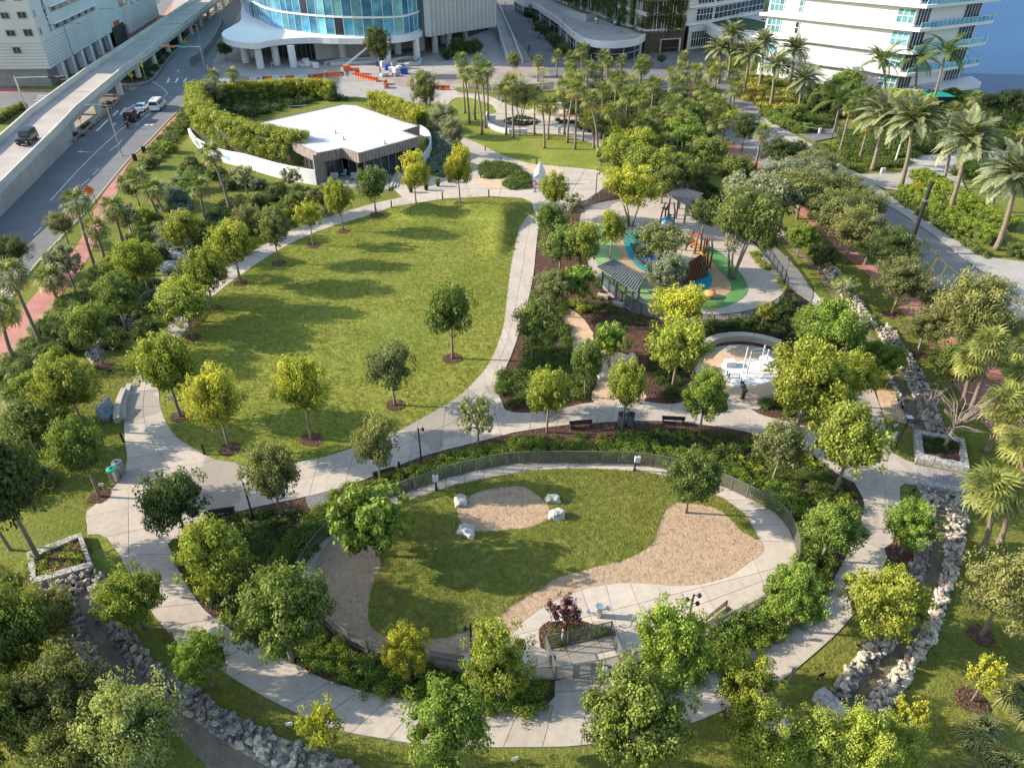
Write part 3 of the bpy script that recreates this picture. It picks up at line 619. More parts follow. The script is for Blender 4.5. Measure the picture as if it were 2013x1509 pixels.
for x, y, x2, y2 in ((11, 60, 32, 71), (45, 58, 66, 71), (77, 55, 84, 68), (24, 93, 43, 105), (0, 25, 20, 37), (33, 24, 54, 36), (65, 21, 71, 33), (-6, -8, 9, 2), (24, -9, 42, 1)): fl.pxwin(b1, x, y, x2, y2, nx=2 if x2 - x > 10 else 1, frame='grey')
for x in (40, 72, 0, -40): fl.pxwin(b1, x, 142, x + 20, 170, nx=2, frame='grey', o=-ins)
u0, z1 = FP(219, 56, fr.P, fr.d); u1, z1b = FP(241, 41, fr.P, fr.d); b = MB(); fr.box(b, u0, u1, 0, z1, .02, .1); b.obj('garage_opening', M['black'], b1)
u0, z1 = FP(232, 2, fr.P, fr.d); u1, _ = FP(245, -4, fr.P, fr.d); 
fr.win(b1, u0, u1, 8, 22, nx=2, ny=6, frame='grey', fw=.2)
for k in range(12): b = MB(); u = 62 + k * 3.1; fr.box(b, u, u + .5, 1.2, 7.5, 0, 1.2); b.obj('fin', M['white'], b1)
for k, x in enumerate((256, 268, 283, 300)): fr.pxwin(b1, x, 2, x + 6, 16, nx=1, frame='grey')
u, z = FP(228, 45, fr.P, fr.d); b = MB(); fr.box(b, u - 2.5, u + 2.5, z - .5, z + .5, .1, .2); sg = b.obj('red_sign', M['red'], b1)
for ch, x, y in zip('PUBLIX', (83, 86, 88.5, 91, 94.5, 99), (8, 17, 26, 34, 44, 56)):
    u, z = FP(x, y, fr.P, fr.d); q = fr.P + fr.d * max(u, 1.2) + fr.n * .06; text('letter', ch, 1.9, M['dark'], b1, (q.x, q.y, z), (R(90), 0, fr.a))
# block with sun behind it to the west, out of the frame: continues the street front
# ---- glass tower
t2 = thing('glass_tower', 'round blue glass tower above a white curved canopy on columns', 'building')
can = smooth(GP('480,-30 474,21 473,40 455,52 441,60 436,69 453,79.5 498,85 532,79.5 572,75.5 617,74 665,75.5 718,75.5 771,74 813,67.6 835,57', 6.0), 3, False)
can.append(G(860, -5, 6)); can.append(G(700, -40, 6))
b = MB(); b.prism(can, 4.7, 6.0); b.obj('canopy', M['white'], t2)
dr = smooth(GP('474,0 487,29 511,42 530,52 560,60 610,67 665,71.5 718,73 784,71.6 815,64 833,55', 6.0), 4, False); dr = resample(dr, 46)
cen = G(680, 5, 6); back = [cen + (cen - p) * .8 for p in dr]
b = MB(); b.prism([p + (cen - p).normalized() * .35 for p in dr] + [p for p in back], 6, 42); b.obj('tower_core', M['glassb'], t2)
fh = 4.15
for r_ in range(4):
    z0 = 6.3 + r_ * fh
    for i in range(46):
        a, c = dr[i], dr[i + 1]; f = Face(a, c); p = MB(); 
        if r_ < 3:
            f.box(p, .05, f.L - .05, z0, z0 + fh - .35, -.06, .02); p.obj('glass_panel', M['glasst'] if (i * 7 + r_ * 5) % 9 == 0 or (i > 30 and i % 4 == 0) else (M['glassd'] if (i * 5 + r_ * 3) % 17 == 0 else M['glassb']), t2)
            q = MB(); f.box(q, -.05, .05, z0, z0 + fh - .3, -.02, .12); q.obj('mullion', M['white'], t2)
    b = MB(); b.wall([p - Vector((0, 0, p.z)) for p in dr], z0 - .42, z0 - .02, .5); b.obj('floor_band', M['white'], t2)
b = MB(); b.wall([p - Vector((0, 0, p.z)) for p in dr], 6 + 3 * fh + .4, 42, .1); b.obj('upper_glazing', M['glassb'], t2)
for x, y in ((484, 123), (513, 134), (545, 128), (578, 132), (675, 117), (735, 112), (763, 125), (783, 106), (820, 117), (500, 112), (640, 106)):
    g = G(x, y); b = MB(); b.lathe([(.95, 0), (.9, .1), (.85, 4.75)], 14, g); b.obj('column', M['white'], t2)
f = Face(G(540, 112), G(622, 116)); b = MB(); f.box(b, 0, f.L, 0, 4.7, -.3, 0); b.obj('lobby_glass', M['glassd'], t2)
for k in range(9): b = MB(); f.box(b, k * f.L / 9, k * f.L / 9 + .12, 0, 4.7, 0, .08); b.obj('mullion', M['grey'], t2)
f = Face(G(622, 118), G(742, 108)); b = MB(); f.box(b, 0, f.L, 0, 4.7, -.5, 0); b.obj('lobby_wall', M['offw'], t2)
f = Face(G(742, 104), G(835, 92)); b = MB(); f.box(b, 0, f.L, 0, 4.7, -.5, 0); b.obj('lobby_wall', M['grey'], t2)  # grey section stands for the shade under the canopy, put into its colour
for poly in ('640,128 680,120 740,118 745,123 690,127', '770,122 800,116 826,119 822,128 790,131 772,128'):
    b = MB(); b.wall(smooth(GP(poly), 3) , 0, .7, .4); b.obj('planter_wall', M['offw'], None, label='low white curved planter wall under the glass tower, %s one' % ('left' if poly[0] == '6' else 'round right'), cat='planter')
# ---- box with white metal fins
t3 = thing('fin_clad_block', 'pale windowless block clad in vertical folded metal fins beside the glass tower', 'building')
A, B = G(836, 70, 4.9), G(971, 49, 4.9); f = Face(A, B); f.P.z = 0
b = MB(); P = [f.P, f.P + f.d * f.L, f.P + f.d * (f.L + 3) - f.n * 60, f.P - f.n * 60]; b.prism(P, 4.9, 40); b.obj('wall', M['grey'], t3)
nf = 17
for k in range(nf):
    b = MB(); u = f.L * k / nf; w_ = f.L / nf; V = []
    for z in (4.6, 40):
        for uu, oo in ((u, .02), (u + w_ * .75, 1.3), (u + w_, .02)): q = f.P + f.d * uu + f.n * oo; V.append((q.x, q.y, z))
    b.add(V, [(0, 1, 4, 3), (1, 2, 5, 4), (0, 2, 1), (3, 4, 5)]); b.obj('fin', M['offw'], t3)
for x, y in ((856, 104), (883, 97), (914, 80), (964, 60), (870, 85), (830, 100)): g = G(x, y); b = MB(); b.lathe([(.85, 0), (.8, 5)], 12, g); b.obj('column', M['offw'], t3)
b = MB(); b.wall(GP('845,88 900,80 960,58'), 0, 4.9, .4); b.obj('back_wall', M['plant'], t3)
# ---- concrete ramp
t4 = thing('concrete_ramp', 'pale concrete car ramp between two low walls right of the fin-clad block', 'ramp')
b = MB(); L_ = GP('966,30 975,60 985,90 1000,126'); Q = GP('972,18 990,50 1008,85 1027,126'); z_ = [3.2, 2.2, 1.1, .05]
V = [(p.x, p.y, z) for p, z in zip(L_, z_)] + [(p.x, p.y, z) for p, z in zip(Q, z_)]; b.add(V, [(i, i + 4, i + 5, i + 1) for i in range(3)]); b.obj('ramp_slab', M['conc2'], t4)
for P in (L_, Q): b = MB(); b.wall([Vector((p.x, p.y, 0)) for p in P], 0, [z + 1.1 for z in z_], .35); b.obj('ramp_wall', M['offw'], t4)
# ---- low building with rounded white fascia
t5 = thing('low_rounded_building', 'low building with flat grey roof, white rounded fascia and big dark windows', 'building')
ou = smooth(GP('1010,-8 1030,3 1054,8 1073,21 1094,34 1110,48 1129,64 1147,75 1176,81 1213,82 1251,77 1267,68 1270,60', 4.6), 4, False)
bk = [G(1255, 50, 4.6), G(1100, 5, 4.6), G(1040, -25, 4.6)]
b = MB(); b.prism(ou + bk, 4.3, 4.45); b.obj('roof', M['conc2'], t5)
b = MB(); b.wall(ou, 3.1, 4.7, .35); b.obj('fascia', M['white'], t5)
inn = [p + (G(1160, 30, 4.6) - p).normalized() * 1.1 for p in ou]; b = MB(); b.prism([Vector((p.x, p.y, 0)) for p in inn] + bk, 0, 3.9); b.obj('wall', M['glassd'], t5)
q = resample(inn, 26)
for i in range(26):
    f = Face(q[i], q[i + 1]); b = MB(); f.box(b, -.3, .3, 0, 4.2, -.2, .45) if i % 3 == 0 else f.box(b, -.06, .06, 0, 3.9, 0, .1); b.obj('column' if i % 3 == 0 else 'mullion', M['white'], t5)
b = MB(); b.wall([Vector((p.x, p.y, 0)) for p in inn], 1.5, 1.6, .14); b.obj('transom', M['white'], t5)
a = G(1228, 78, 4.0); text('sign_lettering', 'UNDA BAY', .95, M['dark'], t5, (a.x, a.y - .35, 4.15), (R(90), 0, R(2))); text('sign_lettering', 'Condominium', .5, M['dark'], t5, (a.x, a.y - .35, 3.5), (R(90), 0, R(2)))
b = MB(); f = Face(G(1098, 27, 4.6), G(1152, 42, 4.6)); f.box(b, 0, f.L, 4.45, 6.2, -.15, 0); f2 = Face(f.P + f.d * f.L, G(1174, 38, 4.6)); f2.box(b, 0, f2.L, 4.45, 6.2, -.15, 0); b.obj('roof_screen', M['offw'], t5)
b = MB(); g = G(1212, 50, 4.5); b.tube([(g.x - .9, g.y, 5.2), (g.x + .9, g.y, 5.2)], .8, 12); b.obj('roof_ventilator', M['steel'], t5)
for x, y in ((1172, 46), (1200, 44)): g = G(x, y, 4.5); b = MB(); b.lathe([(.35, 0), (.35, .8), (.6, .9), (.5, 1.3), (.1, 1.5)], 10, g); b.obj('roof_ventilator', M['steel'], t5)
# ---- planted garage
t6 = thing('planted_garage', 'garage with vines and white rods over its open floors and a dark entrance', 'building')
Pt = [G(1030, -40, 5), G(1098, 6, 4.6), G(1269, 62, 5.2), G(1347, 58, 5.2)]; Pg = [Vector((p.x, p.y, 0)) for p in Pt]
bk = [Pg[3] + Vector((10, 70, 0)), Pg[0] + Vector((10, 90, 0))]
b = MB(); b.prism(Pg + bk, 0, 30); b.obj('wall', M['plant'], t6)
for i in range(3):
    f = Face(Pg[i], Pg[i + 1])
    for k in range(7): b = MB(); z = 5.2 + k * 3.4; f.box(b, 0, f.L, z, z + (.45 if k == 0 else .9), 0, .25 if k == 0 else .15); b.obj('floor_slab', M['offw'], t6)
    n = int(f.L / .75)
    for k in range(n):
        if rnd.random() < .25: continue
        u = k * .75 + rnd.uniform(0, .4); dx = rnd.uniform(-.7, .7) if rnd.random() < .5 else 0; b = MB(); a0 = f.P + f.d * u + f.n * .6; a1 = a0 + f.d * dx
        b.tube([(a0.x, a0.y, 4.9), (a1.x, a1.y, 27)], .075, 4); b.obj('rod', M['white'], t6)
    rs_ = np.random.default_rng(i + 3); nb = int(f.L / 1.1); C = []
    for k in range(nb):
        if noise.noise(Vector((k * .22, i * 3, 0))) < -.18: continue
        u = k * 1.1; zt = 5 + 3 * rs_.random()
        for z in np.arange(zt, 24, .95): 
            if noise.noise(Vector((k * .3, z * .25, i))) > -.22: c = f.P + f.d * (u + rs_.normal() * .5) + f.n * .7; C.append((c.x, c.y, z))
    C = np.array(C); V, tt = leaves(rs_, C, np.full(len(C), .85), len(C) * 70, .2, tintc=rs_.uniform(.1, .8, len(C))); o = link('vines', fast_mesh('vines', V, 4, M['leaf'], tt), t6); o.color = (.07, .12, .02, 1)
f = Face(Pg[2], Pg[3]); b = MB(); f.box(b, f.L * .42, f.L * .88, 0, 3.0, .0, .05); b.obj('entrance', M['black'], t6)
b = MB(); f.box(b, f.L * .40, f.L * .42, 0, 3.1, 0, .2); f.box(b, f.L * .88, f.L * .92, 0, 3.1, 0, .2); f.box(b, f.L * .40, f.L * .92, 3.0, 3.2, 0, .25); b.obj('entrance_frame', M['offw'], t6)
b = MB(); f.box(b, f.L * .5, f.L * .86, .95, 1.05, .3, .4); b.obj('barrier_bar', M['red'], t6)
# ---- condominium podium
t7 = thing('condominium_podium', 'white terraced condominium base with glazed floors and a curved turf terrace', 'building')
a = G(1349, 99); c = G(1400, 92); f = Face(a, c); a2 = c; d2 = G(1500, 68)
foot = [a, c, d2, d2 + Vector((5, 50, 0)), a + Vector((6, 60, 0))]
b = MB(); b.prism(foot, 0, 5.4); b.obj('wall', M['offw'], t7)
b = MB(); b.prism([p + Vector((0, 4, 0)) for p in foot], 5.4, 26); b.obj('upper_wall', M['offw'], t7)
f.win(t7, 1.2, f.L - .2, .6, 4.4, nx=9, ny=2, frame='white', o=.02); g_ = Face(c, d2); g_.win(t7, .4, g_.L - 1, .6, 4.4, nx=12, ny=2, frame='white')
for k in range(5):
    z = 5.4 + k * 4.1; b = MB(); b.prism([p + Vector((-.6, 2.6, 0)) if i < 3 else p for i, p in enumerate(foot)], z, z + .5); b.obj('floor_slab', M['white'], t7)
    for ff in (Face(a + Vector((0, 4, 0)), c + Vector((0, 4, 0))), Face(c + Vector((0, 4, 0)), d2 + Vector((0, 4, 0)))): ff.win(t7, ff.L * .35 if ff.L < 12 else .6, ff.L - .3, z + .7, z + 3.7, nx=5 if ff.L < 12 else 12, ny=2, frame='white')
te = smooth(GP('1375,28 1382,45 1405,58 1430,66 1470,70 1520,72 1530,50 1480,36 1430,30', 5.5), 3); b = MB(); b.prism(te, 3.6, 5.5); b.obj('terrace', M['white'], t7)
tf = smooth(GP('1392,32 1396,42 1412,52 1440,60 1490,64 1515,64 1520,50 1480,38 1430,32', 5.55), 3); b = MB(); b.prism(tf, 5.5, 5.56); b.obj('terrace_turf', mat('terrace_turf', (.04, .10, .03)), t7)
def railing(P, z, h, root, step=1.2, m='white', glass=None):
    P = resample(P, max(1, int(plen(P) / step))); r = MB()
    for p in P: r.box((p.x, p.y, z + h / 2), (.08, .08, h))
    r.wall([Vector((p.x, p.y, 0)) for p in P], z + h - .07, z + h, .09); o = r.obj('railing', M[m], root)
    if glass: q = MB(); q.wall([Vector((p.x, p.y, 0)) for p in P], z + .1, z + h - .1, .03); q.obj('rail_glass', M[glass], o)
railing(te[:18], 5.5, 1.1, t7); railing(smooth(GP('1450,42 1452,34 1480,33 1520,40 1545,50', 5.5), 3, False), 5.5, 1.1, t7)
# ---- white tower
t8 = thing('white_condominium_tower', 'white tower with projecting floor slabs and turquoise corner windows before the bay', 'building')
Lc, Rc, Ec = G(1487, 146), G(1756, 186), G(1880, 165); body = [Lc, Rc, Ec, Lc + (Ec - Rc)]
b = MB(); b.prism(body, 0, 44); b.obj('wall', M['white'], t8)
ff, fs = Face(Lc, Rc), Face(Rc, Ec); SH = 4.15
for k in range(1, 9):
    z = k * SH; b = MB(); P = [Lc - ff.d * 1.6 + ff.n * .7, Rc + ff.d * .9 + ff.n * .7, Rc + ff.d * 1.2 + ff.n * .2] 
    tip = Ec + fs.d * 3.5; arc = [Ec + fs.d * (1.5 + 2.6 * math.sin(q)) + fs.n * (2.0 * math.cos(q)) for q in (0, .5, 1.0, 1.4)]
    b.prism([Lc - ff.d * 1.6 + ff.n * .7, Rc + ff.n * .7 + fs.n * 1.9] + [p for p in arc] + [Ec + fs.d * 3, Lc + (Ec - Rc)], z - .28, z + .28); b.obj('floor_slab', M['white'], t8)
    if k < 5 : railing([Rc + fs.n * 1.8 + ff.n * .5, Rc + fs.n * 1.8 + fs.d * fs.L * .5] + arc, z + .28, 1.1, t8, 1.3, 'white', 'glasst')
for k in range(0, 6):
    z = k * SH; 
    ff.win(t8, ff.L - 3.5, ff.L - .2, z + .9, z + 3.5, nx=3, ny=2, glass='glasst', fw=.14); ff.win(t8, .4, 3.4, z + .8, z + 3.5, nx=3, ny=2, glass='glasst', fw=.14); ff.win(t8, 6.8, 7.6, z + 1.0, z + 3.3, nx=1, ny=2, glass='glasst' if k % 2 else 'glassd')
    fs.win(t8, .3, 4.2, z + .5, z + 3.6, nx=4, ny=1, fw=.12); fs.win(t8, fs.L - 5.5, fs.L - .4, z + .5, z + 3.6, nx=5, ny=1, fw=.12)
    for u in (ff.L * .32, ff.L * .62): b = MB(); ff.box(b, u, u + .05, z + .3, z + SH - .3, 0, .02); b.obj('wall_joint', M['offw'], t8)
b = MB(); b.prism([Rc + Vector((2, -3, 0)), Ec + Vector((3, -4, 0)), Ec + Vector((4, 2, 0)), Rc], 0, 1.2); b.obj('terrace', M['white'], t8)
# ---- park pavilion with white roof
t9 = thing('park_pavilion', 'low pavilion with white panelled roof, timber fascia and glass front', 'building')
RZ = 4.5
roof = GP('498,244 673,205 700,207 792,239 824,248 792,258 824,269 705,302 673,292 623,302 560,272', RZ)
b = MB(); b.prism([p + (G(660, 255, RZ) - p).normalized() * .15 for p in roof], RZ - .35, RZ - .08); b.obj('roof_deck', M['joint'], t9)
sm = [((520, 258), (700, 207)), ((545, 268), (730, 217)), ((575, 280), (760, 227)), ((610, 291), (795, 240)), ((673, 292), (810, 252))]
bm = bmesh.new(); bm.faces.new([bm.verts.new((p.x, p.y, RZ)) for p in roof]); bmesh.ops.triangulate(bm, faces=bm.faces[:]); cl = []
for (xa, ya), (xb, yb) in sm:
    a, c = G(xa, ya, RZ), G(xb, yb, RZ); d = (c - a).normalized(); no = Vector((-d.y, d.x, 0)); cl.append((a, no)); bmesh.ops.bisect_plane(bm, geom=bm.verts[:] + bm.edges[:] + bm.faces[:], plane_co=a, plane_no=no)
cells = {}
for f in bm.faces: c = f.calc_center_median(); cells.setdefault(tuple((c - a).dot(no) > 0 for a, no in cl), []).append([v.co.copy() for v in f.verts])
for cc in cells.values():
    b = MB(); ctr = sum((sum(t_, Vector()) / 3 for t_ in cc), Vector()) / len(cc)
    for t_ in cc: b.add([(p.x, p.y, RZ - .02) for p in t_], [tuple(range(len(t_)))])
    o = b.obj('roof_panel', M['roofw'], t9)
    for v in o.data.vertices:
        for a, no in cl:
            dd = (Vector((v.co.x, v.co.y, RZ)) - a).dot(no)
            if abs(dd) < .02: s_ = 1 if (ctr - a).dot(no) > 0 else -1; v.co.x += no.x * s_ * .24; v.co.y += no.y * s_ * .24
bm.free()
tim = mat('timber_slats', (.30, .25, .22), (.17, .14, .13), 2, 9, stretch=(3, 3, .4), fine=.2)
for i in range(len(roof)):
    a, c = roof[i], roof[(i + 1) % len(roof)]; f = Face(a, c, True); cen9 = G(660, 255, RZ)
    if (a - cen9).dot(f.n) < 0: f.n = -f.n
    vis = i in (4, 5, 6, 7, 8, 9); b = MB(); f.box(b, 0, f.L, RZ - 1.35, RZ + .06, -.2, -.02); b.obj('fascia', tim, t9)
    if vis:
        n = int(f.L / .55)
        for k in range(n): p = MB(); f.box(p, f.L * k / n + .03, f.L * (k + 1) / n - .03, RZ - 1.38, RZ + .07, -.015, .05); p.obj('slat', tim, t9)
        b = MB(); f.box(b, .1, f.L - .1, 0, RZ - 1.35, -.9, -.8); b.obj('glass_wall', M['glassd'], t9)
        n = max(1, int(f.L / 1.3))
        for k in range(n + 1): p = MB(); f.box(p, f.L * k / n - .05, f.L * k / n + .05, 0, RZ - 1.35, -.8, -.68); p.obj('mullion', M['grey'], t9)
    elif i not in (10,): b = MB(); f.box(b, 0, f.L, 0, RZ - 1.35, -.6, -.4); b.obj('wall', tim, t9)
f = Face(G(624, 364), G(660, 356)); b = MB(); f.box(b, 0, 1.6, 0, RZ - .2, -.3, 0); b.obj('timber_wall', tim, t9)
for x, y in ((660, 262), (676, 275), (757, 283)): g = G(x, y, RZ); b = MB(); b.lathe([(.22, 0), (.08, .1), (.07, .45), (.14, .5)], 8, g); b.obj('roof_vent', M['grey'], t9)
# terrace deck, steps, furniture
sheet('pavilion_terrace', '628,364 660,352 720,342 766,346 764,376 700,372', .30, M['conc2'], z0=0)
for k in range(4):
    b = MB(); f = Face(G(764 + k * 6, 372 - k * 2), G(764 + k * 6 + 14, 343 - k)); f.box(b, 0, f.L, 0, .36 - k * .09, 0, .42); b.obj('stone_step', M['conc'], None, label=['topmost', 'second', 'third', 'lowest'][k] + ' pale step of the flight at the pavilion terrace', cat='step', group='steps of the pavilion terrace')
for x, y, lb in ((672, 345, 'pale slatted lounge bench at the back of the pavilion terrace'), (655, 352, 'pale lounge chair at the left of the pavilion terrace'), (700, 352, 'pale lounge table and chair set near the terrace corner')):
    g = G(x, y, .3); t = thing('terrace_seat', lb, 'seat', g); b = MB(); b.box((0, 0, .3), (1.5, .7, .14)); b.obj('seat', M['offw'], t); b = MB(); b.box((0, .38, .55), (1.5, .12, .6)); b.obj('backrest', M['offw'], t)
    for sx in (-.65, .65): b = MB(); b.box((sx, 0, .12), (.1, .6, .24)); b.obj('leg', M['grey'], t)
# curved white wall east of the pavilion
b = MB(); b.wall(smooth(GP('824,262 842,275 848,295 840,315 826,325'), 3, False), 0, 1.6, .25); b.obj('curved_wall', M['white'], None, label='curved white wall with glass balustrade at the east end of the pavilion', cat='wall')
# ---- mural wall holding the planted berm
t = thing('mural_wall', 'long white wall painted with blue, green and orange flowers below the clusia hedge', 'wall')
mw = smooth(GP('374,266 386,285 405,300 440,318 487,331 548,349 600,360 624,364'), 4, False); zt = [1.2 + 1.0 * min(1, i / len(mw) * 1.8) for i in range(len(mw))]
b = MB(); b.wall(mw, 0, zt, .3); b.obj('wall', M['white'], t)
mf = Face(G(487, 331), G(548, 349)); mf2 = Face(G(440, 318), G(487, 331)); mf3 = Face(G(548, 349), G(600, 360))
rs = random.Random(3); mcols = dict(blue=(.02, .12, .55), green=(.12, .45, .06), orange=(.75, .22, .04), teal=(.02, .33, .30), sky=(.2, .5, .75)); MM = {k: mat('mural_' + k, v, fine=.05) for k, v in mcols.items()}
def along(P, s):
    for a, c in zip(P, P[1:]):
        l = (c - a).length
        if s <= l: return a.lerp(c, s / l), (c - a).normalized()
        s -= l
    return P[-1], (P[-1] - P[-2]).normalized()
for fc, u, z, k, s_ in ((mf2, .5, 1.2, 'green', .9), (mf2, 1.8, .8, 'blue', .8), (mf2, .0, .5, 'blue', .45), (mf, 1.6, .9, 'teal', .9), (mf, 3.4, 1.3, 'orange', .6), (mf, 4.4, .8, 'blue', .8), (mf, 4.9, 1.5, 'orange', .5), (mf3, .7, 1.2, 'teal', .7), (mf3, 2.4, 1.0, 'sky', .6), (mf2, 3.6, 1.4, 'sky', .5), (mf, .2, 1.5, 'green', .4)):
    b = MB(); 
    for j in range(6):
        a = j * 1.05; V = []
        for rr, da in ((.1, 0), (.6, -.35), (1, 0), (.6, .35)):
            q, dd = along(mw, {id(mf2): 7.0, id(mf): 11.5, id(mf3): 17.0}[id(fc)] + u * 1.1 + rr * s_ * 1.3 * math.cos(a + da)); q = q + Vector((dd.y, -dd.x, 0)) * .26; V.append((q.x, q.y, min(2.0, z * 1.0 + rr * s_ * math.sin(a + da) * .9)))
        if min(v[2] for v in V) > .02: b.add(V, [(0, 1, 2, 3)])
    if b.v: b.obj('painted_flower', MM[k], t)
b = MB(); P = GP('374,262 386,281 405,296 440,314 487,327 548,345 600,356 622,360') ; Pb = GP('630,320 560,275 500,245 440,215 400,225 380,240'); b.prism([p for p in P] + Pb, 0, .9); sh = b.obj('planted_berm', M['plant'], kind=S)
bm = bmesh.new(); bm.from_mesh(sh.data); bmesh.ops.triangulate(bm, faces=[x for x in bm.faces if len(x.verts) > 4]); bm.to_mesh(sh.data); bm.free()
# ---- overpass ramp
t10 = thing('overpass', 'long pale concrete overpass ramp rising over the street on columns', 'bridge')
def ox(Y): return np.interp(Y, [50, 90.4, 120.7, 130, 178, 270, 330], [-59.5, -68, -74.4, -76.6, -84.2, -99.6, -110])
def ozt(Y): return np.interp(Y, [50, 88, 160, 400], [1.6, 3.35, 5.0, 5.0])
WD = 7.2; Ys = list(np.arange(46, 332, 6.0)); 
Rp = [Vector((ox(y), y, 0)) for y in Ys]; Lp = []
for i, p in enumerate(Rp):
    d = (Rp[min(i + 1, len(Rp) - 1)] - Rp[max(i - 1, 0)]).normalized(); Lp.append(p + Vector((-d.y, d.x, 0)) * WD)
zt = [ozt(y) for y in Ys]
for i in range(len(Ys) - 1):
    a, c, e, g = Rp[i], Rp[i + 1], Lp[i + 1], Lp[i]; q = MB(); gap = .03
    V = [(p.x, p.y, z) for p, z in ((a.lerp(c, gap / 6), zt[i] - .95), (c, zt[i + 1] - .95), (e, zt[i + 1] - .95), (g.lerp(e, gap / 6), zt[i] - .95))]; V += [(x, y, z - .3) for x, y, z in V]
    q.add(V, [(0, 1, 2, 3), (7, 6, 5, 4), (0, 4, 5, 1), (3, 2, 6, 7), (0, 3, 7, 4)]); q.obj('deck_slab', M['deckc'] if 'deckc' in M else M['conc2'], t10)
    for P, nm in ((Rp, 'parapet'), (Lp, 'parapet')):
        b = MB(); b.wall([P[i].lerp(P[i + 1], .008), P[i + 1]], [zt[i] - .98, zt[i + 1] - .98], [zt[i], zt[i + 1]], .34); b.obj(nm, M['overp'] if 'overp' in M else M['offw'], t10)
        b = MB(); b.wall([P[i], P[i + 1]], [zt[i] - 1.06] * 2 if False else [zt[i] - 1.10, zt[i + 1] - 1.10], [zt[i] - .99, zt[i + 1] - .99], .46); b.obj('ledge', M['offw'], t10)
    if Ys[i] > 120:
        for P in (Rp, Lp): b = MB(); b.wall([P[i].lerp(P[i + 1], .01), P[i + 1]], [zt[i] - 1.9, zt[i + 1] - 1.9], [zt[i] - 1.1, zt[i + 1] - 1.1], .3); b.obj('edge_beam', M['conc2'], t10)
    elif True:
        for P in (Rp, Lp): b = MB(); b.wall([P[i].lerp(P[i + 1], .008), P[i + 1]], 0, [zt[i] - 1.1, zt[i + 1] - 1.1], .3); b.obj('retaining_panel', M['conc2'], t10)
for Y in list(np.arange(128, 330, 14.5)):
    x = ox(Y); 
    for o_ in (1.0, WD - 1.0):
        b = MB(); b.lathe([(.62, 0), (.6, ozt(Y) - 1.9)], 12, (x - o_ * .98, Y - o_ * .16, 0)); b.obj('column', M['offw'], t10)
    b = MB(); b.box((x - WD / 2, Y - .5, ozt(Y) - 1.6), (WD - .6, 1.1, .7), .16); b.obj('cross_beam', M['conc2'], t10)
# ================================================================ VEGETATION
YEL, YG, MID, DRK, OLV, BRI, PAL, GRY = (.29, .31, .042), (.21, .25, .042), (.125, .17, .042), (.072, .105, .034), (.165, .185, .07), (.15, .225, .042), (.24, .27, .12), (.21, .235, .16)
def crown_mesh(name, seed, nc=46, rc=.27, n=7000, ls=.045, shell=.62, flat=1.0, taper=.0, tiers=False):
    """crown that fits the unit disc in x, y and 0..1 in z"""
    rs = np.random.default_rng(seed); C = []; Rr = []
    lean = rs.normal(size=2) * .1
    while len(C) < nc:
        d = rs.normal(size=3); d /= np.linalg.norm(d); r = shell + (1 - shell) * rs.random() if rs.random() < .72 else rs.random() * shell
        p = d * r * rs.uniform(.78, 1.06)
        zz = (p[2] + 1) / 2; wdt = (1 - taper * zz) * (1 - rc) ; 
        if zz < .25 and rs.random() < .5: continue
        rr = rc * rs.uniform(.6, 1.3)
        x, y = p[0] * wdt + lean[0] * zz, p[1] * wdt + lean[1] * zz
        z = .10 + zz * .80 + (rs.uniform(-.06, .10))
        if tiers: z = round(z * 6) / 6 + rs.uniform(-.03, .03)
        C.append((x, y, z)); Rr.append(rr)
    C = np.array(C); Rr = np.array(Rr)
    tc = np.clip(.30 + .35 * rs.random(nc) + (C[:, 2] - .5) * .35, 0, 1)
    V, t = leaves(rs, C, Rr, n, ls, squash=flat, tintc=tc)
    # a few stray sprays beyond the outline
    k = nc // 2; e = rs.normal(size=(k, 3)); e /= np.linalg.norm(e, axis=1)[:, None]; SC = np.stack([e[:, 0] * .84, e[:, 1] * .84, .52 + e[:, 2] * .43], 1)
    V2, t2 = leaves(rs, SC, np.full(k, .13), n // 14, ls, tintc=np.full(k, .6))
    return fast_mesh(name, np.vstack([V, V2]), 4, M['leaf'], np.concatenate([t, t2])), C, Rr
def limb_mesh(name, seed, C, cb=.38, rt=.042, multi=1, mt=None):
    """trunk and limbs, x,y in crown radii, z in tree heights"""
    rs = random.Random(seed); b = MB(); sel = rs.sample(range(len(C)), min(len(C), 13))
    for m_ in range(multi):
        a = 6.28 * m_ / multi + rs.random(); bx, by = (0, 0) if multi == 1 else (.06 * math.cos(a), .06 * math.sin(a))
        tx, ty = (rs.uniform(-.05, .05), rs.uniform(-.05, .05)) if multi == 1 else (.3 * math.cos(a), .3 * math.sin(a)); tz = cb + .12
        b.tube([(bx, by, -.02), (bx + tx * .3, by + ty * .3, cb * .5), (bx + tx, by + ty, tz)], [rt * 1.25, rt, rt * .7], 7)
        for i in sel[m_::multi]:
            c = C[i]; e = (c[0] * .9, c[1] * .9, cb + c[2] * (1 - cb) * .93); mid = (tx + (e[0] - tx) * .45, ty + (e[1] - ty) * .45, tz + (e[2] - tz) * .35)
            b.tube([(tx, ty, tz - .05), mid, e], [rt * .55, rt * .33, rt * .12], 5, False)
    return b.mesh(name, mt or M['trunk'], True)
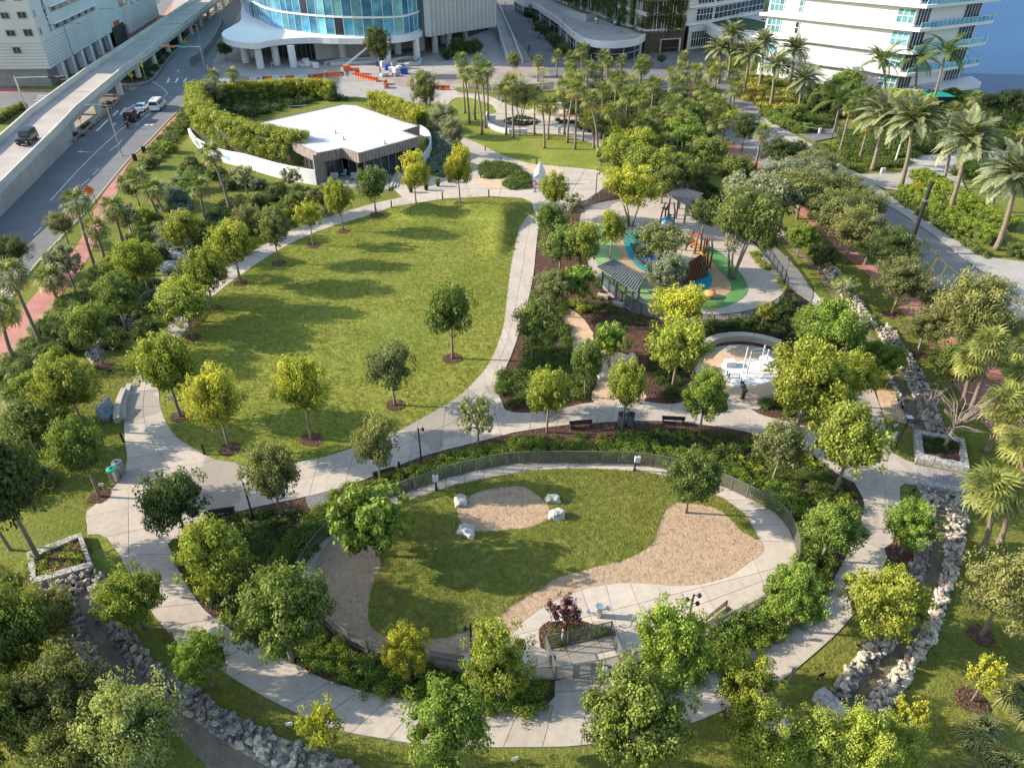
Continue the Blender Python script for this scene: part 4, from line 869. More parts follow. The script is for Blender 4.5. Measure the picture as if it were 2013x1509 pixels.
SPEC = dict(  # kind: crown meshes and limb meshes
    oak=dict(nc=60, rc=.225, n=14500, ls=.032, shell=.66, flat=.85, taper=.25, cb=.34),
    lobe=dict(nc=74, rc=.19, n=24000, ls=.026, shell=.72, flat=.62, taper=.1, cb=.30),
    feather=dict(nc=85, rc=.20, n=24000, ls=.022, shell=.6, flat=.5, taper=.1, cb=.28),
    thin=dict(nc=34, rc=.17, n=2600, ls=.045, shell=.7, flat=.8, taper=.2, cb=.34),
    multi=dict(nc=64, rc=.20, n=12000, ls=.028, shell=.75, flat=.7, taper=.0, cb=.36),
    broad=dict(nc=56, rc=.22, n=6000, ls=.066, shell=.66, flat=.7, taper=.1, cb=.30),
    bush=dict(nc=40, rc=.30, n=9000, ls=.045, shell=.6, flat=.8, taper=.15, cb=.0))
PROTO = {}
for kk, (kn, sp) in enumerate(SPEC.items()):
    cb = sp.pop('cb'); PROTO[kn] = []
    for v in range(3 if kn in ('oak', 'lobe', 'feather') else 2):
        cm, C, Rr = crown_mesh('crown', 100 + kk * 10 + v, **sp)
        PROTO[kn].append((cm, limb_mesh('trunk', 50 + kk * 7 + v, C, cb, .042 if kn != 'multi' else .028, 4 if kn == 'multi' else 1), cb))
TREES = []
mulch_rings = MB()
def tree(kind, bx, by, ty, wpx, color, label, group=None, cat='tree', name=None, ring=False, cb=None, zb=0.0, sq=1.0):
    g = G(bx, by, zb); H = HT(bx, by, ty) if zb == 0 else HT(bx, by, ty) * .85; mid = (by + ty) / 2; rad = wpx / 2 / PM(mid) * (1.12 - .5 * H / CH)
    v = rnd.randrange(len(PROTO[kind])); cm, tm, c0 = PROTO[kind][v]; cb = c0 if cb is None else cb
    t = thing(name or ('shrub' if kind == 'bush' else 'tree'), label, cat, g, rnd.uniform(0, 6.28), group)
    H *= .95
    if kind != 'bush': link('trunk', tm, t, (0, 0, 0), 0, (rad, rad, H * (1 if cb == c0 else 1)))
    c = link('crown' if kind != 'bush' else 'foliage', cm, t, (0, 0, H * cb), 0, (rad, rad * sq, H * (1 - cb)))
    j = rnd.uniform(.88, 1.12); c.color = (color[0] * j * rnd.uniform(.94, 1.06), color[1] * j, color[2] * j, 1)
    if ring:
        r = .75 + rnd.random() * .2; P = [Vector((g.x + r * math.cos(a) * rnd.uniform(.85, 1.15), g.y + r * math.sin(a) * rnd.uniform(.85, 1.15), 0)) for a in [i * .5236 for i in range(12)]]
        z = .05 + (hill(g.x, g.y) if inside(g, lawnP) else 0); mulch_rings.prism(P, z - .03, z + .03)
    TREES.append(t); return t
LW = 'on the west rim of the big lawn'
# trees round the big lawn -------------------------------------------------
T = [
 ('oak', 890, 705, 545, 104, MID, 'round dark green oak standing alone inside the big lawn near its east path'),
 ('oak', 777, 797, 668, 100, OLV, 'grey-green oak inside the big lawn, north of the lamp post'),
 ('oak', 613, 864, 697, 112, YEL, 'bright yellow-green oak inside the south part of the big lawn'),
 ('oak', 452, 884, 710, 118, YEL, 'yellow leaning oak at the southwest curve of the big lawn beside a short bollard'),
 ('oak', 355, 819, 652, 122, YG, 'wide yellow-green oak beside the small white marker plate, southwest of the big lawn'),
 ('oak', 421, 609, 482, 92, YG, 'yellow-green oak ' + LW + ', north of the wide pale-barked pair'),
 ('oak', 474, 557, 425, 98, YG, 'full yellow-green oak ' + LW + ' where the path is widest'),
 ('oak', 549, 518, 400, 66, OLV, 'slim olive oak ' + LW + ', south of a sparse tree'),
 ('thin', 616, 483, 385, 60, YEL, 'sparse yellow small tree at the northwest rim of the big lawn'),
 ('oak', 675, 455, 345, 62, YEL, 'tall narrow yellow oak at the northwest rim of the big lawn'),
 ('oak', 740, 423, 320, 70, MID, 'green oak in front of the pavilion terrace, west of its steps'),
 ('oak', 819, 409, 292, 64, YEL, 'yellow propped tree with three stakes in front of the pavilion steps'),
 ('oak', 905, 402, 280, 60, YEL, 'upright yellow-green tree on the north tip of the big lawn'),
 ('oak', 384, 632, 535, 112, YG, 'wide yellow-green oak leaning over the lawn path, northern of a close pair'),
 ('oak', 379, 664, 560, 120, YG, 'pale-barked wide oak over the lawn path, southern of a close pair'),
 ('oak', 204, 717, 590, 92, MID, 'dark yellow-tipped tree in a mulch ring beside the west rock ditch'),
 ('oak', 495, 468, 398, 58, OLV, 'small olive tree west of the lawn path among blue-grey shrubs'),
 ('oak', 371, 1065, 925, 142, DRK, 'dark open-crowned tree beside the black bench at the west plaza'),
 ('oak', 554, 1020, 872, 112, OLV, 'olive leaning tree in the shrub bed at the lamp post south of the big lawn'),
 ('oak', 750, 952, 812, 92, OLV, 'grey-green tree in the mulch beside the gravel corner'),
 ('thin', 941, 882, 772, 90, PAL, 'light sparse tree between the path fork and the dog park fence'),
 ('oak', 1075, 850, 716, 92, YG, 'light green tree behind the west bench of the upper crossing path'),
 ('oak', 1222, 846, 702, 80, YG, 'green tree in front of the pair of dark litter bins'),
 ('lobe', 1374, 858, 722, 98, BRI, 'mid green full tree beside the east bench of the crossing path'),
 ('oak', 1149, 781, 662, 76, MID, 'slim green tree on the mulch island west of the sandy stepping path'),
 ('lobe', 1348, 1009, 882, 116, MID, 'green tree with a white trunk growing from the sand of the dog park'),
 ('broad', 742, 1092, 962, 160, BRI, 'bright green large-leaved tree inside the west end of the dog park'),
 ('lobe', 575, 1300, 1135, 205, MID, 'very wide green tree over the ring path southwest of the dog park'),
 ('lobe', 805, 1344, 1228, 102, YEL, 'small yellow tree behind the dog park bench on the south fence'),
 ('lobe', 981, 1379, 1232, 148, YG, 'yellow-green tree west of the dog park double gate'),
 ('lobe', 1300, 1352, 1188, 160, BRI, 'tall green tree east of the dog park double gate'),
 ('lobe', 1240, 1508, 1325, 225, MID, 'very large green tree south of the ring path below the gate'),
 ('lobe', 885, 1525, 1352, 185, BRI, 'large bright green tree at the bottom edge, west of the open slab path'),
 ('thin', 650, 1488, 1378, 95, YEL, 'sparse yellow sapling between the ring path and the rock bank'),
 ('lobe', 1449, 1418, 1298, 134, YG, 'open yellow-green tree in a mulch ring beside the branch path'),
 ('lobe', 1545, 1240, 1122, 128, BRI, 'green tree leaning over the hedge by the southeast fence of the dog park'),
 ('lobe', 1706, 1262, 1130, 168, YG, 'bright yellow-green tree beside the east rock ditch and the ring path'),
 ('lobe', 1770, 1089, 992, 114, BRI, 'flat-topped green tree in a mulch ring by the west bank of the east ditch'),
 ('lobe', 1612, 1102, 992, 128, BRI, 'green tree with a white leaning trunk east of the dog park hedge'),
 ('oak', 1640, 968, 802, 160, YG, 'large yellow-olive tree beside the ring path junction east of the dog park'),
 ('oak', 1518, 945, 826, 112, OLV, 'olive tree in the shrub bed at the northeast of the dog park'),
 ('oak', 452, 1192, 1032, 150, YG, 'olive-yellow broad tree in the dark shrub bed at the inner edge of the ring path'),
 ('lobe', 1565, 842, 672, 180, YG, 'very full yellow-green tree southeast of the fitness circle'),
 ('lobe', 1612, 745, 588, 138, BRI, 'tall bright green tree between the fitness circle and the ring path'),
 ('lobe', 1662, 800, 690, 95, YG, 'yellow-green tree touching the ring path east of the fitness circle'),
 ('oak', 1322, 762, 620, 128, YG, 'large yellow-green tree west of the fitness circle'),
 ('oak', 1330, 668, 556, 122, YEL, 'yellow-green tree directly north of the large one west of the fitness circle'),
 ('oak', 1045, 708, 592, 96, MID, 'dark green tree beside the lawn path, opposite the lone lawn oak'),
 ('oak', 1080, 622, 530, 88, OLV, 'olive round tree between lawn path and bright large-leaved tree'),
 ('broad', 1137, 604, 522, 84, BRI, 'bright green large-leaved tree at the corner of the lower pergola'),
 ('broad', 1197, 722, 632, 76, BRI, 'bright green flat-tiered tree over the sandy stepping path'),
 ('oak', 1100, 542, 440, 88, MID, 'green tree west of the playground gate, southern of the row'),
 ('oak', 1140, 548, 430, 86, YG, 'yellow-green tree nearest the playground fence in the row west of it'),
 ('oak', 1082, 492, 398, 74, MID, 'dark green tree in the row along the lawn path, middle one'),
 ('oak', 1088, 432, 336, 66, YG, 'green tree at the north end of the row along the lawn path'),
 ('thin', 1122, 448, 375, 60, GRY, 'grey-leaved thin tree behind the row along the lawn path'),
 ('oak', 1199, 510, 408, 58, YG, 'small staked tree on the pale green rubber of the playground'),
 ('multi', 1240, 445, 318, 118, YEL, 'tall yellow multi-stemmed tree at the northwest of the playground'),
 ('oak', 1275, 378, 280, 120, YG, 'broad yellow-olive tree north of the playground'),
 ('oak', 1215, 360, 262, 92, YG, 'yellow-olive tree east of the sculpture garden'),
 ('multi', 1282, 545, 436, 122, OLV, 'thinly leaved multi-stemmed tree in the middle of the playground'),
 ('oak', 1300, 600, 490, 84, GRY, 'grey-green rounded tree beside the lower pergola'),
 ('multi', 1438, 548, 352, 140, MID, 'big multi-stemmed tree on the green rubber of the playground'),
 ('oak', 1378, 472, 388, 72, DRK, 'dark small tree between the upper pergola and the climbing posts'),
 ('thin', 1495, 646, 590, 40, YEL, 'tiny yellow sapling in the bed south of the playground'),
 ('oak', 1072, 812, 735, 80, MID, 'low green tree on the mulch island at the west end'),
]
for t in T: tree(*t, ring=(t[1] < 960 and 395 < t[2] < 900) or t[2] in (1089, 1418))
# big and smaller trees of the west side
T = [
 ('oak', 80, 1105, 832, 188, DRK, 'huge dark green tree at the west edge above the low stone planter'),
 ('oak', 20, 1080, 880, 130, DRK, 'dark green tree cut by the left edge beside the huge dark one'),
 ('oak', 196, 977, 822, 118, MID, 'leaning tree by the two litter bins west of the plaza'),
 ('oak', 168, 846, 702, 122, YG, 'yellow-green tree in the grass northwest of the serpentine bench'),
 ('oak', 80, 900, 800, 120, MID, 'mid green tree west of the leaning tree by the litter bins'),
 ('lobe', 285, 1235, 1122, 132, YG, 'bright yellow-green low tree between the west ditch and the ring path'),
 ('lobe', 418, 1352, 1246, 112, BRI, 'bright green small tree beside a bollard on the south lawn'),
 ('oak', 250, 650, 535, 88, MID, 'green tree over the northwest rock ditch, western of two'),
 ('oak', 298, 590, 462, 86, YG, 'yellow-tipped tree at the grey boulders of the northwest ditch'),
 ('oak', 240, 560, 500, 70, YG, 'small yellow-green tree north of the one over the northwest ditch'),
 ('feather', 45, 545, 455, 80, DRK, 'dark olive street tree beside the road kerb at the left edge'),
 ('thin', 150, 575, 470, 78, GRY, 'sparse grey-leaved tree on the pink pavement edge'),
 ('feather', 135, 480, 410, 60, OLV, 'olive tree by the pink pavement behind the tall palm'),
 ('thin', 262, 470, 395, 60, GRY, 'grey nearly leafless tree among the western palms'),
 ('oak', 370, 510, 410, 80, YG, 'yellow-green tree on the west bank north of the grey boulders'),
 ('oak', 275, 405, 335, 60, OLV, 'olive tree next to the pink pavement, north of the western palms'),
 ('thin', 488, 385, 320, 55, GRY, 'wispy grey sapling in front of the mural wall, western one'),
 ('thin', 580, 383, 325, 50, GRY, 'wispy grey sapling in front of the mural wall, eastern one'),
 ('oak', 585, 430, 372, 60, MID, 'small green tree north of the lawn path by the timber posts'),
 ('oak', 640, 420, 360, 55, OLV, 'small olive tree left of the tall narrow yellow oak'),
 ('feather', 420, 215, 150, 55, GRY, 'tall grey-green tree at the road bend behind the clipped berm hedge'),
 ('feather', 470, 245, 205, 60, DRK, 'dark green tree inside the pavilion courtyard'),
 ('feather', 838, 240, 128, 62, OLV, 'tall olive tree behind the pavilion by the orange barriers'),
 ('feather', 872, 268, 195, 60, GRY, 'silver-grey tree east of the pavilion, northern one'),
 ('feather', 893, 305, 222, 55, GRY, 'silver-grey tree east of the pavilion, southern one'),
 ('oak', 748, 150, 45, 58, DRK, 'bare-stemmed tall tree standing in the construction yard before the glass tower'),
 ('feather', 1010, 150, 98, 30, OLV, 'thin young tree at the foot of the concrete ramp'),
 ('feather', 1260, 165, 102, 40, OLV, 'olive tree in front of the round white-roofed building'),
 ('multi', 1024, 240, 155, 62, OLV, 'thick-trunked ficus in the round planter of the upper promenade'),
]
for t in T: tree(*t, ring=t[1] in (196,))
# east side oaks along the road
T = [
 ('feather', 1751, 619, 500, 112, OLV, 'olive street oak in its own mulch ring beside the yellow hydrant'),
 ('feather', 1870, 712, 522, 150, OLV, 'big olive oak over the pink pavement on the right'),
 ('feather', 1803, 696, 600, 112, OLV, 'olive oak over the east ditch below the pink pavement corner'),
 ('feather', 1855, 775, 668, 112, MID, 'dense feathery tree west of the right-hand palms'),
 ('feather', 1662, 515, 398, 112, OLV, 'olive oak at the middle of the row east of the playground'),
 ('feather', 1700, 520, 425, 105, OLV, 'olive oak at the south end of the roadside row, by the leaning black pole'),
 ('feather', 1740, 560, 440, 110, DRK, 'dark olive oak touching the leaning black pole'),
 ('feather', 1618, 480, 362, 122, OLV, 'olive oak north of the bright ditch-side tree'),
 ('feather', 1566, 430, 322, 112, OLV, 'olive oak on the grass east of the upper pergola'),
 ('feather', 1630, 420, 330, 105, OLV, 'olive oak overhanging the roadway north of the tall hedge'),
 ('feather', 1680, 450, 360, 98, OLV, 'olive oak overhanging the roadway beside the small hedge row'),
 ('feather', 1520, 400, 305, 96, GRY, 'greyish oak northeast of the big multi-stemmed playground tree'),
 ('thin', 1490, 470, 340, 130, GRY, 'large almost bare grey tree behind the playground'),
 ('lobe', 1567, 506, 438, 66, BRI, 'bright green round tree on the bank of the upper east ditch'),
 ('lobe', 1608, 540, 478, 62, DRK, 'small dark green tree over the upper east ditch'),
 ('feather', 1521, 342, 265, 76, DRK, 'dark clipped street tree beside the pink pavement, southern one'),
 ('feather', 1560, 335, 272, 70, DRK, 'dark street tree in the roadway verge opposite the barrier arm'),
 ('feather', 1457, 299, 215, 58, DRK, 'dark clipped street tree by the first pink pavement strip'),
 ('thin', 1654, 610, 545, 50, GRY, 'leafless grey sapling on the white rock bank'),
 ('lobe', 1722, 755, 670, 84, BRI, 'small green tree with labelled trunk by the upper crossing of the east ditch'),
 ('lobe', 1655, 590, 540, 60, YG, 'small yellow-green tree just west of the upper east ditch'),
 ('thin', 1688, 675, 612, 46, GRY, 'pale leafless sapling in a mulch ring by the ring path'),
 ('oak', 1340, 300, 225, 90, BRI, 'full green tree north of the playground between the palm grove and pergola'),
 ('oak', 1390, 345, 262, 96, MID, 'large green tree just north of the upper pergola'),
 ('oak', 1345, 262, 195, 76, MID, 'green tree at the south edge of the palm grove'),
 ('oak', 1442, 390, 300, 84, MID, 'green tree next to the second pink pavement strip'),
 ('oak', 1500, 520, 440, 40, MID, 'small green tree between playground fence and the path'),
 ('feather', 1928, 1250, 1085, 180, OLV, 'large pale olive tree on the lower right lawn with a blue object in it'),
 ('thin', 1909, 1378, 1292, 74, YEL, 'nearly leafless sapling in a round mulch ring at the lower right'),
 ('thin', 1770, 1450, 1378, 84, YEL, 'small yellow tree at the south end of the east ditch'),
 ('feather', 1960, 700, 620, 90, OLV, 'olive oak at the right edge over the yellow lane marks'),
 ('feather', 1990, 830, 740, 60, DRK, 'dark green tree behind the right-hand palms'),
 ('feather', 1440, 150, 108, 40, YG, 'small yellow-green tree among the date palms'),
]
T += [('multi', 1470, 455, 330, 120, GRY, 'grey twiggy tree between the big playground tree and the bare one'), ('thin', 1530, 455, 335, 120, OLV, 'thin olive canopy tree east of the bare grey tree'), ('multi', 1560, 395, 300, 110, GRY, 'grey-green many-stemmed tree over the path north of the ditch rocks'),
 ('feather', 1600, 360, 290, 90, OLV, 'olive tree over the roadway edge north of the row'), ('oak', 1350, 385, 300, 80, MID, 'green tree just west of the upper pergola roof'), ('oak', 1300, 400, 320, 80, MID, 'mid green tree behind the tall yellow multi-stemmed one'), ('feather', 1760, 600, 500, 80, OLV, 'olive tree behind the street oak with the hydrant'),
 ('feather', 1830, 640, 560, 90, OLV, 'olive tree between the hydrant oak and the big one over the pink pavement'), ('feather', 1900, 740, 640, 100, OLV, 'olive tree over the right pink pavement just left of the palms'), ('lobe', 1590, 690, 600, 90, BRI, 'bright green tree filling the gap above the fitness circle'), ('oak', 1250, 345, 245, 80, YG, 'yellow-olive tree between the oval lawn palms and the playground')]
for t in T: tree(*t, ring=t[1] in (1751, 1909, 1688, 1803, 1928))
for bx, by, ty, wd, lb in ((1470, 1525, 1402, 150, 'bright feathery yellow-green tree cut by the bottom edge, leftmost of four'), (1570, 1530, 1420, 150, 'bright feathery yellow-green tree at the bottom edge, second from left of four'),
                           (1660, 1525, 1398, 140, 'bright feathery yellow-green tree cut by the bottom edge near the coral wall'), (1735, 1525, 1432, 110, 'bright feathery yellow-green tree at the bottom edge, rightmost of four')):
    tree('feather', bx, by, ty, wd, (.24, .30, .06), lb)
for bx, by, ty, wd, c, lb in ((60, 1330, 1150, 190, MID, 'large dark feathery shrub tree at the lower left edge'), (150, 1420, 1290, 190, OLV, 'olive feathery shrub tree left of the west ditch'),
                              (40, 1480, 1330, 190, MID, 'dark green mass tree in the lower left corner'), (185, 1510, 1400, 180, OLV, 'olive bush tree at the bottom left edge'),
                              (300, 1490, 1340, 190, PAL, 'pale feathery tree over the south end of the west ditch'), (110, 1260, 1160, 130, OLV, 'olive feathery shrub tree north of the lower left mass'),
                              (20, 1200, 1110, 120, OLV, 'pale olive shrub tree at the left edge below the stone planter')):
    tree('feather', bx, by, ty, wd, c, lb, cb=.05)
mulch_rings.obj('mulch', M['mulch'], kind='stuff')
# ---------------------------------------------------------------- bare tree by the planter
def bare_tree(px, py, ty, wpx, label, seed, leafc=None):
    rs = random.Random(seed); g = G(px, py); H = HT(px, py, ty); Rd = wpx / 2 / PM(py); t = thing('bare_tree', label, 'tree', g)
    b = MB(); b.tube([(0, 0, 0), (.1, 0, H * .25), (.25, .05, H * .42)], [.13, .11, .09], 7); b.obj('trunk', M['dead'], t, True)
    b = MB()
    for i in range(34):
        a = rs.random() * 6.28; l = rs.uniform(.5, 1) * Rd; z1 = H * rs.uniform(.45, 1)
        P = [(.2, 0, H * .4), (.2 + l * .45 * math.cos(a), l * .45 * math.sin(a), H * .4 + (z1 - H * .4) * .6), (l * math.cos(a + .3), l * math.sin(a + .3), z1), (l * 1.1 * math.cos(a + .6), l * 1.1 * math.sin(a + .6), z1 - .2)]
        b.tube(P, [.05, .03, .018, .008], 4, False)
    b.obj('branches', M['dead'], t, True); return t
bare_tree(1850, 888, 765, 120, 'leafless tangled tree leaning out of the square coral stone planter', 3)
bare_tree(1800, 830, 760, 70, 'leafless low tangle of branches beside the right ditch bank', 5)
# ---------------------------------------------------------------- palms
def fan_mesh(name, seed, L=1.0, seg=11, pet=.9, mt=None, droop=.35):
    rs = random.Random(seed); V = []; tt = []
    def q(a, b, c, d, t): V.extend([a, b, c, d]); tt.append(t)
    q((0, -.02, 0), (0, .02, 0), (pet, .015, .06), (pet, -.015, .06), .3)
    for i in range(seg):
        a = (i / (seg - 1) - .5) * 3.9; l = L * rs.uniform(.8, 1.05) * (1 - .12 * abs(a) / 2); w = .075 * L
        d = Vector((math.cos(a), math.sin(a), 0)); n = Vector((-d.y, d.x, 0)); o = Vector((pet, 0, .06))
        m1 = o + d * l * .55 + Vector((0, 0, .05 + .06 * (i % 2))); e = o + d * l + Vector((0, 0, -droop * l * rs.uniform(.5, 1.2)))
        t = rs.uniform(.2, .9); q(o, m1 - n * w, e, m1 + n * w, t)
    return fast_mesh(name, [tuple(p) for p in V], 4, mt or M['leaf'], tt)
def pinnate_mesh(name, seed, L=3.2, arch=1.0, nl=52, ll=.66, mt=None, vee=.35):
    rs = random.Random(seed); V = []; tt = []
    def P(t): return Vector((L * (t - .12 * arch * t * t), 0, L * (.30 * t - .55 * arch * t * t)))
    for i in range(8):
        a, b = P(i / 8), P((i + 1) / 8); w = .045 * (1 - i / 9)
        V.extend([a + Vector((0, w, 0)), b + Vector((0, w, 0)), b - Vector((0, w, 0)), a - Vector((0, w, 0))]); tt.append(.5)
    for i in range(nl):
        t = .12 + .87 * i / nl; p = P(t); T_ = (P(min(1, t + .02)) - p).normalized(); l = ll * math.sin(math.pi * min(1, .18 + t * .8)) * rs.uniform(.85, 1.1)
        for s in (-1, 1):
            d = (T_ * .75 + Vector((0, s * .85, vee * rs.uniform(.3, 1)))).normalized(); n = T_.cross(d).normalized(); n2 = d.cross(n) * .034
            e = p + d * l + Vector((0, 0, -.12 * l)); V.extend([p - n2, p + d * l * .5 - n2 * 1.3, e, p + d * l * .5 + n2 * 1.3]); tt.append(rs.uniform(.15, .95))
    return fast_mesh(name, [tuple(p) for p in V], 4, mt or M['leaf'], tt)
FAN = [fan_mesh('frond', i) for i in range(3)]
FANB = [fan_mesh('frond', 20 + i, 1.0, 15, .5, None, .1) for i in range(2)]
DATE = [pinnate_mesh('frond', i) for i in range(3)]
ROY = [pinnate_mesh('frond', 10 + i, 3.4, 1.35, 24, .75, None, -.1) for i in range(2)]
ARE = [pinnate_mesh('frond', 30 + i, 2.0, 1.0, 12, .5, None, .2) for i in range(2)]
DEADM = mat('dead_frond', (.36, .24, .12), (.25, .17, .09), 3, vary=.1)
def trunk_m(name, r0, r1, H, lean, m, rings=True, n=8):
    b = MB(); P = []; rr = []; k = 14
    for i in range(k + 1):
        t = i / k; P.append((lean[0] * t * t, lean[1] * t * t, H * t)); rr.append((r0 + (r1 - r0) * t) * (1 + (.07 * (i % 2) if rings else 0)) + (.12 * (1 - t) ** 8))
    b.tube(P, rr, n); return b.mesh(name, m, True)
def palm(kind, bx, by, cy, color, label, group=None, scale=1.0, cx=None, nf=None, joined=False, name=None):
    """bx, by foot; cx, cy where the crown's heart is seen"""
    g = G(bx, by); H = HT(bx, by, cy); rs = random.Random(int(bx * 7 + by))
    lean = Vector((0, 0, 0))
    if cx is not None: q = G(cx, cy, H); lean = Vector((q.x - g.x, 0, 0)); 
    if lean.length > 2.5: lean *= 2.5 / lean.length
    t = thing(name or {'sabal': 'sabal_palm', 'date': 'date_palm', 'royal': 'royal_palm', 'silver': 'silver_fan_palm', 'areca': 'clumping_palm'}[kind], label, 'palm tree', g, 0, group)
    r = {'sabal': (.17, .14), 'date': (.30, .24), 'royal': (.26, .14), 'silver': (.24, .2), 'areca': (.05, .04)}[kind]
    specs = []
    def fr(ms, n, el0, el1, sc, z=0, dead=0, off=(0, 0, 0)):
        for i in range(n):
            u = (i + .5) / n; el = el0 + (el1 - el0) * u; az = i * 2.39996 + rs.uniform(-.3, .3)
            specs.append((rs.choice(ms), (lean.x + off[0], lean.y + off[1], H + z + off[2]), (rs.uniform(-.25, .25), -el, az), sc * rs.uniform(.85, 1.1), i < dead))
    if kind == 'areca':
        b = MB()
        for k in range(6):
            a = k * 1.05; l = (.9 * math.cos(a), .9 * math.sin(a)); h = H * rs.uniform(.7, 1.05)
            b.tube([(l[0] * .3, l[1] * .3, 0), (l[0] * .6, l[1] * .6, h * .6), (l[0], l[1], h)], [.05, .045, .04], 5)
            fr(ARE, 7, -.1, 1.25, scale * .8, h - H, 0, (l[0], l[1], 0))
        b.obj('stems', M['ptrunk'], t, True)
    else:
        link('trunk', trunk_m('trunk', r[0], r[1], H, lean, M['ptrunk']), t)
        if kind == 'sabal': fr(FAN, nf or 30, -1.0, 1.35, scale * 1.05, .1, 4)
        if kind == 'silver': fr(FANB, 22, -.5, 1.3, scale * 1.5)
        if kind == 'date':
            fr(DATE, nf or 42, -.45, 1.3, scale); b = MB(); b.lathe([(.26, -1.0), (.42, -.5), (.46, 0), (.3, .3), (.05, .4)], 10, (lean.x, lean.y, H)); b.obj('crown_base', M['ptrunk'], t, True)
        if kind == 'royal':
            fr(ROY, 18, -.25, 1.25, scale); b = MB(); b.tube([(lean.x, lean.y, H - 1.3), (lean.x, lean.y, H + .3)], [.17, .1], 8); b.obj('crownshaft', CSM, t, True)
    if joined:
        Vs = []; ts = []
        for ms, lo, ro, s, dd in specs:
            n = len(ms.vertices); co = np.empty(n * 3, dtype=np.float32); ms.vertices.foreach_get('co', co); co = co.reshape(-1, 3)
            from mathutils import Euler
            Rm = np.array(Euler(ro).to_matrix()); Vs.append((co * s) @ Rm.T + np.array(lo)); tv = np.empty(n, dtype=np.float32); ms.attributes['tint'].data.foreach_get('value', tv); ts.append(tv[::4])
        o = link('crown', fast_mesh('crown', np.vstack(Vs), 4, M['leaf'], np.concatenate(ts)), t); o.color = (*color, 1)
    else:
        for ms, lo, ro, s, dd in specs:
            f = link('frond', ms, t, lo, ro, s); j = rs.uniform(.85, 1.15); c = (.30, .20, .08) if dd else tuple(v * j for v in color); f.color = (*c, 1)
    return t
CSM = mat('crownshaft_green', (.16, .24, .06), rough=.4)
SAB, SABY, DAT, ROYC, SIL, ARC = (.17, .21, .07), (.22, .25, .07), (.25, .29, .17), (.09, .14, .035), (.42, .50, .48), (.30, .36, .03)
W = 'western palm'
for a in [
 (191, 537, 400, 'tall sabal palm closest to the orange road sign', 150), (213, 528, 452, 'shorter sabal palm right of the tall one by the orange sign', 188), (244, 481, 412, 'sabal palm above the shorter pair by the grass verge', 222),
 (337, 460, 375, 'slender sabal palm with blue-grey shrubs at its foot, left of two', 300), (313, 431, 355, 'sabal palm behind the slender one on the west bank', 272), (406, 441, 370, 'dark full sabal palm in the middle of the west planting', 392),
 (453, 415, 305, 'leaning sabal palm in front of the mural wall', 415), (85, 685, 545, 'tall sabal palm rising from the long grass at the left, right of two', 22), (32, 717, 612, 'tall sabal palm rising from the long grass, left edge', 2),
 (114, 592, 552, 'short sabal palm with brown skirt standing on the pink pavement edge', 98)]:
    palm('sabal', a[0], a[1], a[2], SAB, a[3], 'sabal palms of the west planting', 1.0, a[4])
oval = [(914, 223, 122, 906), (923, 243, 150, 914), (934, 236, 125, 940), (948, 265, 152, 934), (954, 252, 154, 948), (995, 265, 178, 993), (1009, 270, 165, 1003), (1050, 265, 186, 1052), (1070, 292, 210, 1066), (1077, 274, 210, 1083),
        (1109, 265, 174, 1107), (1115, 281, 180, 1127), (1130, 294, 178, 1134), (1145, 278, 235, 1152), (1167, 292, 235, 1160), (1174, 308, 196, 1158), (960, 245, 140, 958)]
D_ = ['leftmost slender palm on the upper oval lawn', 'second slender palm of the left cluster on the upper oval lawn', 'short-crowned palm at the back of the left cluster on the oval lawn', 'frontmost palm of the left cluster on the upper oval lawn',
      'palm beside the curved white seat wall', 'thin palm left of the round planter', 'palm directly in front of the round planter', 'dark-crowned palm right of the round planter', 'curved-trunk palm at the middle front of the oval lawn', 'thin palm behind the curved-trunk one',
      'palm at the stone pedestal of the promenade', 'leaning palm in a mulch ring right of the promenade pedestal', 'tall straight palm at the front right of the oval lawn', 'short palm leaning over the promenade edge', 'bent palm at the right end of the oval lawn', 'rightmost palm on the oval lawn, nearest the yellow trees', 'rear palm of the left cluster on the oval lawn']
for (a, b_, c, x), d in zip(oval, D_): palm('sabal', a, b_, c, SABY if a % 2 else SAB, d, 'palms on the upper oval lawn', 1.0, x, 28)
for a in [(1057, 160, 122, 'first palm rising before the grey ramp mouth'), (1094, 150, 113, 'second palm east of the ramp mouth, before the orange diamonds'), (1139, 158, 116, 'palm in front of the round-fronted building, left'), (1192, 170, 124, 'palm in front of the round-fronted building, centre'), (1219, 165, 122, 'palm in front of the round-fronted building, right'), (1338, 160, 115, 'lone round-headed palm before the dark garage entrance'),
          (468, 200, 148, 'palm left of the white barriers behind the berm hedge, right of two'), (432, 205, 152, 'palm behind the berm hedge by the white truck')]:
    palm('sabal', a[0], a[1], a[2], SAB, a[3], None, .95, None, 26)
for a in [(1412, 165, 98, 1417), (1431, 156, 70, 1439), (1462, 187, 110, 1473), (1492, 174, 88, 1500), (1514, 211, 133, 1523), (1568, 219, 160, 1579), (1552, 175, 100, 1562)]:
    palm('date', a[0], a[1], a[2], DAT, {1412: 'leftmost date palm beside the condominium forecourt', 1431: 'tall date palm behind the leftmost one, orange flowers at its foot', 1462: 'date palm in the middle of the northern group, over yellow shrubs', 1492: 'date palm behind the yellow shrubs nearest the white terrace', 1514: 'front date palm with the lamp post to its left', 1568: 'rightmost date palm of the northern group before the white tower', 1552: 'date palm whose shadow falls on the white tower wall'}[a[0]], 'date palms in the condominium garden', 1.3, a[3], 40)
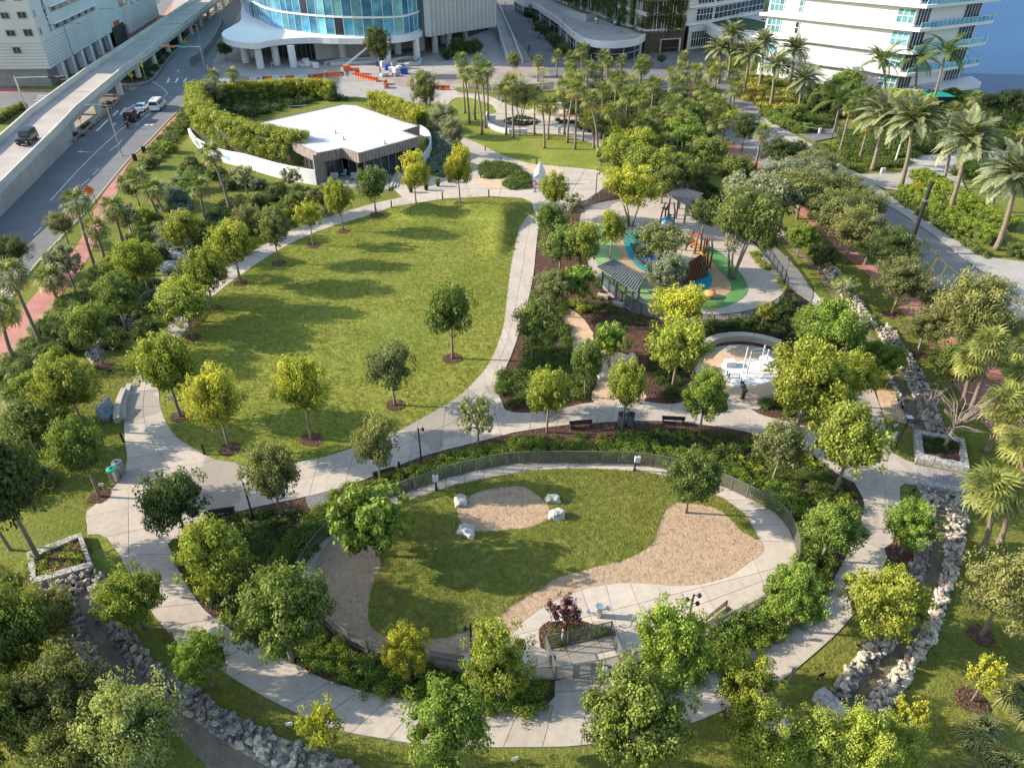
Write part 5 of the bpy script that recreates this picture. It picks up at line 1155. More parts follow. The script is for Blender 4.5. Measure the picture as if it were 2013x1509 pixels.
for a in [(1714, 335, 232, 1737, 'date palm at the driveway corner, left of two'), (1770, 367, 240, 1795, 'date palm at the start of the tall hedge, right of two'), (1864, 420, 280, 1901, 'huge date palm with yellow-green climber under its crown'), (1958, 491, 348, 1997, 'date palm with yellow fruit at the right edge behind the hedge')]:
    palm('date', a[0], a[1], a[2], DAT, a[4], 'date palms along the tall hedge', 1.55, a[3], 54)
for a in [(1795, 188, 116, 1800, 'royal palm against the tower corner, middle'), (1827, 222, 106, 1859, 'royal palm with a bright new frond before the water'), (1735, 200, 122, 1731, 'royal palm against the white tower wall, leftmost'), (1640, 260, 200, 1650, 'small dark palm by the barrier arm driveway')]:
    palm('royal', a[0], a[1], a[2], ROYC, a[4], 'royal palms beside the white tower', 1.75, a[3])
palm('silver', 1946, 416, 335, SIL, 'silver-blue fan palm behind the right end of the tall hedge', None, 1.0, 1949)
palm('silver', 1853, 359, 285, SIL, 'silver-blue fan palm beside the striped driveway', None, .9, 1868)
for a in [(1861, 262, 218, 'round-headed palm before the green dock roof'), (1900, 245, 195, 'palm near the shore, left of the dark waterside tree'), (1999, 300, 255, 'palm at the right edge above the driveway'), (1650, 300, 215, 'palm beside the driveway barrier arm'), (1690, 310, 250, 'low palm among the roundabout shrubs'), (1745, 300, 255, 'palm behind the white leaning pole'), (1300, 345, 280, 'palm at the north of the playground'), (1418, 292, 242, 'dense sabal pair beside the pink pavement'), (1484, 333, 262, 'sabal palm standing between two pink pavement strips')]:
    palm('sabal', a[0], a[1], a[2], SAB, a[3], None, .9, None, 26)
for a in [(1928, 1085, 965, 1941, 'sabal palm left of two beside the boardwalk end'), (1963, 1068, 978, 1972, 'sabal palm right of two beside the boardwalk end'), (1938, 887, 800, 1967, 'leaning sabal palm in a mulch ring east of the square planter'), (1885, 805, 712, 1908, 'sabal palm with a dead skirt, left stem of a pair'), (1902, 818, 680, 1943, 'sabal palm with a dead skirt, right stem of a pair'), (2006, 960, 880, 2010, 'sabal palm cut by the right edge above the boardwalk'), (2010, 830, 745, 2012, 'sabal palm cut by the right edge level with the bare tree'), (1990, 910, 830, 1995, 'low sabal palm behind the leaning one'), (2020, 760, 690, 2014, 'uppermost sabal palm at the right edge')]:
    palm('sabal', a[0], a[1], a[2], SABY, a[4], 'sabal palms along the right edge', .95, a[3], 34)
# palm grove in the north-east of the park: dense, many kinds
rs = random.Random(5); grove = pts('1095,190 1120,158 1200,155 1290,172 1370,172 1445,200 1440,250 1400,285 1300,300 1200,290 1190,262 1120,215'); n = 0; used = []
tries = 0
while n < 78 and tries < 5000:
    tries += 1; x, y = rs.uniform(1095, 1450), rs.uniform(150, 300)
    if not inside((x, y), grove) or any(abs(x - a) < 11 and abs(y - b) < 6 for a, b in used): continue
    used.append((x, y)); k = rs.choice(['sabal', 'sabal', 'areca', 'areca', 'sabal']); c = {'sabal': rs.choice([SAB, SABY]), 'areca': rs.choice([ARC, (.12, .17, .02), (.2, .17, .02)])}[k]
    AN = [(1110, 215, 'the grey promenade pedestal'), (1185, 276, 'the promenade bins'), (1200, 165, 'the rounded glazed building'), (1345, 165, 'the dark garage entrance'), (1430, 200, 'the leftmost date palm'), (1340, 290, 'the playground north trees'), (1420, 270, 'the first pink strip'), (1260, 225, 'the grove centre')]
    j = min(AN, key=lambda q: (q[0] - x) ** 2 + 3 * (q[1] - y) ** 2); wh = ('right of ' if x > j[0] + 18 else 'left of ' if x < j[0] - 18 else ('in front of ' if y > j[1] else 'behind ')) + j[2]
    ph = 'near and ' if abs(x - j[0]) < 45 else 'further off, '; hh = rs.random(); ad = 'tall ' if hh > .66 else 'low ' if hh < .33 else 'mid-height '
    palm(k, x, y, y - (28 + hh * 34 if k == 'sabal' else 20 + hh * 18), c, ad + ('fan palm of the crowded grove, ' if k == 'sabal' else 'feathery palm clump of the grove, ') + ph + wh, 'fan palms of the grove' if k == 'sabal' else 'feathery palm clumps of the grove', 1.15 if k == 'sabal' else .95, None, 24, True); n += 1
for i, (x, y) in enumerate([(1000, 178), (1020, 172), (1120, 160), (980, 195), (1065, 165)]): palm('areca', x, y, y - 24, ARC, ['small bright palm clump behind the curved promenade, westmost', 'bright palm clump behind the ficus', 'bright palm clump left of the grove before the street', 'little palm clump at the promenade bend', 'bright palm clump beside the white utility box'][i], None, .7, None, None, True)
# ---------------------------------------------------------------- hedges, shrubs, ground cover, grass
def proto_bush(name, seed, n, ls, m, nc=14, rc=.42, flat=.7):
    rs = np.random.default_rng(seed); C = rs.normal(size=(nc, 3)); C /= np.linalg.norm(C, axis=1)[:, None]; C *= rs.uniform(.2, .72, nc)[:, None]; C[:, 2] = np.abs(C[:, 2]) * .8 + .15
    V, t = leaves(rs, C, np.full(nc, rc), n, ls, squash=flat, tintc=rs.uniform(.2, .7, nc)); return fast_mesh(name, V, 4, m, t)
def proto_fern(name, seed, m, nf=16, L=.8):
    rs = random.Random(seed); V = []; t = []
    for i in range(nf):
        a = rs.random() * 6.28; el = rs.uniform(.2, 1.2); d = Vector((math.cos(a), math.sin(a), 0)); q = Vector((-d.y, d.x, 0)) * .11
        p0 = Vector((0, 0, 0)); p1 = d * L * .5 * math.cos(el) + Vector((0, 0, L * .6 * math.sin(el) + .1)); p2 = d * L * (.6 + .4 * math.cos(el)) + Vector((0, 0, L * .35 * math.sin(el)))
        V += [p0, p1 - q, p2, p1 + q]; t.append(rs.uniform(.2, 1))
    return fast_mesh(name, [tuple(v) for v in V], 4, m, t)
def proto_grass(name, seed, m, n=150, L=1.0, w=.02):
    rs = random.Random(seed); V = []; t = []
    for i in range(n):
        a = rs.random() * 6.28; sp = rs.uniform(.15, .9); d = Vector((math.cos(a), math.sin(a), 0)); q = Vector((-d.y, d.x, 0)) * w; r0 = d * rs.uniform(0, .18); l = L * rs.uniform(.7, 1.1)
        p1 = r0 + d * l * sp * .45 + Vector((0, 0, l * .62)); p2 = r0 + d * l * sp * 1.05 + Vector((0, 0, l * (.75 - .55 * sp)))
        V += [r0 - q, r0 + q, p1 + q * .8, p1 - q * .8]; t.append(rs.uniform(0, .8)); V += [p1 - q * .8, p1 + q * .8, p2 + q * .1, p2 - q * .1]; t.append(rs.uniform(.3, 1))
    return fast_mesh(name, [tuple(v) for v in V], 4, m, t)
LM = {k: leafmat('leaf_' + k, c, vary=.22) for k, c in dict(ground=(.10, .15, .032), dark=(.065, .105, .03), lime=(.20, .25, .035), hedge=(.12, .18, .03), grass=(.15, .20, .05), ggrass=(.21, .235, .09), blue=(.17, .22, .19), turf=(.235, .245, .06), croton=(.26, .13, .03), gold=(.36, .35, .08)).items()}
protoC = bpy.data.collections.new('plant_kinds')       # building blocks, never rendered themselves
def hidden(name, me):
    o = bpy.data.objects.new(name, me); protoC.objects.link(o); return o
def scatter(name, P, Sc, me, kind='stuff', label=None, tilt=.25, seed=1):
    """one mass of ground cover: copies of a small plant on given points"""
    pm = bpy.data.meshes.new(name); pm.from_pydata([tuple(p) for p in P], [], [])
    a = pm.attributes.new('sc', 'FLOAT', 'POINT'); a.data.foreach_set('value', np.asarray(Sc, dtype=np.float32))
    rs = np.random.default_rng(seed); rt = np.stack([rs.normal(size=len(P)) * tilt * .5, rs.normal(size=len(P)) * tilt * .5, rs.random(len(P)) * 6.28], 1).astype(np.float32)
    a = pm.attributes.new('rt', 'FLOAT_VECTOR', 'POINT'); a.data.foreach_set('vector', rt.ravel())
    o = link(name, pm, kind=kind); src = hidden(name + '_plant', me)
    ng = bpy.data.node_groups.new(name, 'GeometryNodeTree'); ng.interface.new_socket('Geometry', in_out='INPUT', socket_type='NodeSocketGeometry'); ng.interface.new_socket('Geometry', in_out='OUTPUT', socket_type='NodeSocketGeometry')
    N, L = ng.nodes, ng.links; gi = N.new('NodeGroupInput'); go = N.new('NodeGroupOutput'); ip = N.new('GeometryNodeInstanceOnPoints'); oi = N.new('GeometryNodeObjectInfo'); oi.inputs['Object'].default_value = src
    def at(nm, ty): n = N.new('GeometryNodeInputNamedAttribute'); n.data_type = ty; n.inputs[0].default_value = nm; return n.outputs[0]
    L.new(gi.outputs[0], ip.inputs['Points']); L.new(oi.outputs['Geometry'], ip.inputs['Instance']); L.new(at('sc', 'FLOAT'), ip.inputs['Scale'])
    e = N.new('FunctionNodeEulerToRotation'); L.new(at('rt', 'FLOAT_VECTOR'), e.inputs[0]); L.new(e.outputs[0], ip.inputs['Rotation']); L.new(ip.outputs[0], go.inputs[0])
    md = o.modifiers.new('scatter', 'NODES'); md.node_group = ng; return o
BU = proto_bush('bush', 1, 420, .085, LM['ground']); BD = proto_bush('bush', 2, 420, .085, LM['dark']); BL = proto_bush('bush', 3, 420, .085, LM['lime']); BH = proto_bush('bush', 4, 420, .075, LM['hedge'])
FE = proto_fern('fern', 1, LM['lime'], 18, .75); FD = proto_fern('fern', 2, LM['ground'], 18, .7)
GR = proto_grass('grass', 1, LM['grass'], 170, 1.0); GG = proto_grass('grass', 2, LM['ggrass'], 170, 1.0); BB = proto_bush('bush', 5, 300, .12, LM['blue'])
TU = proto_grass('turf', 3, LM['turf'], 9, .09, .010)
def fill(poly, dens, seed, z=0.0, excl=(), smin=.5, smax=1.0, edge=0):
    P = smooth(GP(poly), 2) if isinstance(poly, str) else poly; E = [smooth(GP(e), 2) if isinstance(e, str) else e for e in excl]
    rs = random.Random(seed); xs = [p.x for p in P]; ys = [p.y for p in P]; A = (max(xs) - min(xs)) * (max(ys) - min(ys)); out = []; sc_ = []
    for i in range(int(A * dens)):
        q = Vector((rs.uniform(min(xs), max(xs)), rs.uniform(min(ys), max(ys)), z))
        if inside(q, P) and not any(inside(q, e) for e in E): out.append(q); sc_.append(rs.uniform(smin, smax))
    return out, sc_
def off(P, d):  # offset a closed line outwards
    n = len(P); A = sum(P[i].x * P[(i + 1) % n].y - P[(i + 1) % n].x * P[i].y for i in range(n)); s = 1 if A > 0 else -1; o = []
    for i in range(n):
        t = P[(i + 1) % n] - P[i - 1]; t.z = 0; t.normalize(); o.append(P[i] + Vector((t.y, -t.x, 0)) * d * s)
    return o
fo = off(fenP, .35); fo2 = off(fenP, 2.2)
BEDO = smooth(GP('530,1000 606,1010 650,1015 640,1035 700,985 755,960 790,935 829,912 879,898 940,882 1000,868 1053,860 1117,856 1170,856 1246,850 1318,850 1408,850 1466,860 1500,872 1567,890 1600,905 1665,955 1685,984 1680,1030 1643,1109 1610,1156 1570,1195 1530,1228 1463,1268 1400,1295 1305,1340 1225,1362 1222,1318 1092,1340 1074,1380 1019,1380 951,1380 826,1370 749,1355 686,1340 632,1322 585,1298 553,1282 470,1232 440,1215 408,1190 383,1150 362,1118 341,1071 413,1022'), 2)
# clipped-looking dense hedge band next to the fence, looser ferns further out
p, s = fill(fo2, 6.5, 1, .1, [fo], .55, .8); 
k = [(q, z) for q, z in zip(p, s) if not (G(1075, 1320).x < q.x < G(1230, 1320).x and q.y < G(0, 1290).y)]
scatter('hedge_band', [q for q, z in k], [z for q, z in k], BH)
p, s = fill(BEDO, 4.2, 2, .05, [fo2], .3, .65)
gp = [(q, z) for q, z in zip(p, s)]
def northy(q): return PRJ(q)[1]
A_ = [(q, z) for q, z in gp if noise.noise(q * .35) > -.08 ]; B_ = [(q, z) for q, z in gp if noise.noise(q * .35) <= -.08]
scatter('shrub_bed', [q for q, z in A_], [z for q, z in A_], BU); scatter('fern_bed', [q for q, z in B_], [z * 1.25 for q, z in B_], FE)
p, s = fill(BEDO, 2.6, 3, .05, [fo2], .35, .75); k = [(q, z) for q, z in zip(p, s) if PRJ(q)[0] < 640 or noise.noise(q * .3 + Vector((9, 0, 0))) > .1]
scatter('shrub_bed', [q for q, z in k], [z for q, z in k], BD)
# beds in the middle of the park
for i, (poly, me, d, a, b_) in enumerate([
 ('1058,560 1080,560 1105,600 1118,640 1125,690 1110,720 1060,740 1020,740 1035,690 1040,640', BU, 1.6, .5, .9), ('985,740 1030,730 1110,725 1160,740 1158,780 1100,792 1010,800 985,775', BU, 1.8, .5, .95),
 ('1150,575 1200,600 1260,628 1260,640 1200,630 1150,600', BU, 1.4, .3, .6), ('1280,640 1350,650 1420,652 1530,635 1560,610 1590,640 1610,700 1560,680 1530,665 1480,655 1400,658 1370,680 1350,720 1330,780 1290,780 1275,700', BD, 1.6, .5, .9),
 ('1545,720 1600,700 1650,720 1660,780 1670,825 1610,838 1540,815 1500,800 1540,770', BU, 1.8, .6, 1.0), ('1120,595 1160,600 1165,610 1130,612', BL, 2, .5, .8), ('1475,505 1490,500 1530,550 1555,590 1535,620 1520,615 1540,590 1535,560', BL, 1.6, .4, .7),
 ('945,346 946,331 959,320 996,323 1025,334 1008,344 970,353', BU, 2.2, .6, 1.0), ('992,363 1007,348 1030,340 1040,350 1045,372 1025,373 1000,370', BU, 2.4, .6, 1.1),
 ('1000,245 1005,233 1024,229 1045,233 1050,242 1040,248 1010,248', BD, 1.6, .3, .5), ('843,262 870,255 895,300 905,330 880,348 850,340 845,300', BB, .9, .6, 1.0), ('1095,236 1140,245 1170,260 1200,265 1190,275 1140,255 1100,243', BD, 1.2, .4, .8)]):
    p, s = fill(poly, d * 1.7, 20 + i, .05, (), a, b_); scatter('shrub_bed', p, s, me, seed=i)
# west planting
for i, (poly, me, d, a, b_) in enumerate([
 ('0,730 40,690 90,640 130,590 160,560 230,560 200,640 150,700 110,740 100,800 30,805 0,800', GR, .75, 1.0, 1.7), ('150,560 190,520 250,490 300,560 260,640 220,600', GR, .5, .9, 1.4), ('250,470 330,380 360,330 400,330 350,400 300,470', GR, .5, .9, 1.4),
 ('300,470 345,430 380,470 350,530 320,540', BB, .9, .7, 1.3), ('320,370 355,350 380,420 350,440', BB, .6, .6, 1.1), ('400,430 450,400 520,420 540,450 490,490 430,520 380,500', BD, .9, .6, 1.2), ('440,390 600,392 600,410 520,440 470,420', BD, .6, .5, 1.0),
 ('335,250 366,212 378,214 370,250 330,300 290,345 265,350 300,290', GR, 1.1, .7, 1.1), ('385,330 430,335 470,350 560,368 620,372 560,380 480,372 420,360', BD, .35, .6, 1.2), ('180,560 300,540 340,600 300,660 240,700 210,690 190,640', BD, .6, .6, 1.2),
 ('0,870 70,850 110,880 110,960 60,1000 0,990', BD, .5, .6, 1.2), ('380,255 400,200 470,190 640,190 700,200 640,200 520,225 470,250 430,262', BD, .35, .8, 1.5),
 ('66,1095 100,1085 160,1075 172,1110 120,1130 66,1150', BL, 2.4, .5, .8)]):
    p, s = fill(poly, d * 1.5, 60 + i, .05, (), a, b_); scatter('long_grass' if me is GR else 'shrub_bed', p, s, me, seed=40 + i)
p, s = fill('1880,1500 1905,1440 1925,1380 1960,1340 2013,1300 2060,1300 2060,1560 1860,1560', .75, 90, .0, (), 1.1, 1.7); scatter('long_grass', p, s, GG)
# east gardens
for i, (poly, me, d, a, b_) in enumerate([
 ('1455,172 1495,160 1500,185 1460,200', PROTO and proto_bush('bush', 9, 300, .1, LM['gold']), .9, .8, 1.2), ('1490,190 1545,185 1560,215 1500,215', proto_bush('bush', 10, 300, .1, LM['gold']), .9, .8, 1.2),
 ('1540,215 1600,215 1640,240 1600,262 1560,262 1500,228 1520,222', BU, .9, .8, 1.3), ('1560,190 1700,185 1720,215 1640,235 1560,200', BD, .5, 1.0, 2.2), ('1650,265 1700,255 1790,290 1780,325 1700,330 1650,300', BU, .6, .8, 1.5),
 ('1620,285 1680,325 1690,340 1640,318 1600,290', BU, 1.6, .5, .8), ('1700,215 1860,205 1900,230 1880,300 1790,300 1700,255', BD, .35, .9, 1.8), ('1860,225 2040,215 2080,290 1960,296 1880,290', BD, .35, .9, 1.9),
 ('1440,160 1500,150 1560,175 1560,185 1500,165', BL, .5, .5, .9), ('1740,150 1850,190 1890,200 1860,215 1740,205', BL, .5, 1, 1.8)]):
    p, s = fill(poly, d * 1.5, 120 + i, .05, (), a, b_); scatter('shrub_bed', p, s, me, seed=80 + i)
# understorey of the palm grove
p, s = fill('1100,190 1180,170 1290,185 1440,215 1400,270 1300,290 1230,275 1190,272 1120,225', .7, 140, 0, (), .8, 1.6); scatter('undergrowth', p, s, BD)
p, s = fill('1180,300 1250,300 1450,330 1480,420 1400,400 1300,330 1200,335', .45, 141, 0, (), .6, 1.2); scatter('undergrowth', p, s, BD)
# hedges: long clipped or loose blocks made of leaves round a dark core
def hedge(label, pathpx, wd, h, dens, c, name='hedge', z=0, ls=.085, group=None, loose=.2):
    P = smooth(GP(pathpx), 3, False); L_ = plen(P); n = max(2, int(L_ / .5)); Q = resample(P, n); t = thing(name, label, 'hedge', Q[0], 0, group)
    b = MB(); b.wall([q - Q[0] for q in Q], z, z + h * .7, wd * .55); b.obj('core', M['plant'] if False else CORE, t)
    rs = np.random.default_rng(len(pathpx)); C = []; 
    for i in range(n):
        d = (Q[i + 1] - Q[i]).normalized(); nn = Vector((-d.y, d.x, 0))
        for k in range(max(3, int(wd * 3))):
            u = rs.uniform(-.5, .5); v = rs.random()
            if abs(u) < .3: v = 1
            p_ = Q[i].lerp(Q[i + 1], rs.random()) - Q[0] + nn * u * wd; C.append((p_.x, p_.y, z + h * (.15 + .72 * v) + rs.uniform(-loose, loose) * .4))
    C = np.array(C); V, tt = leaves(rs, C, rs.uniform(.25, .45, len(C)) * (1 + loose), int(len(C) * dens * 3.2), ls * 1.05, squash=.8, tintc=rs.uniform(.25, .75, len(C)))
    o = link('foliage', fast_mesh('foliage', V, 4, M['leaf'], tt), t); o.color = (*c, 1); return t
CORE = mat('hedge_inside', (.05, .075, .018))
HC = (.19, .26, .035)
hedge('tall bright hedge along the east sidewalk, its front row', '1778,382 1830,415 1880,445 1930,470 1955,482', 3.2, 1.6, 34, HC)
hedge('tall bright hedge row behind, along the private driveway', '1800,352 1850,380 1905,415 1950,440 1985,455', 3.2, 1.7, 34, HC)
hedge('low dark hedge strip directly on the east sidewalk', '1752,385 1800,418 1850,450 1900,485 1945,508', 1.2, .6, 30, MID)
hedge('low clipped hedge beside the barrier arm driveway', '1606,292 1640,315 1680,336', 1.3, .8, 26, MID)
hedge('clipped green hedge block north of the driveway', '1500,225 1540,250 1590,262', 2.6, 1.5, 24, BRI)
hedge('bright round-topped hedge right of the striped driveway', '1885,350 1920,330 1935,345', 3.0, 1.3, 26, HC)
hedge('low hedge at the very right beyond the gravel tree pit', '1978,497 2013,505 2050,520', 2.4, 1.2, 28, MID)
hedge('low hedge at the far left beside the overpass foot', '-5,245 20,228 48,212', 1.6, 1.2, 22, MID)
hedge('dense yellow-green clusia hedge on top of the mural wall', '398,222 398,245 412,270 440,292 485,308 535,322 585,333 615,332', 3.6, 5.0, 30, YG, z=.9, ls=.12, loose=.9)
hedge('yellow-green clusia hedge on the north rim of the pavilion garden', '392,226 405,206 450,202 520,196 600,192 660,196', 3.0, 3.6, 20, YEL, ls=.12, loose=.9)
hedge('yellow-green clusia hedge behind the east end of the pavilion', '735,218 770,232 800,245 830,262', 3.0, 3.8, 24, YEL, ls=.12, loose=.9)
hedge('dark hedge inside the park fence south of the playground', '1380,648 1450,645 1520,628 1555,592', 1.4, .9, 24, DRK)
hedge('clipped dark hedge along the southeast dog park fence', '1400,1262 1450,1240 1500,1213 1540,1182 1568,1140 1576,1100', 1.6, 1.1, 40, BRI, ls=.06)
hedge('rounded bright hedge outside the east dog park fence', '1500,975 1540,1000 1562,1030', 1.9, 1.3, 40, BRI, ls=.06)
hedge('rounded dark hedge outside the west dog park fence', '572,1120 600,1078 632,1045', 2.0, 1.3, 40, (.06, .11, .02), ls=.06)
# turf relief on the lawns
def turf(P, n, seed, z=.03, excl=()):
    a, s = fill(P, n, seed, z, excl, .7, 1.5)
    for q in a: q.z = z + (hill(q.x, q.y) if inside(q, lawnP) else 0)
    return a, s
a, s = turf(lawnP, 22, 200); scatter('grass', a, s, TU, seed=7)
DL = smooth(GP('786,990 858,966 913,950 1020,930 1053,925 1133,922 1246,927 1310,938 1405,974 1437,992 1466,1016 1490,1061 1470,1052 1456,1045 1424,1011 1400,998 1355,991 1329,990 1307,1006 1294,1035 1289,1056 1276,1075 1246,1093 1217,1104 1175,1114 1133,1126 1093,1138 1066,1157 1034,1173 1000,1196 990,1207 951,1231 898,1249 858,1257 818,1258 765,1253 733,1236 724,1210 728,1170 739,1136 749,1108 738,1082 722,1055 715,1035 735,1012'), 2)
a, s = turf(DL, 40, 201, .10, ['964,963 1016,957 1042,965 1061,979 1077,995 1082,1014 1061,1031 1027,1040 1000,1042 935,1047 913,1035 900,1016 903,993 929,974']); scatter('grass', a, s, TU, seed=8)
for i, (poly, d) in enumerate([('1660,1230 1745,1115 1775,1000 1900,980 2013,1000 2013,1300 1940,1340 1860,1509 1590,1509 1500,1360 1600,1300', 26), ('1700,735 1670,640 1600,540 1560,470 1680,500 1760,600 1830,690 1900,800 1960,960 1800,950 1740,850 1720,780', 16), ('280,1180 360,1290 470,1350 560,1400 700,1450 850,1480 1140,1480 1350,1435 1500,1380 1550,1509 560,1509 400,1380', 30), ('150,760 250,700 262,750 240,820 246,900 225,950 165,1000 110,960', 26), ('200,700 300,640 330,660 262,740 200,730', 20), ('380,290 400,340 560,395 640,395 760,375 780,390 600,440 520,470 330,560', 8)]):
    a, s = turf(poly if False else smooth(GP(poly), 2), d, 210 + i, .0); scatter('grass', a, s, TU, seed=9 + i)
# ---------------------------------------------------------------- rock banks
def rock_mesh(seed):
    rs = random.Random(seed); bm = bmesh.new()
    for i in range(16):
        d = Vector((rs.gauss(0, 1), rs.gauss(0, 1), rs.gauss(0, 1))).normalized() * rs.uniform(.8, 1.05); d.z *= .8; bm.verts.new(d)
    r = bmesh.ops.convex_hull(bm, input=bm.verts[:]); bmesh.ops.delete(bm, geom=[v for v in bm.verts if not v.link_faces], context='VERTS')
    me = bpy.data.meshes.new('stone'); bm.to_mesh(me); bm.free(); return me
def boulder_mesh(seed):
    bm = bmesh.new(); bmesh.ops.create_icosphere(bm, subdivisions=4, radius=1)
    for v in bm.verts:
        o = Vector((seed * 3.1, 0, 0)); n = noise.noise(v.co * 1.1 + o) * .35 + noise.noise(v.co * 2.6 + o) * .16 + noise.noise(v.co * 7 + o) * .05
        c = v.co.copy(); c = Vector([max(-.78, min(.78, k)) for k in c]); v.co = c * (1 + n)
    me = bpy.data.meshes.new('boulder'); bm.to_mesh(me); bm.free(); return me
def with_mat(me, m): me = me.copy(); me.materials.append(m); return me
RK = [rock_mesh(i) for i in range(7)]; RKW = [with_mat(r, M['stone']) for r in RK]; RKG = [with_mat(r, M['stoneg']) for r in RK]
def rocks(label, outer, inner, size, grey=.3, layers=1.6, seed=1, h=.5):
    A = smooth(GP(outer), 3, False); B = smooth(GP(inner), 3, False); L_ = (plen(A) + plen(B)) / 2; n = int(L_ / .25); a = resample(A, n); b = resample(B, n); rs = random.Random(seed)
    t = thing('rock_bank', label, 'rock bank', a[0]); o = a[0]; area = sum((a[i] - b[i]).length for i in range(n)) * L_ / n; N_ = int(area / (size * size) * 1.25 * layers); items = []
    for i in range(N_):
        u = rs.random() * n; k = min(n - 1, int(u)); v = rs.random(); q = a[k].lerp(a[k + 1], u - k).lerp(b[k].lerp(b[k + 1], u - k), v)
        z = h * math.sin(math.pi * v) ** .7 * rs.uniform(.2, 1) ; items.append((q, z, size * rs.choice([.36, .45, .5, .62, .75]) * rs.uniform(.85, 1.15)))
    items.sort(key=lambda e: -(e[1] + (60 - e[0].y) * .004))
    rest = MB()
    for i, (q, z, s_) in enumerate(items):
        g_ = (noise.noise(q * .25 + Vector((seed, 0, 0))) * 1.4 + .5) < grey or rs.random() < grey * .3
        ro = (rs.uniform(0, 6), rs.uniform(0, 6), rs.uniform(0, 6)); p = (q.x - o.x, q.y - o.y, z + s_ * .3)
        if i < 300: link('stone', rs.choice(RKG if g_ else RKW), t, p, ro, (s_ * rs.uniform(.8, 1.2), s_, s_ * .85))
        else:
            me = rs.choice(RK); from mathutils import Euler; Mx = Euler(ro).to_matrix() * s_; rest.mi = 1 if g_ else 0; rest.add([Mx @ v.co + Vector(p) for v in me.vertices], [tuple(f.vertices) for f in me.polygons])
    if rest.v: rest.obj('stones', [M['stone'], M['stoneg']], t, kind='stuff')
    base = MB(); base.prism([x - o for x in a] + [x - o for x in b[::-1]], -.05, .05); x = base.obj('rubble_bed', M['stoneg'], t, kind='stuff')
    bm = bmesh.new(); bm.from_mesh(x.data); bmesh.ops.triangulate(bm, faces=[f for f in bm.faces if len(f.verts) > 4]); bm.to_mesh(x.data); bm.free()
    return t
sheet('ditch', '1843,998 1827,1101 1822,1109 1811,1175 1790,1240 1745,1279 1713,1313 1678,1348 1657,1387 1676,1419 1700,1400 1721,1348 1755,1321 1782,1289 1812,1234 1838,1170 1853,1109 1856,1101 1861,998', .012, M['bed'])
sheet('ditch', '1545,478 1600,530 1630,575 1680,640 1720,685 1766,754 1798,849 1826,855 1800,800 1779,757 1740,690 1700,640 1650,570 1615,530 1560,478', .012, M['bed'])
sheet('ditch', '146,1165 170,1228 193,1281 225,1329 254,1355 292,1390 371,1467 420,1520 540,1520 520,1501 451,1462 387,1416 329,1374 292,1337 254,1305 220,1257 191,1212 172,1160', .012, M['bed'])
sheet('ditch', '170,708 220,650 270,600 300,560 326,530 350,540 320,575 290,610 240,660 200,710', .012, M['bed'])
rocks('white and grey limestone bank on the west side of the lower east ditch', '1808,968 1822,1010 1800,1080 1775,1150 1768,1170 1745,1235 1700,1270 1665,1310 1630,1360', '1840,990 1843,1010 1825,1100 1812,1170 1796,1235 1750,1278 1716,1312 1684,1345 1660,1385', .36, .32, 1.5, 1)
rocks('white limestone bank on the east side of the lower east ditch', '1893,975 1900,1010 1895,1060 1888,1105 1870,1150 1850,1215 1830,1270 1800,1310 1775,1360 1735,1410', '1862,998 1860,1020 1856,1100 1845,1150 1825,1210 1805,1250 1782,1288 1756,1320 1722,1348 1690,1400', .36, .28, 1.5, 2)
rocks('rocks closing the ditch under the south side of the boardwalk', '1806,962 1850,970 1895,975', '1822,992 1850,998 1880,998', .34, .5, 1.3, 3)
rocks('blue-grey rock bank east of the upper east ditch, beside the leafless tree', '1750,640 1790,700 1822,755 1845,810 1862,862', '1722,650 1755,705 1785,757 1806,810 1828,852', .33, .72, 1.5, 4)
rocks('thin rock line on the west side of the upper east ditch by the cycle stands', '1745,735 1765,790 1778,815 1790,848', '1757,745 1775,785 1788,815 1798,845', .27, .45, 1.2, 5, .25)
rocks('bright white rock bank beside the upper east ditch and the street oaks', '1640,525 1668,555 1695,600 1722,640', '1618,533 1645,572 1680,618 1704,648', .34, .08, 1.6, 6)
rocks('small pile of dark rocks at the north end of the east ditch', '1530,440 1548,455 1556,478', '1515,446 1528,465 1545,480', .3, .7, 1.3, 7, .3)
rocks('grey rock bank on the outer side of the west ditch', '60,1157 100,1175 106,1200 119,1240 159,1300 191,1340 228,1380 262,1400', '150,1140 146,1170 165,1228 190,1281 222,1329 250,1355 275,1372 290,1388', .36, .42, 1.5, 8)
rocks('long grey rock bank on the inner side of the west ditch and south lawn', '207,1128 215,1160 210,1200 249,1226 284,1273 313,1310 345,1335 379,1352 429,1388 475,1412 520,1434 572,1458 648,1484 712,1509', '175,1165 185,1190 192,1215 220,1257 254,1305 292,1340 329,1376 360,1400 400,1428 451,1465 500,1492 540,1512 580,1525 650,1540', .38, .55, 1.4, 9, .6)
rocks('dark rocks at the head of the west ditch below the stone planter', '110,1150 150,1128 190,1118 210,1128', '140,1175 155,1165 172,1160 185,1165', .34, .6, 1.3, 10)
rocks('grey rock line of the northwest ditch under the trees', '166,700 200,668 235,628 270,590 310,548', '182,715 215,680 250,640 285,602 322,560', .3, .55, 1.2, 11, .35)
for px, py, s_, lb in ((345, 508, .95, 'pale grey boulder highest in the northwest boulder group'), (360, 512, .8, 'white-grey boulder at the right of the northwest boulder group'), (342, 524, .9, 'grey boulder at the centre of the northwest group'), (332, 530, 1.0, 'blue-grey boulder at the lower left of the northwest group')):
    me = with_mat(boulder_mesh(px), M['boulder']); link('boulder', me, None, G(px, py, .35), (.3, .2, px), s_, lb, 'boulder', 'boulders at the northwest ditch')
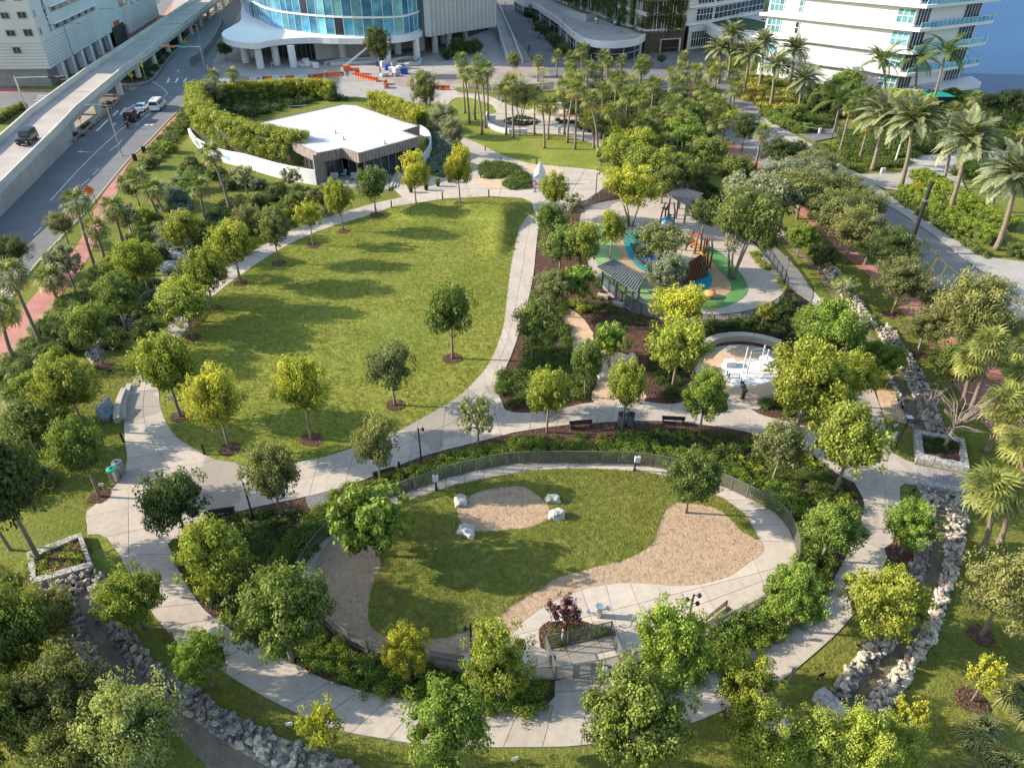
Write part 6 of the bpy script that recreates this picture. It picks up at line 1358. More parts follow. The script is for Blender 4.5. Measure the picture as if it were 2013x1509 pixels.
# ================================================================ SMALL THINGS
def post(name, label, cat, px, py, h, r=.06, m='dark', group=None, z=.06):
    t = thing(name, label, cat, G(px, py, z), 0, group); b = MB(); b.lathe([(r * 1.3, 0), (r, .08), (r, h)], 8); b.obj('post', M[m], t); return t
# bollards
for px, py, ty, lb in ((770, 408, 394, 'slim dark bollard by the path in front of the terrace, west of the propped tree'), (870, 391, 377, 'slim dark bollard on the plaza edge between the two northern lawn trees'), (961, 387, 373, 'slim dark bollard on the plaza edge below the tan paving'),
        (243, 868, 850, 'short bollard at the lower end of the stone seat steps'), (402, 892, 873, 'short bollard on the lawn edge beside the yellow leaning oak'), (343, 1262, 1243, 'short wooden bollard on the inner edge of the south lawn by the west ditch'), (1552, 1338, 1315, 'short wooden bollard on the ring path edge near the labelled plate'),
        (1738, 1131, 1112, 'wooden bollard on the ring path edge by the lower east ditch'), (1657, 763, 746, 'short bollard at the bend of the ring path east of the fitness circle'), (1688, 702, 690, 'low light bollard in the grass by the ring path'), (1525, 484, 471, 'dark bollard in the grass north of the east path'),
        (955, 330, 314, 'bollard at the upper corner of the first flower bed'), (985, 320, 310, 'dark bollard along the upper edge of the plaza'), (1054, 322, 311, 'dark bollard between lawn and plaza above the sculpture'), (1010, 350, 341, 'dark bollard at the tan paving between the two beds'), (945, 350, 340, 'dark bollard at the left corner of the first flower bed'), (954, 296, 287, 'dark bollard on the curve of the plaza by the oval lawn'),
        (746, 947, 925, 'dark bollard light in the mulch by the path south of the big lawn'), (785, 920, 908, 'dark lamp stub in the mulch strip by the lamp post'), (1594, 1175, 1160, 'white-topped bollard light by the hedge near the southeast path')):
    post('bollard', lb, 'bollard', px, py, HT(px, py, ty), .09, 'wood' if 'wooden' in lb else 'dark', 'bollards of the park')
# lamp posts
def lamp(px, py, ty, label, heads=1, arm=0, m='dark', r=.07, cat='lamp post'):
    H = HT(px, py, ty); t = thing('lamp_post', label, cat, G(px, py)); b = MB(); b.lathe([(r * 1.8, 0), (r * 1.7, .25), (r, .3), (r * .8, H)], 8); b.obj('pole', M[m], t)
    for k in range(heads):
        z = H - .1 - k * .35; s = 1 if k % 2 == 0 else -1; b = MB(); b.tube([(0, 0, z), (s * .25, 0, z + .02)], .03, 5); b.lathe([(.1, -.1), (.13, .05), (.06, .18)], 8, (s * .32, 0, z)); b.obj('lamp_head', M['dark'] if m == 'dark' else M['steel'], t)
    if arm:
        b = MB(); b.tube([(0, 0, H - .1), (arm * .5, 0, H + .12), (arm, 0, H + .1)], [.06, .05, .04], 5); o = b.obj('arm', M[m], t); b = MB(); b.box((arm, 0, H + .06), (.7, .22, .1)); b.obj('lamp_head', M[m], t)
    return t
lamp(829, 914, 842, 'slim dark lamp post with a white head in the shrub bed south of the lawn'); lamp(498, 1018, 948, 'slim dark lamp post at the black bench west of the gravel corner')
lamp(858, 964, 932, 'short dark pole with a white bag box on the dog park walk, west one', 0); lamp(1247, 926, 893, 'short dark pole with a white bag box by the north dog park fence', 0)
for px, py in ((858, 934), (1250, 896)):
    g = G(px, py + 31); b = MB(); b.box((g.x, g.y, 1.25), (.4, .25, .5)); b.obj('bag_dispenser', M['white'], None, label='white bag dispenser box on the %s pole of the dog park walk' % ('west' if px < 1000 else 'north'), cat='dispenser')
lamp(1348, 1240, 1168, 'dark pole with three spotlights beside the slatted dog park bench', 3); lamp(928, 1290, 1225, 'dark pole with two spotlights at the southwest sand of the dog park', 2)
lamp(1340, 442 - 45, 340, 'slim lamp post on the pale path north of the playground'); lamp(1171, 384, 340, 'slim lamp post on the plaza east of the sculpture'); lamp(1022, 268, 240, 'slim dark lamp post in front of the round planter')
lamp(1563, 675, 612, 'leaning-looking grey lamp pole in the bed behind the seat wall', 1, 0, 'grey'); lamp(1542, 550, 500, 'lamp post inside the playground path with two heads', 2, 0, 'grey')
lamp(1628, 302, 218, 'tall dark lamp post by the barrier arm driveway'); lamp(1493, 222, 180, 'black lamp post before the yellow shrubs'); lamp(1838, 440, 380, 'black flat-headed lamp post in front of the tall hedge'); lamp(993, 45, 5, 'dark lamp post beside the ramp road')
lamp(1217, 103, 62, 'black lantern post before the rounded fascia'); lamp(1105, 95, 38, 'black lantern post among the planting beside the low building')
lamp(240, 307, 207, 'tall pale street lamp on the near side of the road', 0, -3.0, 'steel', .09, 'street lamp'); lamp(156, 145, 47, 'tall grey street lamp in front of the corner building, left', 0, 3.6, 'grey', .11, 'street lamp'); lamp(217, 100, 18, 'tall grey street lamp in front of the corner building, right', 0, 3.6, 'grey', .11, 'street lamp')
lamp(405, 132, 48, 'tall grey street lamp beside the construction fence', 0, -6, 'grey', .11, 'street lamp'); lamp(538, 156, 124, 'white-headed lamp post behind the white barriers', 1, 0, 'steel'); lamp(642, 170, 140, 'thin pole among the barriers behind the pavilion hedge', 1, 0, 'steel'); lamp(416, 168, 127, 'white pole at the bend of the road by the berm hedge', 0, 0, 'white')
lamp(1757, 326, 258, 'white leaning-looking lamp pole between two date palms', 1, 0, 'white', .12)
t = thing('leaning_pole', 'thick black leaning utility pole over the right roadway', 'pole', G(1785, 497)); H = HT(1785, 497, 357); q = G(1832, 357, H) - G(1785, 497); q.y *= .15
b = MB(); b.tube([(0, 0, 0), (q.x, q.y, H)], .22, 10); b.obj('pole', M['black'], t); b = MB(); b.box((q.x * .75, q.y * .75, H * .75), (.5, .5, .2)); b.obj('clamp', M['steel'], t)
# benches
def bench(px, py, rz, label, L_=1.8, m='dark', back=True):
    t = thing('park_bench', label, 'bench', G(px, py, .07), rz)
    for k in range(5): b = MB(); b.box((0, -.2 + k * .11, .45), (L_, .085, .035)); b.obj('slat', M[m], t)
    if back:
        for k in range(3): b = MB(); b.box((0, .33 + k * .02, .6 + k * .13), (L_, .03, .095)); b.obj('slat', M[m], t)
    for s in (-1, 1): b = MB(); b.box((s * (L_ / 2 - .1), .05, .22), (.06, .5, .43)); b.box((s * (L_ / 2 - .1), .33, .6), (.05, .05, .5)); b.obj('frame', M['dark'], t)
    return t
bench(1140, 838, R(-172), 'black slatted bench on the mulch edge, left of the litter bins'); bench(1322, 830, R(175), 'black slatted bench on the mulch edge, right of the litter bins'); bench(437, 1012, R(192), 'black bench at the southwest plaza beside the dark tree')
bench(1415, 1222, R(38), 'slatted grey bench against the southeast dog park fence', 2.0, 'wood'); bench(878, 1300, R(172), 'grey slatted bench against the south dog park fence', 2.0, 'wood'); bench(860 - 105, 935, R(205), 'dark bench beside the mulch near the gravel corner', 1.6)
# litter bins
def bin_(px, py, label, m='steel', lid='dark', r=.3, h=1.05):
    t = thing('litter_bin', label, 'litter bin', G(px, py, .06)); b = MB()
    b.lathe([(r, 0), (r, h)], 16); b.obj('body', M[m], t)
    for k in range(14): a = k * 6.283 / 14; c = MB(); c.box((math.cos(a) * (r + .012), math.sin(a) * (r + .012), h / 2), (.02, .06, h * .92), a); c.obj('slat', M[m], t)
    b = MB(); b.lathe([(r + .05, h), (r + .05, h + .06), (r * .5, h + .12), (r * .4, h + .12), (r * .4, h + .05)], 16); b.obj('lid', M[lid], t)
bin_(228, 943, 'steel litter bin with teal lid, front one of two at the west plaza', 'steel', 'green', .33); bin_(238, 930, 'steel litter bin with open grey lid, rear one of two at the west plaza', 'steel', 'grey', .33)
bin_(1221, 834, 'dark litter bin on the crossing path, left of two', 'grey'); bin_(1238, 834, 'dark litter bin on the crossing path, right of two', 'grey')
for x, y, lb in ((979, 197, 'left of the pair'), (986, 199, 'right of the pair'), (1187, 276, 'left of two at the promenade corner'), (1179, 272, 'right of two at the promenade corner')): bin_(x, y, 'steel litter bin by the upper promenade, ' + lb, 'steel', 'dark', .3)
# ---- fences with posts and mesh panels
def fence(name, label, P, h=1.25, step=1.2, net='net', m='galv', skip=()):
    n = max(1, round(plen(P) / step)); Q = resample(P, n); t = thing(name, label, 'fence', Q[0]); o = Q[0]; pm = MB(); pm.box((0, 0, h / 2), (.07, .07, h)); pm = pm.mesh('post', M[m])
    for i in range(n + 1):
        d = (Q[min(i + 1, n)] - Q[max(i - 1, 0)]); link('post', pm, t, Q[i] - o, math.atan2(d.y, d.x))
    for i in range(n):
        if i in skip: continue
        f = Face(Q[i] - o, Q[i + 1] - o); b = MB(); f.box(b, .04, f.L - .04, h - .05, h, -.025, .025); b.obj('rail', M[m], t); b = MB(); f.box(b, .04, f.L - .04, .06, .10, -.02, .02); b.obj('rail', M[m], t)
        b = MB(); V = []
        for u, z in ((.04, .1), (f.L - .04, .1), (f.L - .04, h - .05), (.04, h - .05)): q = f.P + f.d * u; V.append((q.x, q.y, z))
        b.add(V, [(0, 1, 2, 3)]); b.obj('mesh_panel', M[net], t)
    return t
FA = smooth(GP(FEN.replace('583,1150 ', '')), 4, False)
def cutline(s): return smooth(GP(s, .07), 4, False)
fence('dog_park_fence', 'long curved mesh fence round the north and east of the dog park', cutline('590,1128 619,1082 643,1056 670,1032 699,1000 740,986 778,976 818,963 874,942 935,927 1000,914 1090,911 1175,912 1239,913 1300,921 1360,934 1424,958 1485,987 1517,1003 1538,1022 1554,1048 1563,1072 1566,1101 1557,1130 1540,1160 1515,1185 1482,1204 1427,1231 1392,1249 1350,1268 1290,1292 1222,1312'))
fence('dog_park_fence', 'mesh fence along the southwest side of the dog park', cutline('1090,1334 1060,1337 1000,1335 905,1323 847,1310 752,1292 680,1263 643,1231 605,1190 588,1150'))
def gatebox(label, s, **k): return fence('gate_fence', label, GP(s, .08), 1.3, 1.4, **k)
gatebox('inner fence of the double gate along the planter', '1072,1276 1140,1262 1200,1248'); gatebox('right side fence of the double gate', '1200,1248 1212,1285 1222,1312')
gatebox('front gate fence facing the ring path', '1092,1336 1135,1330 1168,1326 1222,1312'); gatebox('left gate of the double gate with wide posts', '1072,1276 1085,1310 1092,1336')
for x, y, lb in ((1086, 1312, 'left'), (1166, 1327, 'middle'), (1131, 1331, 'narrow front')):
    g = G(x, y, .08); b = MB(); b.box((g.x, g.y, .68), (.34, .12, 1.35), R(-8)); b.obj('gate_post', M['grey'], None, label='%s broad grey post of the dog park double gate' % lb, cat='gate post', group='broad posts of the dog park gate')
fence('playground_fence', 'dark mesh fence round the south and east of the playground', cutline('1185,560 1215,590 1250,614 1290,628 1340,636 1400,640 1460,634 1510,616 1538,594 1545,565 1520,524 1492,486 1470,472'), 1.3, 1.5, 'netd', 'dark')
fence('playground_fence', 'pale picket fence at the northwest corner of the playground', cutline('1152,410 1168,398 1195,388 1215,382'), 1.2, .9, 'net', 'galv')
fence('park_fence', 'wire fence with white posts behind the upper promenade', cutline('920,176 960,180 1000,184 1050,180 1090,176'), 1.6, 3.0, 'netd', 'white')
fence('construction_fence', 'grey mesh construction fence along the road below the glass tower', cutline('376,132 395,120 415,100 432,70 440,45'), 2.0, 3.0, 'netd', 'grey')
# ---- boulders of the dog park, fountain, pots
for px, py, s_, lb in ((905, 985, (.55, .65, .5), 'white boulder at the northwest rim of the sand circle'), (917, 1045, (.85, .6, .5), 'large white boulder at the southwest rim of the sand circle'), (1087, 981, (.75, .45, .5), 'flat-topped white boulder at the northeast of the sand circle'), (1095, 1012, (.5, .75, .6), 'upright white boulder at the east rim of the sand circle'),
        (1242, 700, (.5, .5, .35), 'white rounded stone on the stepping path, upper'), (1246, 716, (.75, .4, .3), 'white oval stone on the stepping path, middle'), (1183, 742, (.5, .6, .45), 'white upright stone at the foot of the stepping path'), (1238, 735, (.5, .4, .3), 'white low stone by the mulch of the stepping path')):
    link('boulder', with_mat(boulder_mesh(px), M['boulder']), None, G(px, py, s_[2] * .45), (.15, .1, px), tuple(v * .85 for v in s_), lb, 'boulder')
t = thing('drinking_fountain', 'steel drinking fountain cylinder with two side bowls in the dog park', 'fountain', G(1177, 1210, .08)); b = MB(); b.lathe([(.2, 0), (.2, .85), (.24, .87), (.24, .92), (.12, .9)], 16); b.obj('body', M['steel'], t)
for s in (1, -1): b = MB(); b.tube([(s * .15, 0, .55 if s > 0 else .2), (s * .5, .1, .58 if s > 0 else .22)], .06, 6); b.lathe([(.05, 0), (.16, .06), (.17, .12), (.08, .07)], 12, (s * .55, .1, .52 if s > 0 else .16)); b.obj('bowl', M['steel'], t)
for px, py in ((808, 378), (838, 374), (861, 366), (883, 358)):
    t = thing('potted_shrub', {808: 'potted shrub nearest the pavilion steps', 838: 'second potted shrub from the pavilion steps', 861: 'third potted shrub from the pavilion steps', 883: 'potted shrub nearest the planting bed east of the pavilion'}[px], 'potted plant', G(px, py, .07), 0, 'row of potted shrubs on the plaza')
    b = MB(); b.lathe([(.2, 0), (.32, .45), (.28, .45)], 10); b.obj('pot', M['dark'], t); o = link('foliage', PROTO['bush'][px % 2][0], t, (0, 0, .4), 0, (.5, .5, .8)); o.color = (*YG, 1)
# dog park corner planter with reddish sapling
P = smooth(GP('1061,1262 1060,1236 1080,1220 1106,1214 1130,1216 1170,1228 1205,1238 1214,1250 1200,1248 1140,1262 1072,1276', .1), 2); b = MB(); b.prism(P, 0, .14); sh = b.obj('planting_island', M['mulch'], kind=S)
bm = bmesh.new(); bm.from_mesh(sh.data); bmesh.ops.triangulate(bm, faces=[x for x in bm.faces if len(x.verts) > 4]); bm.to_mesh(sh.data); bm.free()
p_, s_ = fill('1068,1260 1070,1240 1084,1226 1106,1222 1160,1232 1200,1242 1195,1247 1140,1258 1076,1270', 3, 300, .12, (), .35, .6); scatter('shrub_bed', p_, s_, BU, seed=300)
tree('thin', 1108, 1248, 1172, 80, (.10, .04, .05), 'small purple-leaved sapling in the planter by the dog park gate')
for a, c, lb in (((1082, 1223), (1110, 1232), 'left'), ((1104, 1262), (1110, 1232), 'right')):
    p0, p1 = G(*a, .15), G(*c, .15); b = MB(); b.tube([(p0.x, p0.y, .3), (p1.x, p1.y, .9)], .07, 6); b.obj('prop_stake', M['offw'], None, label=lb + ' pale timber prop leaning at the purple sapling', cat='stake')
# blue entrance board, banner and small plates
def board(px, py, w_, h, z, rz, m, label, cat='sign', posts=2, tilt=0, name='sign', txt=None, tm='white', ts=.2):
    t = thing(name, label, cat, G(px, py), rz); b = MB(); b.box((0, 0, z + h / 2), (w_, .04, h)); b.obj('panel', M[m], t)
    for s in ((-1, 1) if posts == 2 else (0,)[:posts]): b = MB(); b.box((s * w_ * .42, .04, (z + h * .4) / 2), (.05, .04, z + h * .4)); b.obj('post', M['dark'], t)
    for i, l in enumerate(txt or []): text('lettering', l, ts, M[tm], t, (0, -.03, z + h * (.5 + .28 * ((len(txt) - 1) / 2 - i) )), (R(90), 0, 0), .003)
    return t
t = board(1190, 1338, .62, 1.15, .35, R(-12), 'blue', 'blue information board with white lines beside the dog park gate', posts=2)
for i in range(5): b = MB(); b.box((-.02, -.025, 1.15 - i * .12), (.42 - .08 * (i % 2), .01, .025)); b.obj('text_line', M['white'], t)
t = board(1752, 868, .7, .9, .05, R(20), 'white', 'small white banner with dark blue letters at the corner of the ring path', 'banner', 2); text('lettering', 'VWVW', .3, M['blue'], t, (0, -.03, .5), (R(90), 0, 0), .003)
for px, py, lb in ((203, 962, 'white notice plate on two legs left of the litter bins'), (218, 737, 'dark low plate in the grass above the seat wall'), (336, 787, 'small white square plate in the lawn edge near the leaning oak'), (1612, 1335, 'small dark plate in the grass by the coral wall'), (1012, 1500, 'small white plate at the bottom edge of the lawn'), (1793, 972, 'small dark plate in the grass corner by the boardwalk'), (572, 1432, 'small white plate at the sparse yellow sapling'), (1758, 845, 'white label on the prop of the cycle stand corner')):
    board(px, py, .35, .26, .35, R(15), 'white' if 'white' in lb else 'dark', lb, 'plate', 2)
# road signs
def diamond(px, py, w_, z, m, label, txt=None, rz=0, posts=1, tm='dark'):
    t = thing('road_sign', label, 'road sign', G(px, py), rz); b = MB(); s = w_ / 2; V = [(0, -.02, z - s * 1.41), (s * 1.41, -.02, z), (0, -.02, z + s * 1.41), (-s * 1.41, -.02, z)]; b.add(V + [(x, .02, q) for x, y, q in V], [(0, 1, 2, 3), (7, 6, 5, 4), (0, 4, 5, 1), (1, 5, 6, 2), (2, 6, 7, 3), (3, 7, 4, 0)]); b.obj('panel', M[m], t)
    for k in ((0,) if posts == 1 else (-.35, .35)): b = MB(); b.tube([(k, .06, 0), (k, .06, z)], .04, 5); b.obj('post', M['dark'] if posts == 2 else M['steel'], t)
    for i, l in enumerate(txt or []): text('lettering', l, w_ * .19, M[tm], t, (0, -.03, z + (len(txt) - 1 - 2 * i) * w_ * .11), (R(90), 0, 0), .003)
    return t
zz = HT(186, 407, 372); diamond(187, 409, 1.05, 2.5, 'orange', 'orange diamond sign on two dark legs at the road edge', ['ROAD', 'WORK', 'AHEAD'], R(12), 2)
for px, py, lb in ((1057, 58, 'upper orange diamond sign in the planting beside the ramp road'), (1086, 88, 'middle orange diamond sign in the planting beside the ramp road'), (1117, 112, 'lower orange diamond sign before the rounded building')): diamond(px, py, 1.1, 1.6, 'orange', lb, ['ROAD', 'WORK'], 0)
diamond(1792, 407, 1.0, 2.9, 'yellow', 'yellow pedestrian crossing sign with paddle below, before the hedge', None, 0); diamond(1359, 150, .9, 2.4, 'yellow', 'yellow diamond sign near the palm grove north edge'); board(1380, 168, 1.4, 1.3, .6, 0, 'sky' if 'sky' in M else 'white', 'pale blue board beside the yellow diamond at the forecourt')
diamond(263, 169, .9, 2.2, 'yellow', 'yellow arrow diamond sign below the overpass, upper'); diamond(162, 252, .9, 2.0, 'yellow', 'yellow diamond sign under the overpass, lower'); diamond(366, 92, .8, 1.2, 'yellow', 'small yellow marker at the guardrail end')
# traffic signals
def mast(px, py, ty, ax, label, heads, street=None):
    H = HT(px, py, ty); t = thing('traffic_signal', label, 'traffic light', G(px, py)); b = MB(); b.lathe([(.2, 0), (.13, H)], 8); b.obj('pole', M['steel'], t); b = MB(); b.tube([(0, 0, H - .3), (ax, 0, H)], [.12, .07], 6); b.obj('mast_arm', M['steel'], t)
    for k in heads:
        b = MB(); b.box((ax * k, -.1, H - .2), (1.3, .3, .4)); h = b.obj('signal_head', M['orange' if street else 'dark'], t); c = MB(); c.tube([(ax * k - .4, -.3, H - .2), (ax * k - .4, -.26, H - .2)], .14, 8); c.obj('lens', M['red'], h)
    if street: b = MB(); b.box((ax * .42, -.12, H - .25), (1.9, .05, .55)); s = b.obj('street_sign', M['green'], t); text('lettering', street, .42, M['white'], s, (ax * .42, -.16, H - .25), (R(90), 0, 0), .003)
mast(404, 140, 90, -9.0, 'traffic signal mast over the road with two amber-bodied heads and a green street sign', (.72, .98), 'L Street'); mast(53, 218, 150, 9.5, 'white traffic signal mast at the far left with dark heads', (.75, .95))
t = thing('signal_post', 'single red traffic light on a thin post below the overpass', 'traffic light', G(289, 165)); b = MB(); b.tube([(0, 0, 0), (0, 0, 3.6)], .06, 6); b.obj('post', M['steel'], t); b = MB(); b.box((0, -.1, 4.0), (.4, .3, 1.1)); h = b.obj('signal_head', M['yellow'], t); b = MB(); b.tube([(0, -.3, 4.3), (0, -.24, 4.3)], .15, 8); b.obj('lens', M['red'], h)
# guard rails
def guard(s, label, posts=True):
    P = smooth(GP(s), 3, False); t = thing('guardrail', label, 'guardrail', P[0]); Q = [p - P[0] for p in P]; b = MB(); b.wall(Q, .45, .78, .09); b.obj('rail', M['steel'], t)
    for q in resample(Q, max(2, int(plen(Q) / 2))): b = MB(); b.box((q.x, q.y, .35), (.14, .14, .7)); b.obj('post', M['wood'], t)
guard('135,289 170,262 210,225 232,205 238,196 232,192 225,193', 'steel guardrail with wooden posts curving round the lower traffic island'); guard('222,170 245,172 270,172 290,167 304,158 312,148 340,112 372,75 400,45 425,20', 'steel guardrail curving round the upper traffic island')
# island planting below the overpass
for i, poly in enumerate(('255,145 300,130 305,150 280,165 245,160', '300,110 340,75 365,70 330,115 310,140', '140,275 165,250 190,245 170,265', '195,215 215,200 230,200 215,215')):
    p_, s_ = fill(poly, .6, 310 + i, 0, (), .5, 1.1); scatter('shrub_bed', p_, s_, BD, seed=310 + i)
sheet('traffic_island', '250,140 312,100 372,60 420,25 415,40 372,78 335,118 306,155 288,166 262,170 235,168', .1, M['bed']); sheet('traffic_island', '135,287 165,255 200,215 225,195 235,198 225,210 170,260', .1, M['tan'])
# ---- vehicles
def wheel(t, x, y, r, w_=.24):
    b = MB(); b.tube([(x, y - w_ / 2, r), (x, y + w_ / 2, r)], r, 16); wh = b.obj('wheel', M['tyre'], t); s = 1 if y > 0 else -1
    b = MB(); b.tube([(x, y + s * w_ * .45, r), (x, y + s * (w_ / 2 + .02), r)], r * .6, 12); b.obj('rim', M['steel'], wh)
def car(label, px, py, rz, kind, bodym, cat='car', z=0.0, loc=None):
    """x forward. body lofted from side sections"""
    dims = dict(sedan=(4.5, 1.75, [(-2.2, .35, .80), (-2.15, .32, .92), (-1.5, .3, 1.0), (-.9, .3, 1.38), (.3, .3, 1.42), (1.1, .3, .98), (2.0, .3, .82), (2.22, .38, .6)]),
                van=(5.1, 1.9, [(-2.55, .35, 1.9), (-2.5, .3, 2.0), (-1.0, .3, 2.08), (1.0, .3, 2.05), (1.7, .3, 1.4), (2.4, .3, 1.05), (2.55, .4, .7)]),
                jeep=(4.4, 1.85, [(-2.1, .5, 1.85), (-2.05, .45, 1.9), (-.6, .45, 1.92), (.45, .45, 1.88), (.8, .45, 1.2), (1.9, .45, 1.12), (2.05, .5, 1.0)]))[kind]
    L_, W_, secs = dims; p = loc or G(px, py, z); t = thing({'sedan': 'parked_car', 'van': 'van', 'jeep': 'off_road_car'}[kind], label, cat, p, rz); b = MB(); V = []; belt = 1.0 if kind != 'van' else 1.15
    for x, z0, z1 in secs:
        tw = W_ / 2 * (1 if z1 <= belt else .82); mz = min(belt, z1 - .04) if z1 > belt else (z0 + z1) / 2
        V += [(x, -W_ / 2 * .92, z0), (x, -W_ / 2, (z0 + mz) / 2), (x, -W_ / 2 * .97, mz), (x, -tw * .94, z1 - .03), (x, -tw * .6, z1), (x, tw * .6, z1), (x, tw * .94, z1 - .03), (x, W_ / 2 * .97, mz), (x, W_ / 2, (z0 + mz) / 2), (x, W_ / 2 * .92, z0)]
    n = len(secs); Fs = [tuple(range(9, -1, -1)), tuple((n - 1) * 10 + k for k in range(10))]
    for i in range(n - 1):
        for k in range(10): k2 = (k + 1) % 10; Fs.append((i * 10 + k, i * 10 + k2, (i + 1) * 10 + k2, (i + 1) * 10 + k))
    b.add(V, Fs); b.obj('body', M[bodym], t)
    r = .42 if kind == 'jeep' else .33
    for x in (-L_ * .31, L_ * .30):
        for y in (-W_ / 2 + .1, W_ / 2 - .1): wheel(t, x, y, r)
    # windows: side, rear, windscreen
    hw = dict(sedan=(-1.35, .85, 1.03, 1.32), van=(-2.2, 1.1, 1.25, 1.8), jeep=(-1.9, .45, 1.2, 1.75))[kind]
    for s in (-1, 1):
        nW = 3 if kind != 'sedan' else 2
        for k in range(nW):
            a = hw[0] + (hw[1] - hw[0]) * k / nW + .06; c = hw[0] + (hw[1] - hw[0]) * (k + 1) / nW - .06; y0, y1 = s * (W_ / 2 * .955 + .012), s * (W_ / 2 * .815 + .02); i0 = .25 if kind == 'sedan' and k == 0 else .05; i1 = .3 if k == nW - 1 else .02
            b = MB(); b.add([(a, y0, hw[2]), (c, y0, hw[2]), (c - i1, y1, hw[3]), (a + i0, y1, hw[3])], [(0, 1, 2, 3)]); b.obj('side_window', M['glassd'], t)
    ws = dict(sedan=((1.08, 1.0), (.36, 1.40)), van=((1.68, 1.44), (1.02, 2.0)), jeep=((.81, 1.24), (.49, 1.82)))[kind]; rw = dict(sedan=((-1.48, 1.04), (-.93, 1.36)), van=((-2.58, 1.25), (-2.53, 1.8)), jeep=((-2.13, 1.25), (-2.08, 1.75)))[kind]
    for nm, q in (('windscreen', ws), ('rear_window', rw)):
        b = MB(); (xa, za), (xb, zb) = q; o_ = .03 if nm == 'windscreen' else -.03; b.add([(xa + o_, -W_ * .42, za), (xa + o_, W_ * .42, za), (xb + o_, W_ * .36, zb), (xb + o_, -W_ * .36, zb)], [(0, 1, 2, 3)]); b.obj(nm, M['glassd'], t)
    for s in (-1, 1):
        b = MB(); b.box((-L_ / 2 + .04, s * W_ * .4, .85 if kind != 'van' else 1.0), (.06, .25, .18)); b.obj('tail_light', M['red'], t); b = MB(); b.box((secs[-1][0] - .02, s * W_ * .35, .68), (.08, .3, .14)); b.obj('headlight', M['steel'], t)
    for x in (-L_ / 2 - .02, secs[-1][0] + .03): b = MB(); b.box((x, 0, .45), (.14, W_ * .9, .2)); b.obj('bumper', M['dark'] if kind == 'jeep' else M[bodym], t)
    if kind == 'jeep': b = MB(); b.tube([(-2.36, 0, 1.1), (-2.14, 0, 1.1)], .4, 16); sp = b.obj('spare_wheel', M['tyre'], t); b = MB(); b.tube([(-2.38, 0, 1.1), (-2.36, 0, 1.1)], .2, 10); b.obj('rim', M['steel'], sp)
    if kind == 'van':
        for y in (-.55, .55): b = MB(); b.box((-.8, y, 2.18), (2.4, .06, .06)); b.obj('roof_rack', M['white'], t)
        for x in (-1.8, -.8, .2): b = MB(); b.box((x, 0, 2.14), (.06, 1.3, .06)); b.obj('roof_rack', M['white'], t)
    return t
M['carw'] = mat('white_car_paint', (.75, .75, .76), fine=0, rough=.25, spec=.5); M['carr'] = mat('dark_red_car_paint', (.10, .02, .02), fine=0, rough=.25, spec=.5); M['cark'] = mat('black_car_paint', (.015, .015, .017), fine=0, rough=.3, spec=.5)
hd = R(97)
car('white sedan waiting at the stop line, left of the van', 281, 217, hd, 'sedan', 'carw'); car('white van with roof rack waiting at the stop line', 312, 214, hd, 'van', 'carw', 'van'); car('dark red off-road car with spare wheel behind the white sedan', 262, 236, hd, 'jeep', 'carr')
yj = 113.0; car('black off-road car driving on the overpass', 0, 0, R(-82), 'jeep', 'cark', 'car', 0, Vector((ox(yj) - 2.9, yj, ozt(yj) - .95)))
car('white pick-up truck parked behind the orange barriers near the palms', 433, 176, R(180), 'van', 'carw', 'truck')
# ---- people and bicycles
def bike(t, o=(0, 0, 0)):
    for x, nm in ((-.5, 'wheel'), (.52, 'wheel')):
        b = MB(); P = [(o[0] + x + .33 * math.cos(k * .5236), o[1], o[2] + .34 + .33 * math.sin(k * .5236)) for k in range(13)]; b.tube(P, .022, 5, False)
        for k in range(6): b.tube([(o[0] + x, o[1], o[2] + .34), P[k * 2]], .004, 3, False)
        b.obj(nm, M['black'], t)
    b = MB(); q = lambda x, z: (o[0] + x, o[1], o[2] + z)
    for a, c in (((-.5, .34), (-.12, .32)), ((-.5, .34), (-.2, .8)), ((-.12, .32), (-.22, .88)), ((-.12, .32), (.38, .78)), ((-.2, .8), (.38, .82)), ((.52, .34), (.36, .95))): b.tube([q(*a), q(*c)], .02, 5)
    b.tube([(o[0] + .36, o[1] - .25, o[2] + .97), (o[0] + .36, o[1] + .25, o[2] + .97)], .018, 5); b.obj('frame', M['dark'], t); b = MB(); b.box((o[0] - .22, o[1], o[2] + .9), (.26, .13, .06)); b.obj('saddle', M['black'], t)
